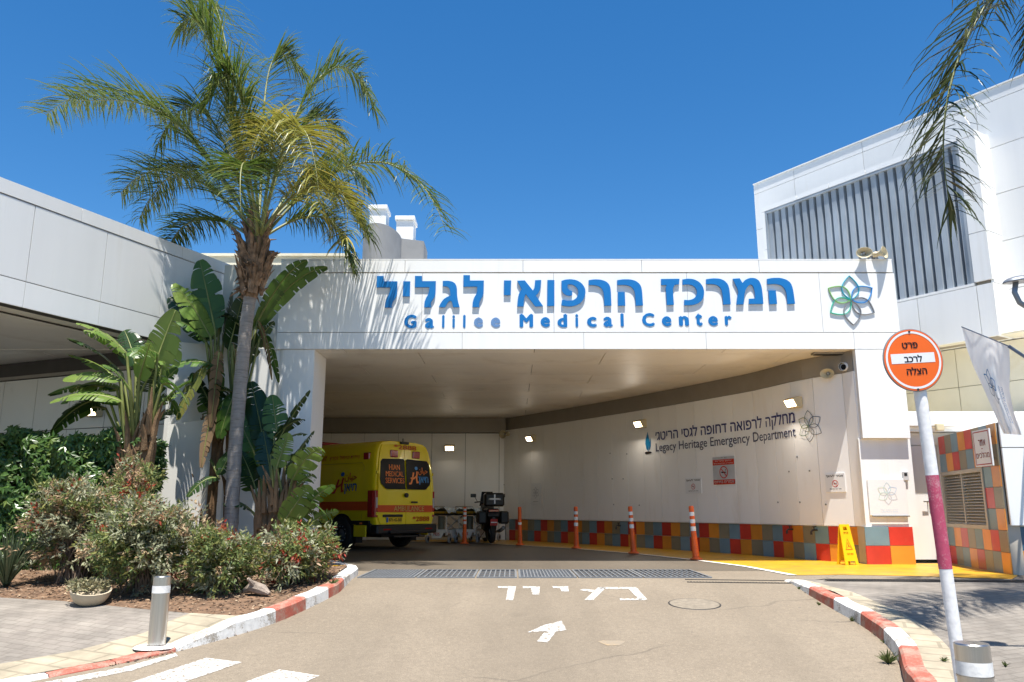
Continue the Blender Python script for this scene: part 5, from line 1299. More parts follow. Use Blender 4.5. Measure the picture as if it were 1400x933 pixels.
def rf(y, z, e=0.0): return (lean(z) - .012 - e, y, z)
def rear_poly(mb, pts, e, th=.01, mi=None):
    P_ = [rf(y, z, e) for y, z in pts]; mb.prism(P_, (th, 0, 0), mi)
def door_outline(s):
    pts = [(.006, .58), (.006, 2.44)]
    for z in (2.40, 2.3, 2.1, 1.8, 1.4, 1.0, .75): pts.append((half(z) * .955 - .055, z))
    pts += [(half(.62) * .955 - .08, .62), (half(.6) * .955 - .13, .58)]
    return [(s * y, z) for y, z in pts]
LETO = mat('orange_lettering', (.95, .24, .03), .4, var=.02); LETR = mat('red_lettering', (.6, .07, .015), .4, var=.02); LETB = mat('blue_lettering', (.02, .12, .45), .4, var=.02); LETW = mat('pale_yellow_lettering', (.85, .72, .25), .4, var=.02)
def rtext(mb, s, yc, z, w, h, mi=None, e=.012, bold=.02):
    lay(mb, s, lambda x, y, q=0: rf(yc + w / 2 - x, z + y, e), w, h, bold, mi)
def logo(mb, fn, red, blu):
    """stylised red script H with a blue dot, Arabic over Hebrew name; unit box about 1.0 x .75"""
    stroke2d(mb, [(.02, .02), (.12, .04), (.2, .25), (.26, .5)], .075, fn, 0, red, False); stroke2d(mb, [(.1, .26), (.25, .24), (.4, .34)], .07, fn, 0, red, False); stroke2d(mb, [(.44, .55), (.4, .25), (.42, .08), (.5, .1)], .075, fn, 0, red, False)
    disc2d(mb, .4, .68, .075, fn, 16, blu)
    lay(mb, 'ﻥﺎﻴﺣ', lambda x, y, z=0: fn(.5 + x, .40 + y), .48, .33, .025, red); lay(mb, heb('חיאן'), lambda x, y, z=0: fn(.5 + x, -.02 + y), .5, .36, .03, blu)
for s in (1, -1):
    d_mb = MB(); rear_poly(d_mb, door_outline(s), .008, .012); dr = d_mb.build('rear_door', YEL, am, local=True)
    wmb = MB(); rear_poly(wmb, [(s * y, z) for y, z in ((.025, 1.38), (.025, 2.05), (.06, 2.09), (.72, 2.07), (.785, 2.0), (.82, 1.6), (.79, 1.5), (.66, 1.39), (.6, 1.375))], .0105, .004); wn_ = wmb.build('window', GLASSB, dr, local=True)
    lm = MB(); zc = 2.2
    lm.bbox(lean(zc) - .06, lean(zc) + .0, s * .36 - .12, s * .36 + .12, zc - .085, zc + .085, .02); lm.build('warning_light', mat('red_lens', (.35, .008, .01), .15, var=.05, coat=.5), dr, local=True)
    t_ = MB()
    if s > 0:
        for k, wd in enumerate(('HIAN', 'MEDICAL', 'SERVICES')): rtext(t_, wd, .36, 1.82 - .155 * k, (.34, .56, .6)[k], .125, 0, .013)
        t_.build('lettering', LETO, wn_, local=True)
    else:
        logo(t_, lambda x, y, z=0: rf(-.08 - x * .66, 1.5 + y * .56, .0135), 0, 1); t_.build('logo', [LETO, mat('sky_lettering', (.02, .25, .6), .4)], wn_, local=True)
    st = MB(); rear_poly(st, [(s * y, z) for y, z in ((.008, .85), (.008, 1.01), (half(1.01) * .955 - .055, 1.01), (half(.85) * .955 - .055, .85))], .0095, .003); st.build('stripe', REDOR, dr, local=True)
    # hinges
    for z in (.82, 1.75):
        hm = MB(); y = s * (half(z) * .955 - .03); hm.bbox(-.035 + lean(z), .02 + lean(z), y - .035, y + .035, z - .035, z + .035, .008); hm.build('hinge', YEL, dr, local=True)
mb = MB(); rtext(mb, 'AMBULANCE', -.1, .872, .98, .118, None, .0135, .012); mb.build('lettering', LETW, am, local=True)
mb = MB(); rtext(mb, '*2888', -.02, 2.31, .74, .115, None, .016, .03); mb.build('phone_number', REDOR, am, local=True)
mb = MB(); rtext(mb, '*2888', -.5, .635, .56, .12, None, .013, .03); mb.build('phone_number', REDOR, am, local=True)
mb = MB(); mb.bbox(-.035, 0, .1, .72, .74, .80, .012); mb.build('plate_hood', BLACK, am, local=True)
mb = MB(); mb.bbox(-.03, -.008, .13, .62, .62, .735, .004); pl_ = mb.build('number_plate', mat('plate_yellow', (.75, .48, .02), .4), am, local=True)
mb = MB(); lay(mb, '871-42-501', lambda x, y, z=0: (-.0325, .54 - x, .643 + y), .4, .07, .02); lay(mb, 'IL', lambda x, y, z=0: (-.0325, .615 - x, .64 + y), .03, .03, .02); mb.build('digits', BLACK, pl_, local=True)
mb = MB(); mb.bbox(-.0325, -.0305, .56, .618, .622, .733, .0005); mb.build('plate_band', LETB, pl_, local=True)
mb = MB(); mb.lathe([(.0, -.05), (.05, -.05), (.055, -.03), (.05, 0)], (0.0, 0, 1.24), (1, 0, 0), 18); mb.build('badge', BLACK, am, local=True)
mb = MB(); mb.bbox(-.05, -.01, -.36, -.16, 1.06, 1.1, .01); mb.build('handle', BLACK, am, local=True)
mb = MB(); mb.bbox(lean(2.49) - .07, lean(2.49) + .06, -.13, .13, 2.44, 2.5, .015); mb.tube([(lean(2.5), .02, 2.5), (lean(2.5), .02, 2.58)], .012, 6); mb.build('rear_camera', BLACK, am, local=True)
LRED = MATS['red_lens']
for s in (1, -1):
    mb = MB(); y0 = AW * .955
    mb.prism([(a, s * b, .74) for a, b in ((-.025, y0 - .06), (-.02, y0 + .01), (.04, AW + .012), (.2, AW + .014), (.2, AW - .1), (.06, y0 - .1))], (0.01, 0, .6))
    tl_ = mb.build('tail_light', LRED, am, local=True, bevel=.01)
    mb = MB(); mb.hexa([(-.026, s * (y0 - .05), .95), (-.024, s * (y0 - .005), .95), (.0, s * (y0 - .01), .95), (.0, s * (y0 - .05), .95), (-.022, s * (y0 - .05), 1.18), (-.02, s * (y0 - .005), 1.18), (.0, s * (y0 - .01), 1.18), (.0, s * (y0 - .05), 1.18)])
    mb.build('reversing_lens', mat('clear_lens', (.5, .48, .48), .2), tl_, local=True)
    mb = MB(); zc = 2.13; mb.bbox(.28, .5, s * half(zc) - .05, s * half(zc) + .03, zc - .085, zc + .085, .02); mb.build('side_warning_light', LRED, am, local=True)
    # lower skirt: dark sill with yellow storage panels
    mb = MB(); mb.box(.12, .62, s * (AW - .12), s * (AW - .015), .42, .60); mb.box(1.5, 3.9, s * (AW - .12), s * (AW - .015), .42, .60)
    mb.box(.15, 5.6, s * (AW - .06), s * (AW + .004), .575, .66); mb.build('sill', BLACK, am, local=True)
    mb = MB(); mb.bbox(.24, .66, s * AW - .03, s * AW + .012, .3, .56, .01); mb.build('side_skirt', YEL, am, local=True)
    mb = MB(); mb.bbox(1.62, 3.6, s * AW - .03, s * AW + .012, .3, .56, .01); mb.build('side_skirt', YEL, am, local=True)
    mb = MB(); mb.bbox(.36, .44, s * AW + .013, s * AW + .03, .58, .62, .004); mb.bbox(1.66, 1.74, s * AW + .013, s * AW + .03, .58, .62, .004); mb.build('marker_light', LETO, am, local=True)
    for xw in (1.1, 4.85):
        mb = MB(); 
        for k in range(16):
            a0, a1 = math.pi * k / 16 - .1, math.pi * (k + 1) / 16 + .0
            mb.poly([(xw + r * math.cos(a), s * (AW * .985 + .012 + (.004 if r > .4 else 0)), .36 + r * math.sin(a)) for r, a in ((0, a0), (.46, a0), (.46, a1), (0, a1))])
        mb.build('wheel_arch', BLACK, am, local=True)
        mb = MB(); mb.lathe([(.2, -.11), (.33, -.115), (.36, -.09), (.365, 0), (.36, .09), (.33, .115), (.2, .11)], (xw, s * (AW - .09), .365), (0, 1, 0), 32); wh = mb.build('wheel', RUBBER, am, smooth=True, local=True)
        mb = MB(); yo = s * (AW - .09 + .1) if s > 0 else s * (AW - .09 + .1)
        ax = (0, s, 0); mb.lathe([(.215, .105), (.2, .115), (.19, .07), (.16, .03), (.13, .06), (.1, .09), (.07, .11), (.0, .11)], (xw, s * (AW - .09), .365), ax, 24); rim_ = mb.build('rim', mat('grey_rim', (.16, .16, .165), .45, .5), wh, smooth=True, local=True)
        mb = MB()
        for k in range(10):
            a = 2 * math.pi * k / 10; mb.lathe([(.016, .06), (.016, .1), (0, .1)], (xw + .165 * math.cos(a), s * (AW - .09), .365 + .165 * math.sin(a)), ax, 6)
        mb.build('wheel_nut', GREYS, rim_, local=True)
        mb = MB(); mb.box(xw - .5, xw - .48, s * (AW - .02) - .2 * (s > 0), s * (AW - .02) + .2 * (s < 0), .16, .5); mb.build('mudflap', BLACK, am, local=True)
    mb = MB(); yb_ = lambda x, z: (x, s * (half(z) + .012), z)
    for k in range(12):
        x0, x1 = .2 + .4 * k, .6 + .4 * k
        mb.poly([yb_(x0, .89), yb_(x1, .89), yb_(x1, 1.09), yb_(x0, 1.09)])
    mb.build('side_stripe', REDOR, am, local=True)
    # panel line frame of the side
    mb = MB(); fr = [(.42, .7), (.42, 1.9), (.5, 1.98), (2.1, 1.98), (2.1, .7)]
    stroke2d(mb, fr, .012, lambda x, y, z=0: yb_(x, y), 0, None, False); mb.build('panel_line', mat('yellow_seam', (.4, .28, .01), .5), am, local=True)
sd = lambda x, z, e=.007: (x, half(z) + e, z)
mb = MB(); logo(mb, lambda x, y, z=0: sd(1.52 - x * .9, 1.28 + y * .66), 0, 1); mb.build('side_logo', [RED, LETB], am, local=True)
mb = MB()
for k, wd in enumerate(('HIAN', 'MEDICAL', 'SERVICES')): lay(mb, wd, lambda x, y, z=0: sd(3.05 - x - (.2, .05, .0)[k], 1.66 - .24 * k + y), (.5, .9, .98)[k], .2, .02)
mb.build('side_lettering', BLACK, am, local=True)
mb = MB(); lay(mb, heb('ניידת טיפול נמרץ'), lambda x, y, z=0: sd(1.75 - x, 2.06 + y), 1.1, .12, .02); lay(mb, 'INTENSIVE TREATMENT', lambda x, y, z=0: sd(3.3 - x, 2.06 + y), 1.45, .12, .02); mb.build('upper_lettering', LETR, am, local=True)
mb = MB(); mb.bbox(-.12, .2, -.96, .96, .36, .575, .03); mb.bbox(-.2, -.06, -.62, .62, .37, .43, .015); mb.build('rear_bumper', BLACK, am, local=True)
mb = MB(); mb.bbox(-.126, -.115, .55, .78, .45, .48, .003); mb.bbox(-.126, -.115, -.78, -.55, .45, .48, .003); mb.build('reflector', LRED, am, local=True)
mb = MB(); mb.box(.2, 5.3, -.55, .55, .28, .56); mb.tube([(1.1, -.85, .36), (1.1, .85, .36)], .07, 10); mb.build('chassis', BLACK, am, local=True)
mb = MB(); mb.tube([(-.2, -.3, .33), (.3, -.3, .3)], .03, 8); mb.tube([(-.15, .5, .3), (-.15, -.5, .3)], .02, 8); mb.build('tow_bar', BLACK, am, local=True)
mb = MB()
mb.hexa([(5.03, -.8, 1.5), (5.03, .8, 1.5), (4.66, .72, 2.25), (4.66, -.72, 2.25), (5.06, -.8, 1.5), (5.06, .8, 1.5), (4.69, .72, 2.26), (4.69, -.72, 2.26)]); mb.build('windscreen', GLASSB, am, local=True)
for s in (1, -1):
    mb = MB(); z0 = 1.42; mb.poly([(x, s * (half(z) + .006), z) for x, z in ((3.7, 1.45), (4.85, 1.45), (4.6, 1.95), (3.75, 2.0))]); mb.build('cab_window', GLASSB, am, local=True)
    mb = MB(); mb.bbox(4.75, 4.87, s * 1.22 - .1, s * 1.22 + .1, 1.35, 1.7, .03); mb.tube([(4.8, s * .95, 1.42), (4.8, s * 1.15, 1.45)], .025, 8); mb.build('wing_mirror', BLACK, am, local=True)
    mb = MB(); mb.bbox(5.6, 5.86, s * .66 - .18, s * .66 + .18, .82, 1.0, .03); mb.build('headlight', GREYS, am, local=True)
mb = MB(); mb.bbox(2.6, 2.9, -.7, .7, 2.51, 2.6, .03); mb.build('roof_light_bar', LRED, am, local=True)

# ------------------------------------------------------------------ stretchers (local: x along the length)
SHEET = mat('crumpled_blue_sheet', (.5, .6, .68), .8, var=.35, scale=9)
def stretcher(label, x, y, rz, col):
    t = thing('stretcher', label, 'stretcher', (x, y, F + .008), rz, 'ambulance stretchers by the rear wall')
    mb = MB()
    for s in (1, -1):
        mb.prism([(a, s * .27, b) for a, b in ((-.9, .2), (-.9, .34), (.9, .34), (.9, .2), (.78, .2), (.68, .3), (.58, .3), (.48, .12), (-.48, .12), (-.58, .3), (-.68, .3), (-.78, .2))], (0, s * -.02, 0))
    for e in (1, -1):
        mb.prism([(e * .9, a, b) for a, b in ((-.29, .3), (-.29, .36), (.29, .36), (.29, .3), (.2, .28), (.13, .13), (-.13, .13), (-.2, .28))], (e * .02, 0, 0))
    mb.box(-.88, .88, -.25, .25, .27, .35); mb.build('base_cover', WHITEP, t, local=True)
    mb = MB(); lay(mb, 'MDS', lambda a, b, z=0: (-.923, .1 - a, .2 + b), .18, .08, .02); mb.build('base_mark', RED, t, local=True)
    for sx in (1, -1):
        for sy in (1, -1):
            mb = MB(); mb.lathe([(.03, -.025), (.085, -.03), (.1, -.02), (.1, .02), (.085, .03), (.03, .025)], (sx * .82, sy * .33, .1), (0, 1, 0), 18); w_ = mb.build('wheel', mat('castor_grey', (.35, .35, .36), .5), t, local=True, smooth='auto')
            mb = MB(); mb.lathe([(0, -.034), (.05, -.034), (.05, .034), (0, .034)], (sx * .82, sy * .33, .1), (0, 1, 0), 12); mb.build('hub', BLACK, w_, local=True)
    mb = MB()
    for s in (1, -1):
        mb.tube([(-.75, s * .22, .36), (.5, s * .22, .74)], .02, 8); mb.tube([(.75, s * .19, .36), (-.5, s * .19, .74)], .02, 8); mb.tube([(-.84, s * .24, .36), (-.84, s * .24, .74)], .018, 8)
    mb.build('folding_legs', SIGNW, t, local=True)
    mb = MB(); mb.lathe([(.09, 0), (.09, .36)], (-.62, 0, .36), (0, 0, 1), 14); mb.build('pillar', mat('olive_cylinder', (.2, .2, .15), .5), t, local=True)
    mb = MB(); mb.bbox(-.97, .97, -.3, .3, .74, .79, .01); mb.build('deck', BLACK, t, local=True)
    mb = MB(); mb.bbox(-.98, .98, -.29, .29, .792, .85, .02); mb.build('mattress', mat('stretcher_yellow', (.5, .3, .02), .6), t, local=True)
    mb = MB(); nx, ny = 24, 10; r_ = random.Random(int(x * 100))
    for i in range(nx + 1):
        for j in range(ny + 1):
            k = i / nx; q = j / ny * 2 - 1
            mb.v.append(Vector((-.95 + 1.8 * k, q * .33, .87 + .05 * r_.random() + .05 * math.sin(k * 9 + q * 3) ** 2 - .1 * abs(q) ** 6)))
    for i in range(nx):
        for j in range(ny): a = i * (ny + 1) + j; mb.f.append([a, a + 1, a + ny + 2, a + ny + 1]); mb.m.append(0)
    mb.build('sheet', SHEET, t, local=True, smooth=True)
    mb = MB(); mb.tube([(-.98, -.26, .8), (-1.0, -.26, .98), (-1.0, .26, .98), (-.98, .26, .8)], .014, 8); mb.tube([(-.4, .31, .8), (-.4, .33, .98), (.4, .33, .98), (.4, .31, .8)], .012, 8); mb.tube([(-.4, -.31, .8), (-.4, -.33, .98), (.4, -.33, .98), (.4, -.31, .8)], .012, 8); mb.build('rail', STEEL, t, local=True, smooth=True)
stretcher('stretcher with crumpled blue sheet nearest the ambulance', -1.78, 23.6, R(72), 0)
stretcher('stretcher with crumpled blue sheet between the orange post and the motorcycle', -.98, 23.9, R(70), 1)

# ------------------------------------------------------------------ motorcycle (local: x forward)
mo = thing('motorcycle', 'black emergency motorcycle with a big top case parked in the dark corner', 'motorcycle', (-.52, 22.4, F + .008), R(99))
DK = mat('motorcycle_black', (.008, .008, .009), .5, var=.1)
for xw, nm in ((0.25, 'wheel'), (1.6, 'wheel')):
    mb = MB(); mb.lathe([(.2, -.06), (.27, -.08), (.31, -.05), (.32, 0), (.31, .05), (.27, .08), (.2, .06)], (xw, 0, .32), (0, 1, 0), 32); wh = mb.build('wheel', RUBBER, mo, local=True, smooth=True)
    mb = MB()
    for k in range(6):
        a = k * math.pi / 3; mb.tube([(xw, 0, .32), (xw + .2 * math.cos(a), 0, .32 + .2 * math.sin(a))], .015, 6)
    mb.lathe([(.19, -.03), (.21, 0), (.19, .03)], (xw, 0, .32), (0, 1, 0), 24); mb.lathe([(0, -.07), (.05, -.07), (.05, .07), (0, .07)], (xw, 0, .32), (0, 1, 0), 12); mb.build('rim', STEELD, wh, local=True)
mb = MB(); mb.prism([(a, -.17, b) for a, b in ((-.15, .72), (-.1, .86), (.35, .84), (.8, .8), (1.0, .98), (1.3, 1.05), (1.5, .95), (1.4, .7), (1.1, .35), (.6, .3), (.4, .5), (.05, .6))], (0, .34, 0)); mb.build('body', DK, mo, local=True, bevel=.03)
mb = MB(); mb.bbox(-.05, .78, -.16, .16, .85, .93, .03); mb.build('seat', BLACK, mo, local=True)
mb = MB(); mb.bbox(-.36, .1, -.27, .27, .98, 1.34, .05); tc_ = mb.build('top_case', DK, mo, local=True)
mb = MB(); mb.box(-.366, -.361, -.018, .018, 1.05, 1.3); mb.box(-.3665, -.3615, -.13, .13, 1.16, 1.2); lay(mb, 'AMBULANCE', lambda x, y, z=0: (-.3675, .17 - x, 1.15 + y), .34, .05, .02); mb.build('white_cross', SIGNW, tc_, local=True)
for s in (1, -1):
    mb = MB(); mb.bbox(-.15, .35, s * .3 - .12, s * .3 + .12, .52, .86, .04); mb.build('pannier', DK, mo, local=True)
    mb = MB(); mb.tube([(1.2, 0, 1.08), (1.15, s * .2, 1.12), (1.05, s * .38, 1.1)], .018, 8); mb.build('handlebar', BLACK, mo, local=True)
    mb = MB(); mb.tube([(1.1, s * .3, 1.12), (1.1, s * .38, 1.26)], .008, 6); mb.bbox(1.08, 1.11, s * .42 - .08, s * .42 + .08, 1.24, 1.34, .012); mb.build('mirror', BLACK, mo, local=True)
    mb = MB(); mb.tube([(1.6, s * .1, .32), (1.3, s * .1, 1.0)], .03, 8); mb.build('fork', STEELD, mo, local=True)
mb = MB(); mb.prism([(1.45, -.2, 1.0), (1.45, .2, 1.0), (1.25, .16, 1.4), (1.25, -.16, 1.4)], (.01, 0, .004)); mb.build('windscreen', mat('smoked_screen', (.03, .03, .035), .15), mo, local=True)
mb = MB(); mb.bbox(-.2, -.15, -.14, .14, .84, .9, .01); mb.build('tail_light', LRED, mo, local=True)
mb = MB(); mb.hexa([(-.19, -.06, .48), (-.19, .06, .48), (-.17, .06, .48), (-.17, -.06, .48), (-.24, -.06, .66), (-.24, .06, .66), (-.22, .06, .66), (-.22, -.06, .66)]); mb.hexa([(-.2, -.04, .66), (-.2, .04, .66), (.1, .04, .66), (.1, -.04, .66), (-.2, -.04, .7), (-.2, .04, .7), (.1, .04, .7), (.1, -.04, .7)]); npl = mb.build('plate_holder', BLACK, mo, local=True)
mb = MB(); mb.hexa([(-.2, -.1, .48), (-.2, .1, .48), (-.195, .1, .48), (-.195, -.1, .48), (-.253, -.1, .65), (-.253, .1, .65), (-.247, .1, .65), (-.247, -.1, .65)]); mb.build('red_plate', mat('dull_red_plate', (.45, .05, .05), .5), mo, local=True)
mb = MB(); mb.box(-.236, -.232, -.08, .08, .55, .575); mb.build('plate_mark', SIGNW, mo, local=True)
mb = MB(); mb.tube([(.7, -.2, .3), (.2, -.24, .34), (-.2, -.26, .42)], [.03, .05, .055], 12); mb.build('exhaust', STEELD, mo, local=True, smooth=True)
mb = MB(); mb.tube([(.7, .15, .3), (.75, .35, .01)], .012, 6); mb.tube([(.6, -.1, .3), (.6, -.12, .04)], .012, 6); mb.build('stand', BLACK, mo, local=True)
# ------------------------------------------------------------------ vegetation
rv = random.Random(21)
PALM_L = leaf('palm_leaflets', [(.055, .10, .018), (.105, .16, .028), (.075, .125, .022), (.19, .21, .045), (.12, .16, .035)], .35, .35)
PALM_Y = leaf('yellow_palm_leaflets', [(.22, .23, .04), (.36, .31, .055), (.18, .21, .04), (.46, .36, .085)], .35, .4)  # yellower, brighter tint for the front fronds
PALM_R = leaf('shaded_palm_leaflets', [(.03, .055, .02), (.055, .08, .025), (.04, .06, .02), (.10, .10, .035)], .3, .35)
RACH = mat('palm_midrib', (.19, .20, .07), .5, var=.2)
BARK = mat('palm_bark', (.34, .30, .265), .9, var=.3, scale=3, bump=.8, bscale=18, dirt=(.19, .16, .135), dscale=3, dlow=.5, dhigh=.68, stretch=(1, 1, 7))
BOOT = mat('palm_leaf_bases', (.22, .14, .085), .9, var=.6, scale=11, bump=.8, bscale=20)
def bez(P, t):
    P = [Vector(p) for p in P]
    while len(P) > 1: P = [a.lerp(b, t) for a, b in zip(P[:-1], P[1:])]
    return P[0]
def frond(ctrl, n=70, llen=.55, droop=.9, wdt=.0105, start=.14, r0=.028, plum=.75):
    """feather palm frond on a bezier midrib; returns (leaflet builder, rib builder)"""
    llen *= 1.55; droop *= 1.55; lm, rm = MB(), MB(); N = 26
    pts = [bez(ctrl, i / N) for i in range(N + 1)]
    rm.tube(pts, [r0 * (1 - .85 * i / N) for i in range(N + 1)], 6)
    for i in range(n):
        t = start + (1 - start) * (i + rv.random() * .6) / n; t = min(t, .995)
        p = bez(ctrl, t); tan = (bez(ctrl, min(1, t + .02)) - bez(ctrl, max(0, t - .02))).normalized()
        side = tan.cross(Vector((0, 0, 1)))
        if side.length < .05: side = Vector((1, 0, 0))
        side.normalize(); up = side.cross(tan).normalized()
        env = math.sin(math.pi * min(1, (.12 + .88 * (t - start) / (1 - start)) ** .75)) ** .6 if t < .97 else .4
        L = llen * (.35 + .65 * max(.15, env)) * rv.uniform(.85, 1.12)
        for s in (1, -1):
            for dup in range(2):
                lift = rv.uniform(-.45, .75) * plum
                d = (side * s + tan * rv.uniform(.25, .8) + up * lift).normalized()
                q = p.copy(); w_ = wdt * rv.uniform(.8, 1.2); segs = 4; l = L * rv.uniform(.85, 1.1); dr = droop * rv.uniform(.6, 1.3)
                prev = None; row = []
                for k in range(segs + 1):
                    ww = w_ * (.5 + .5 * min(1, k * 1.2)) * (1 - (k / segs) ** 2.2) + .0012
                    a = d.cross(Vector((0, 0, 1)))
                    if a.length < .08: a = side
                    a = (a.normalized() * .75 + up * .4 * (1 if dup else -1)).normalized()
                    row.append((q - a * ww, q + a * ww)); q = q + d * (l / segs)
                    d = (d + Vector((0, 0, -1)) * dr * .32 * (k + .4) / segs * 1.6).normalized()
                b = len(lm.v)
                for x, y in row: lm.v += [x, y]
                for k in range(segs): lm.f.append([b + 2 * k, b + 2 * k + 1, b + 2 * k + 3, b + 2 * k + 2]); lm.m.append(0)
    return lm, rm
def frond_part(par, ctrl, m, **k):
    lm, rm = frond(ctrl, **k); f = lm.build('frond', m, par); rm.build('midrib', RACH, f, smooth=True)

# the tall palm by the left column
YPM = 12.4
def pp(u, v, dy=0.0): return at_y(u, v, YPM + dy)
gp = at_y(316, 720, YPM); basez = gz(YPM) + .1
pbase = Vector((gp.x - .04, YPM, basez))
palm = thing('palm_tree', 'tall feather palm with a slender grey trunk in front of the left canopy column', 'palm tree', tuple(pbase))
tp = [pbase] + [pp(u, v) for u, v in ((316, 715), (321, 620), (329, 520), (337, 440), (343, 400))]
mb = MB(); P = []; 
for i in range(len(tp) - 1):
    for k in range(12): P.append(tp[i].lerp(tp[i + 1], k / 12))
P.append(tp[-1])
mb.tube(P, [(.108 - .012 * i / len(P)) * (1 + (.05 if i % 3 == 0 else 0)) for i in range(len(P))], 18); mb.build('trunk', BARK, palm, smooth=True)
mb = MB(); crown0 = pp(343, 402); 
mb.tube([pp(342, 408), pp(344, 395), pp(347, 370), pp(349, 345), pp(352, 320), pp(354, 300)], [.10, .13, .17, .19, .16, .1], 11)
for k in range(130):   # torn fibre and stub ends
    a = rv.uniform(0, 6.28); z = rv.random(); c = pp(343 + 9 * z, 402 - 85 * z); o = Vector((math.cos(a), math.sin(a), 0)); r_ = .12 + .08 * math.sin(math.pi * min(1, z + .25)); ln = rv.uniform(.1, .34)
    p0 = c + o * r_; p1 = p0 + o * ln * rv.uniform(.1, .5) + Vector((rv.gauss(0, .03), rv.gauss(0, .03), ln * rv.uniform(-.5, 1))); mb.tube([p0, p0.lerp(p1, .6), p1], [rv.uniform(.012, .035), .012, .002], 4)
for k in range(60):   # old leaf bases splaying out of the crown shaft
    a = k * 2.4; z = rv.random(); c = pp(343 + 8 * z, 398 - 80 * z); o = Vector((math.cos(a), math.sin(a), 0))
    ln = rv.uniform(.2, .5); p0 = c + o * (.1 + .08 * math.sin(math.pi * min(1, z + .2))); p1 = p0 + o * ln * rv.uniform(.1, .45) + Vector((0, 0, ln * .9)); p2 = p1 + o * ln * .25 + Vector((0, 0, rv.uniform(-.04, .16)))
    mb.tube([p0 - Vector((0, 0, .14)), p0, p1, p2], [.03, .045, .028, .006], 5)
mb.build('crown_shaft', BOOT, palm)
C0 = (352, 325)
FR = [ # control points in the plane of the palm (u, v, dy), material, leaflet length, droop
 ([(352,322,0),(335,235,.0),(305,110,-.1),(285,-10,-.2),(246,35,-.3)], 0, .72, 1.0),
 ([(348,325,0),(300,230,.2),(200,60,.45),(110,120,.6),(62,158,.7)], 0, .6, .7),
 ([(348,322,.1),(300,240,.4),(235,90,.5),(150,150,.4),(95,135,.3)], 0, .5, .8),
 ([(358,318,.15),(380,200,.6),(430,40,.9),(490,70,1.0),(512,150,.95)], 0, .55, 1.0),
 ([(360,325,.1),(420,250,.35),(500,180,.45),(580,215,.0),(610,318,-.5)], 0, .5, 1.0),
 ([(356,320,-.3),(380,220,-.8),(405,110,-1.2),(430,170,-1.5),(438,290,-1.6)], 1, .6, 1.2),
 ([(356,318,-.1),(372,210,-.4),(390,120,-.5),(350,160,-.9),(340,240,-1.1)], 1, .5, 1.1),
 ([(350,320,.1),(320,240,.4),(270,190,.7),(215,240,.8),(190,300,.8)], 0, .5, 1.0),
 ([(350,320,.2),(320,230,.5),(290,110,.6),(250,120,.6),(215,200,.5)], 0, .55, .9),
 ([(358,322,.1),(395,270,.3),(440,232,.4),(485,250,.42),(505,325,.36)], 0, .48, 1.0),
 ([(358,326,.0),(400,300,.1),(440,270,.18),(475,310,.2),(482,368,.18)], 0, .42, 1.1),
 ([(352,318,.3),(365,200,.8),(350,60,1.0),(380,40,1.05),(420,110,1.05)], 0, .55, .9),
 ([(346,326,0),(310,300,.25),(270,280,.4),(240,310,.5),(228,345,.5)], 0, .4, 1.0),
 ([(352,322,-.3),(345,240,-.9),(330,180,-1.4),(325,230,-1.8),(330,300,-1.9)], 0, .5, 1.2),
 ([(356,322,.3),(395,260,.8),(430,205,1.0),(470,200,1.05),(505,260,1.0)], 0, .5, 1.0),
 ([(350,320,.1),(328,200,.05),(310,60,.1),(300,-60,.15),(262,20,.2)], 0, .7, 1.0),
 ([(354,320,-.1),(350,220,-.3),(335,90,-.5),(300,60,-.6),(285,140,-.7)], 0, .55, 1.1),
 ([(356,322,-.2),(400,250,-.5),(455,220,-.8),(490,260,-1.0),(470,330,-1.1)], 1, .5, 1.2),
 ([(350,322,.2),(310,270,.5),(260,220,.7),(200,215,.8),(165,265,.8)], 0, .52, 1.0),
 ([(356,322,.25),(375,240,.7),(400,160,1.0),(440,130,1.1),(470,190,1.1)], 0, .52, 1.0),
]
for c, mi, ll, dr in FR:
    if c[2][2] > .05: c = [(u, v, d + .5 * min(1, i / 2.5)) for i, (u, v, d) in enumerate(c)]
    frond_part(palm, [pp(*q) for q in c], PALM_Y if mi else PALM_L, llen=ll, droop=dr, n=72, start=.2)

# the right palm, standing outside the frame, hangs one frond into the picture
YR = 7.4
def pr_(u, v, dy=0.0): return at_y(u, v, YR + dy)
hb = pr_(1610, -60); rb_ = Vector((hb.x + .1, YR, gz(YR) + .13))
palm2 = thing('palm_tree', 'feather palm standing past the right edge with drooping fronds over the annex', 'palm tree', tuple(rb_))
mb = MB(); mb.tube([rb_.lerp(hb, k / 24) for k in range(25)], [(.17 - .04 * k / 24) * (1 + (.03 if k % 2 else 0)) for k in range(25)], 16); mb.build('trunk', BARK, palm2, smooth=True)
mb = MB(); mb.tube([hb, hb + Vector((0, 0, .3)), hb + Vector((0, 0, .8)), hb + Vector((0, 0, 1.1))], [.14, .24, .2, .08], 12); mb.build('crown_shaft', BOOT, palm2)
h2 = hb + Vector((0, 0, .9))
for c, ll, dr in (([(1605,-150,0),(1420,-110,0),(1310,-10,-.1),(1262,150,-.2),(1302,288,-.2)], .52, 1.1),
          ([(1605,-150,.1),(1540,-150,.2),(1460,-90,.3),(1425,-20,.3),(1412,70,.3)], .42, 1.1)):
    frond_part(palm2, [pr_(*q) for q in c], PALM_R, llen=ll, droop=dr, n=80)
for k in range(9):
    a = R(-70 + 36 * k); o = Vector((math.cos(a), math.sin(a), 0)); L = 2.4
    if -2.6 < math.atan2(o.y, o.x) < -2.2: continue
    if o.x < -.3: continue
    frond_part(palm2, [h2, h2 + o * .8 + Vector((0, 0, 1.1)), h2 + o * 1.9 + Vector((0, 0, 1.0)), h2 + o * 2.5 + Vector((0, 0, -.4))], PALM_R, llen=.5, droop=1.0, n=26)
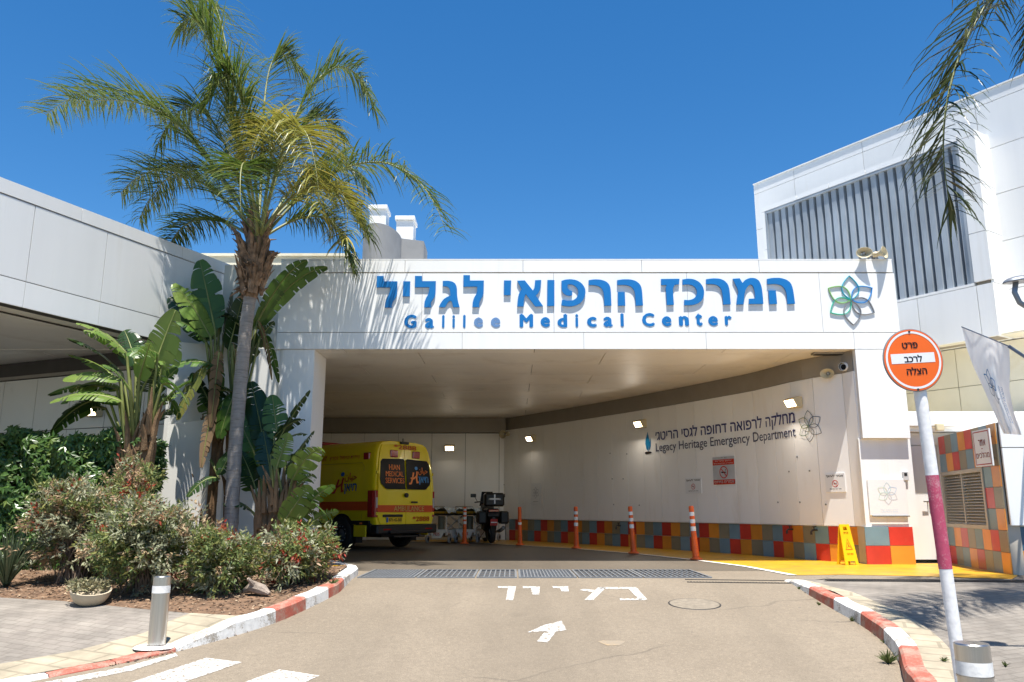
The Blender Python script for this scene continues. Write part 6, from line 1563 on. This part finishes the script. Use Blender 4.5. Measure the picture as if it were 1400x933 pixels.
# crowns of the other fronds reach over the pavement and throw the dappled shade on it
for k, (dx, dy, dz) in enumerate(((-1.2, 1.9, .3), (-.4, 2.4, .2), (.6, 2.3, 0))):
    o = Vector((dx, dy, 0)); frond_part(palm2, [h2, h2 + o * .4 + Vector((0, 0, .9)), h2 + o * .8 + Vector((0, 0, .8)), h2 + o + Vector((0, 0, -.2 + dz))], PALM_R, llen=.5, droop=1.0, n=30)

# giant bird-of-paradise clumps
SG = leaf('broad_leaf_green', [(.06, .13, .022), (.1, .19, .03), (.045, .10, .018), (.08, .155, .035)], .32, .34)
SGL = leaf('bright_broad_leaf', [(.15, .25, .05), (.2, .28, .06)], .4, .34)
SGD = leaf('dark_broad_leaf', [(.02, .05, .014), (.03, .065, .018)], .22, .3)
SGY = leaf('yellowing_broad_leaf', [(.16, .19, .05), (.22, .2, .05)], .35, .4)
SGB = leaf('dead_broad_leaf', [(.20, .12, .06), (.28, .18, .09), (.14, .085, .045)], .2, .7)
PET = mat('broad_leaf_stalk', (.17, .19, .05), .5, var=.3, scale=4)
SHEA = mat('dry_leaf_sheath', (.20, .12, .06), .9, var=.4, scale=6, bump=.5)
def paddle(par, base, p0, p1, wid, m, sag=.18, roll=0.0, tears=7, name='leaf'):
    """one torn paddle leaf: stalk from base to p0, blade from p0 to p1"""
    base, p0, p1 = Vector(base), Vector(p0), Vector(p1); L = (p1 - p0).length
    up = Vector((0, 0, 1)); mid = (p0 + p1) / 2 + up * sag * L
    st = [bez([base, base.lerp(p0, .5) + up * .15 * (p0 - base).length * .3, p0], k / 8) for k in range(9)]
    ax = [bez([p0, mid, p1], k / 16) for k in range(17)]
    lm, rm = MB(), MB()
    rm.tube(st + ax[1:], [.03 - .012 * k / 8 for k in range(9)] + [.016 * (1 - k / 17) + .002 for k in range(1, 17)], 6)
    ndiv = 16
    for s in (1, -1):
        cuts = sorted(rv.sample(range(2, ndiv - 1), tears)); seg0 = 0
        for cend in cuts + [ndiv]:
            droop = rv.uniform(0, .38); gap = rv.uniform(.0, .35); b = len(lm.v); rows = 0
            for k in range(seg0, cend + 1):
                t = k / ndiv; p = bez([p0, mid, p1], t); tan = (bez([p0, mid, p1], min(1, t + .03)) - bez([p0, mid, p1], max(0, t - .03))).normalized()
                side = tan.cross(up)
                if side.length < .1: side = tan.cross(Vector((0, 1, 0)))
                side.normalize(); nn_ = side.cross(tan).normalized()
                sd_ = (side * math.cos(roll) + nn_ * math.sin(roll)); nn2 = sd_.cross(tan).normalized()
                wv = wid * (math.sin(math.pi * min(.98, .06 + .9 * t) ** .8) ** .65)
                tt = t - (gap * .04 if k == cend and cend != ndiv else 0)
                for f in (0, .35, .7, 1.0):
                    sweep = tan * wv * .28 * f * f
                    q = p + sd_ * s * wv * f * (.96 if k in (seg0, cend) else 1) + sweep - up * droop * wv * f * f * .8 + nn2 * s * 0 + Vector((0, 0, .22 * wv * f * (1 - f) * 2)) + tan * (.012 if k == seg0 else (-.012 if k == cend else 0)) * f
                    lm.v.append(q)
                rows += 1
            for k in range(rows - 1):
                for j in range(3): lm.f.append([b + k * 4 + j, b + k * 4 + j + 1, b + (k + 1) * 4 + j + 1, b + (k + 1) * 4 + j]); lm.m.append(0)
            seg0 = cend
    o = lm.build(name, m, par, smooth=False); rm.build('stalk', PET, o, smooth=True)
def clump(label, Y, bases, leaves, group='broad leaved plants in the bed', extra_n=13):
    b0_ = at_y(*bases[0], Y); t = thing('bird_of_paradise_plant', label, 'plant', (b0_.x, Y, gz(Y) + .1), 0, group)
    g0 = gz(Y) + .08
    for (u, v) in bases:
        p = at_y(u, v, Y); foot = Vector((p.x + rv.uniform(-.05, .05), Y + rv.uniform(-.1, .1), g0)); mb = MB()
        mb.tube([foot, foot.lerp(p, .5), p], [.12, .1, .05], 10)
        for k in range(14):
            a = k * 2.4; z = rv.random() ** .7; c = foot.lerp(p, z); o_ = Vector((math.cos(a), math.sin(a), 0)); h_ = rv.uniform(.3, .7)
            mb.tube([c + o_ * .08, c + o_ * .12 + Vector((0, 0, h_ * .6)), c + o_ * rv.uniform(.1, .25) + Vector((0, 0, h_))], [.05, .035, .008], 5)
        mb.build('stem', SHEA, t)
    u_m = sum(l[1] for l in leaves) / len(leaves); v_m = sum(l[2] for l in leaves) / len(leaves)
    leaves = [l[:3] + (l[3] + (.5 if (Y == 12.3 and l[4] < 352) else 0),) + l[4:6] + (l[6] + (.55 if (Y == 12.3 and l[4] < 352) else 0),) + l[7:] for l in leaves]
    extra = []
    for (bi, u0, v0, d0, u1, v1, d1, wid, m, sag, roll) in leaves[:extra_n]:
        k = rv.uniform(.7, .95); du, dv_ = rv.uniform(-16, 16), rv.uniform(-14, 18)
        extra.append((bi, u0 + du * .4, v0 + dv_ * .6 + 8, d0 + rv.uniform(.15, .4), u0 + (u1 - u0) * k + du, v0 + (v1 - v0) * k + dv_ + 10, d1 + rv.uniform(.2, .6), wid * rv.uniform(.8, 1), rv.choice((SG, SG, SGL, SGD)), sag, roll + rv.uniform(-.3, .3)))
    for (bi, u0, v0, d0, u1, v1, d1, wid, m, sag, roll) in leaves + extra:
        p = at_y(*bases[bi], Y); paddle(t, p - Vector((0, 0, .25)), at_y(u0, v0, Y + d0), at_y(u1, v1, Y + d1), wid, m, sag, roll)
    return t
clump('broad leaved banana like plant fanning out above the dark hedge', 11.6, [(186, 585), (203, 580), (175, 600)], [
 (0, 173, 484, 0, 104, 442, -.3, .20, SGL, .2, .3), (0, 167, 511, .1, 92, 464, .2, .22, SGD, .15, -.2), (2, 165, 522, 0, 86, 519, -.2, .2, SGL, .22, .5), (2, 160, 533, .15, 66, 541, .1, .2, SGD, .2, .0),
 (2, 166, 550, -.1, 68, 551, -.4, .2, SGL, .25, .4), (2, 150, 548, .2, 73, 587, .2, .17, SGD, .35, -.1), (1, 206, 515, .1, 240, 424, .25, .27, SGL, .05, 1.1), (1, 216, 485, 0, 178, 488, -.4, .2, SG, .35, .5),
 (1, 222, 526, -.1, 258, 556, -.3, .17, SG, .4, .5), (0, 186, 500, .1, 170, 452, .3, .2, SGD, .1, .9), (1, 213, 540, .1, 243, 503, .2, .17, SGD, .15, .4), (0, 190, 520, -.2, 205, 470, -.5, .17, SGL, .1, .9),
 (1, 215, 560, .1, 262, 520, .3, .17, SG, .2, .1), (0, 178, 535, -.3, 140, 500, -.6, .17, SG, .3, .4)])
clump('tall broad leaved plant growing behind the palm trunk', 13.15, [(296, 560), (322, 590), (285, 600)], [
 (0, 294, 452, -.1, 273, 356, .1, .27, SG, .03, 1.1), (0, 288, 462, -.2, 238, 388, -.3, .25, SGL, .12, .8), (0, 282, 470, -.2, 240, 440, -.5, .2, SG, .3, .5), (1, 312, 480, .1, 334, 400, .2, .24, SGD, .05, .9),
 (0, 285, 500, -.3, 243, 574, -.5, .22, SGY, .35, .4), (0, 300, 505, -.2, 232, 503, -.5, .2, SG, .3, .4), (1, 325, 535, -.2, 300, 600, -.4, .22, SG, .3, .4), (2, 290, 560, -.2, 262, 510, -.3, .2, SGD, .15, .5),
 (1, 318, 470, -.2, 330, 560, -.3, .12, SGB, .2, .9), (0, 300, 480, -.3, 288, 585, -.4, .12, SGB, .25, .9), (1, 352, 440, .0, 372, 520, -.1, .11, SGB, .3, .9), (2, 292, 560, -.3, 275, 640, -.5, .1, SGB, .3, .8), (1, 350, 450, .1, 448, 366, .1, .17, SG, .32, .6), (1, 352, 440, 0, 420, 356, -.2, .16, SG, .28, .5), (0, 305, 470, .2, 318, 400, .3, .22, SGD, .05, .9), (2, 300, 655, -.3, 256, 680, -.6, .17, SGD, .4, .3), (1, 335, 500, .1, 375, 440, .2, .18, SGD, .2, .5),
 (2, 285, 540, -.1, 330, 545, -.4, .2, SGD, .3, .4), (0, 300, 430, .1, 345, 470, .2, .22, SGD, .3, .3), (1, 330, 610, -.2, 300, 650, -.5, .2, SGD, .3, .3)])
clump('low broad leaved plant with upright paddles right of the palm trunk', 12.3, [(378, 690), (392, 680), (362, 700)], [
 (0, 370, 623, .2, 424, 534, .3, .17, SGD, .12, .2), (0, 375, 598, .2, 417, 574, .2, .15, SGD, .25, .2), (1, 378, 640, -.1, 395, 592, -.1, .15, SGL, .05, 1.2), (2, 362, 614, .1, 343, 522, .3, .24, SGD, .05, 1.0),
 (1, 399, 657, -.2, 441, 614, -.5, .2, SGL, .3, .5), (1, 408, 708, -.2, 458, 664, -.35, .13, SG, .25, .6), (1, 386, 717, -.3, 424, 664, -.4, .2, SGL, .05, 1.1), (2, 356, 640, .1, 308, 545, .1, .22, SG, .1, .8),
 (0, 392, 625, .2, 430, 640, .2, .13, SG, .3, .3), (1, 402, 685, -.2, 446, 704, -.4, .13, SG, .3, .4), (2, 350, 670, -.1, 330, 620, -.2, .2, SGD, .1, .8), (0, 372, 660, .3, 360, 590, .4, .2, SGD, .05, 1.0),
 (1, 395, 640, .1, 430, 590, .3, .17, SGD, .12, .4), (2, 345, 700, -.2, 305, 690, -.5, .18, SGD, .3, .3), (0, 380, 600, .3, 372, 540, .4, .2, SG, .05, .9)])

# leafy volumes
def leaf_quad(mb, p, d, n, L, w_, mi=None):
    a = d.cross(n)
    if a.length < 1e-4: a = Vector((1, 0, 0))
    a.normalize(); b = len(mb.v)
    mb.v += [p, p + d * L * .45 + a * w_, p + d * L + n * -.15 * L, p + d * L * .45 - a * w_]; mb.f.append([b, b + 1, b + 2, b + 3]); mb.m.append(mb.mi if mi is None else mi)
def rdir(up=.3):
    v = Vector((rv.gauss(0, 1), rv.gauss(0, 1), rv.gauss(0, 1) + up)); return v.normalized()
NM = [leaf('nandina_green', [(.10, .155, .045), (.16, .21, .07), (.22, .25, .08), (.30, .28, .08)], .35, .5),
      leaf('nandina_pink', [(.40, .25, .16), (.48, .33, .2), (.36, .29, .15)], .3, .5), leaf('nandina_red', [(.33, .03, .015), (.26, .06, .02)], .3, .5), leaf('nandina_grey', [(.30, .32, .19), (.38, .37, .25), (.23, .26, .14)], .3, .55)]
STEM = mat('thin_brown_stem', (.14, .10, .07), .8, var=.3)
def shrub(label, u0, u1, vtop, Y, depth, mix, group='heavenly bamboo shrubs in the front bed', nl=7000, name='nandina_shrub', seedlobes=9):
    a, b = at_y(u0, 740, Y), at_y(u1, 740, Y); g0 = gz(Y) + .1; zt_ = at_y((u0 + u1) / 2, vtop, Y).z; H = zt_ - g0; cx_ = (a.x + b.x) / 2; hw = (b.x - a.x) / 2
    t = thing(name, label, 'shrub', (cx_, Y, g0), 0, group)
    sm, fm = MB(), MB(); lobes = []
    for k in range(seedlobes):
        aa = rv.uniform(0, 2 * math.pi); rr = rv.uniform(.2, .66); z = rv.uniform(.3, .66)
        lobes.append((Vector((cx_ + math.cos(aa) * hw * rr, Y + math.sin(aa) * depth * rr, g0 + H * z)), rv.uniform(.28, .42)))
    lobes.append((Vector((cx_, Y, g0 + H * .6)), .38))
    for k in range(16):
        aa = rv.uniform(0, 6.28); p = Vector((cx_ + math.cos(aa) * hw * .25, Y + math.sin(aa) * depth * .25, g0)); q = lobes[k % len(lobes)][0]
        sm.tube([p, p.lerp(q, .5) + Vector((0, 0, .1)), q], [.012, .009, .004], 5)
    nsp = nl // 14; tips = []
    for k in range(max(26, nsp // 13)):
        c, r_ = lobes[rv.randrange(len(lobes))]; d = rdir(.35); q = c + Vector((d.x * hw * r_ * 1.35, d.y * depth * r_ * 1.35, d.z * H * r_ * .95)) * (rv.random() ** .35)
        tips.append((q, rv.random())); f0 = Vector((cx_ + rv.gauss(0, hw * .18), Y + rv.gauss(0, depth * .15), g0)); sm.tube([f0, f0.lerp(q, .5) + Vector((0, 0, .12)), q], [.009, .007, .003], 4)
    for k in range(nsp):
        q, tone = tips[rv.randrange(len(tips))]; p = q + Vector((rv.gauss(0, .085), rv.gauss(0, .085), rv.gauss(0, .07)))
        if p.z < g0 + .05: p.z = g0 + .05 + rv.random() * .3
        if p.z > zt_ - .06 + .1 * math.sin(p.x * 9 + seedlobes): continue
        out = Vector((p.x - cx_, p.y - Y, (p.z - g0 - H * .4))).normalized(); sp = (out + rdir() * .8).normalized()
        x = min(.999, max(0, tone + rv.gauss(0, .16))); hgt = (p.z - g0) / H; fac_ = mix
        mi = 0 if x < fac_[0] else (1 if x < fac_[1] else (2 if x < fac_[2] else 3))
        for j in range(14):
            o = p + sp * (.012 * j) + rdir() * .035; dd = (sp + rdir(.1) * 1.0 + Vector((0, 0, -.15))).normalized(); leaf_quad(fm, o, dd, rdir(.8), rv.uniform(.05, .085), rv.uniform(.009, .015), mi)
    fm.build('foliage', NM, t); sm.build('stem', STEM, t)
shrub('silvery pink heavenly bamboo shrub nearest the hedge', 48, 172, 655, 10.5, .75, (.3, .55, .57), nl=15000)
shrub('broad green and bronze heavenly bamboo shrub behind the left bollard', 142, 270, 688, 9.9, .7, (.55, .68, .71), nl=15000)
shrub('rounded green heavenly bamboo shrub at the foot of the palm trunk', 264, 350, 724, 9.85, .55, (.62, .70, .73), nl=10000)
shrub('green heavenly bamboo shrub with scarlet tips at the kerb end of the bed', 360, 446, 722, 10.5, .55, (.62, .70, .80), nl=10000)
shrub('tall thin bronze heavenly bamboo shrub under the banana like leaves', 118, 205, 618, 10.9, .4, (.35, .72, .80), nl=3500)
# the dark hedge
HG = [leaf('hedge_green', [(.035, .08, .016), (.06, .125, .026), (.095, .165, .036)], .25, .3), leaf('hedge_bright', [(.11, .18, .035), (.16, .22, .05)], .3, .35)]
t = thing('hedge', 'dense dark green hedge under the left wing', 'hedge', (-6.6, 11.9, gz(11.9) + .1))
mb = MB(); hx0, hx1, hy0, hy1, hz1 = -8.6, -5.35, 11.45, 12.5, 2.62
for k in range(5200):
    f = rv.random()
    if f < .55: p = Vector((rv.uniform(hx0, hx1), hy0 + abs(rv.gauss(0, .10)), rv.uniform(F, hz1)))
    elif f < .8: p = Vector((rv.uniform(hx0, hx1), rv.uniform(hy0, hy1), hz1 - abs(rv.gauss(0, .10))))
    elif f < .9: p = Vector((hx1 - abs(rv.gauss(0, .1)), rv.uniform(hy0, hy1), rv.uniform(F, hz1)))
    else: p = Vector((rv.uniform(hx0, hx1), rv.uniform(hy0, hy1), rv.uniform(F, hz1)))
    bump_ = .09 * math.sin(p.x * 5.1 + p.z * 2) + .07 * math.sin(p.x * 11 + p.z * 7); p.y += bump_; p.z += .08 * math.sin(p.x * 4.3 + 1) + .05 * math.sin(p.x * 13)
    n0 = Vector((rv.gauss(0, .4), -1 + rv.gauss(0, .4), .6 + rv.gauss(0, .4))).normalized(); u_ = n0.orthogonal().normalized(); v_ = n0.cross(u_); r0 = rv.random() * 6; mi = 1 if rv.random() < .14 else 0
    for j in range(6):
        a = r0 + j * 1.047; d = (u_ * math.cos(a) + v_ * math.sin(a) - n0 * .35).normalized(); leaf_quad(mb, p, d, n0, rv.uniform(.07, .11), .02, mi)
mb.build('foliage', HG, t)
mb = MB()
for k in range(12):
    x = hx0 + .3 * k; mb.tube([(x, 12, F), (x + .05, 12, 1.4), (x + rv.uniform(-.1, .1), 12, 2.3)], [.025, .02, .01], 6)
mb.box(hx0 + .1, hx1 - .2, 11.8, 12.3, F, hz1 - .35); mb.build('stem', mat('hedge_inner_twigs', (.03, .035, .02), .9, var=.4, scale=20), t)

# spiky plant at the left edge
def tuft(name, label, cat, p, n, L, m, w_=.012, spread=.8, group=None):
    t = thing(name, label, cat, tuple(p), 0, group); mb = MB()
    for k in range(n):
        a = rv.uniform(0, 6.283); s = rv.uniform(.1, spread); d = Vector((math.cos(a) * s, math.sin(a) * s, 1)).normalized(); q = Vector(p); l = L * rv.uniform(.6, 1.1); ax = d.cross(Vector((math.sin(a * 3), math.cos(a * 3), .2))).normalized(); b = len(mb.v)
        for i in range(5):
            ww = w_ * (1 - (i / 4) ** 1.5) + .001; mb.v += [q - ax * ww, q + ax * ww]; q = q + d * l / 4; d = (d + Vector((math.cos(a), math.sin(a), -.5)) * .14 * s).normalized()
        for i in range(4): mb.f.append([b + 2 * i, b + 2 * i + 1, b + 2 * i + 3, b + 2 * i + 2]); mb.m.append(0)
    mb.build('blades', m, t); return t
SPK = leaf('spiky_leaf', [(.07, .10, .05), (.12, .15, .08), (.05, .08, .04)], .25, .45); GRS = leaf('weed_green', [(.08, .12, .03), (.15, .17, .06), (.05, .09, .02)], .3, .5)
p = at_g(8, 803, .1); tuft('spiky_plant', 'grey green spiky plant at the left edge of the bed', 'plant', p, 110, .75, SPK, .016, .7)
p = at_g(165, 800, .1); tuft('strap_leaf_plant', 'few long strap leaves sprouting between the bowl and the shrubs', 'plant', p, 12, .5, SGL, .025, 1.1)
for u, v, n, L, lab in ((272, 880, 60, .09, 'small green weed at the kerb foot near the bollard'), (312, 866, 40, .12, 'dark dry weed standing against the white kerb'), (338, 860, 22, .08, 'tiny weed against the last white kerb stone'),
    (1215, 908, 90, .13, 'bushy weed at the foot of the right kerb'), (1165, 850, 20, .06, 'tiny weed at the middle of the right kerb'), (1210, 880, 30, .07, 'small weed beside a red stone of the right kerb'), (1120, 828, 18, .05, 'tiny weed by the first red stone of the right kerb'), (1092, 806, 16, .05, 'tiny weed at the start of the right kerb')):
    tuft('weed', lab, 'weed', at_g(u, v, 0), n, L, GRS, .006, 1.2, 'weeds along the kerbs')
for u, v, lab in ((1290, 905, 'small pavement weed left of the right bollard'), (1375, 912, 'small pavement weed right of the right bollard')):
    tuft('weed', lab, 'weed', at_g(u, v, .13), 18, .05, GRS, .006, 1.3, 'weeds in the right pavement')
tuft('weed', 'low weeds at the kerb end of the bed', 'weed', at_g(455, 800, .1), 40, .12, GRS, .006, 1.2, 'weeds along the kerbs')

# stone bowl planter tilted in the bed, and a piece of dead wood
p = at_g(122, 826, .1); t = thing('planter_bowl', 'tilted pale stone bowl with dry succulents in the bed', 'planter', tuple(p)); ax = Vector((.12, -.2, 1)).normalized()
mb = MB(); mb.lathe([(0, 0), (.085, .0), (.16, .05), (.2, .125), (.21, .17), (.19, .17), (.17, .13), (0, .12)], p - Vector((0, 0, .01)), ax, 28); mb.build('bowl', mat('pale_stone', (.5, .42, .3), .85, var=.15, scale=6, bump=.2), t, smooth='auto')
mb = MB()
for k in range(420):
    a = rv.uniform(0, 6.28); r_ = .2 * rv.random() ** .5; o = p + ax * .16 + Vector((math.cos(a) * r_ - .04, math.sin(a) * r_, rv.random() * .09)); leaf_quad(mb, o, rdir(.6), rdir(), .06, .014)
mb.build('succulents', leaf('dry_succulent', [(.2, .19, .1), (.3, .26, .15), (.14, .16, .07)], .2, .6), t)
p = at_g(350, 815, .1); t = thing('dead_wood', 'chunk of grey dead wood lying on the mulch beside the kerb', 'log', tuple(p))
mb = MB(); mb.tube([p + Vector((-.16, .08, .05)), p + Vector((-.05, .03, .1)), p + Vector((.08, -.02, .07)), p + Vector((.17, -.06, .03))], [.03, .07, .06, .02], 9); mb.tube([p + Vector((-.02, 0, .1)), p + Vector((-.08, -.08, .2))], [.04, .015], 7); mb.build('wood', mat('dead_wood_grey', (.3, .24, .19), .9, var=.35, scale=10, bump=.6), t)
# litter on the soil
mb = MB(); LIT = [mat('litter_brown', (.2, .11, .06), .9, var=.3), mat('litter_tan', (.36, .26, .17), .9, var=.3), mat('litter_dark', (.08, .05, .035), .9)]
poly_ = bed
def inside(x, y, P):
    c = False
    for i in range(len(P)):
        (x0, y0), (x1, y1) = P[i], P[i - 1]
        if (y0 > y) != (y1 > y) and x < (x1 - x0) * (y - y0) / (y1 - y0) + x0: c = not c
    return c
k = 0
while k < 5200:
    x, y = rv.uniform(-9, -2.2), rv.uniform(8.2, 12.4)
    if not inside(x, y, poly_): continue
    k += 1; leaf_quad(mb, Vector((x, y, gz(y) + .105 + rv.random() * .02)), Vector((rv.gauss(0, 1), rv.gauss(0, 1), rv.gauss(0, .15))).normalized(), Vector((rv.gauss(0, .3), rv.gauss(0, .3), 1)).normalized(), rv.uniform(.025, .08), rv.uniform(.006, .014), rv.randrange(3))
tag(mb.build('leaf_litter', LIT), kind='stuff')

# grit and dry leaves that gather along the kerbs
mb = MB()
for pth, sd_, n_l in ((klp[1:9], 1, 420), (krp[1:8], -1, 420)):
    for k in range(n_l):
        i = rv.randrange(len(pth) - 1); t_ = rv.random(); (x0, y0), (x1, y1) = pth[i], pth[i + 1]; dx, dy = x1 - x0, y1 - y0; l = math.hypot(dx, dy); o_ = abs(rv.gauss(0, .09)) + .01
        x, y = x0 + dx * t_ - sd_ * -dy / l * -o_ * -1, y0 + dy * t_ - sd_ * dx / l * -o_
        leaf_quad(mb, Vector((x, y, gz(y) + .006 + rv.random() * .01)), Vector((rv.gauss(0, 1), rv.gauss(0, 1), rv.gauss(0, .1))).normalized(), Vector((rv.gauss(0, .3), rv.gauss(0, .3), 1)).normalized(), rv.uniform(.012, .05), rv.uniform(.004, .01), rv.randrange(3))
tag(mb.build('kerb_litter', LIT), kind='stuff')
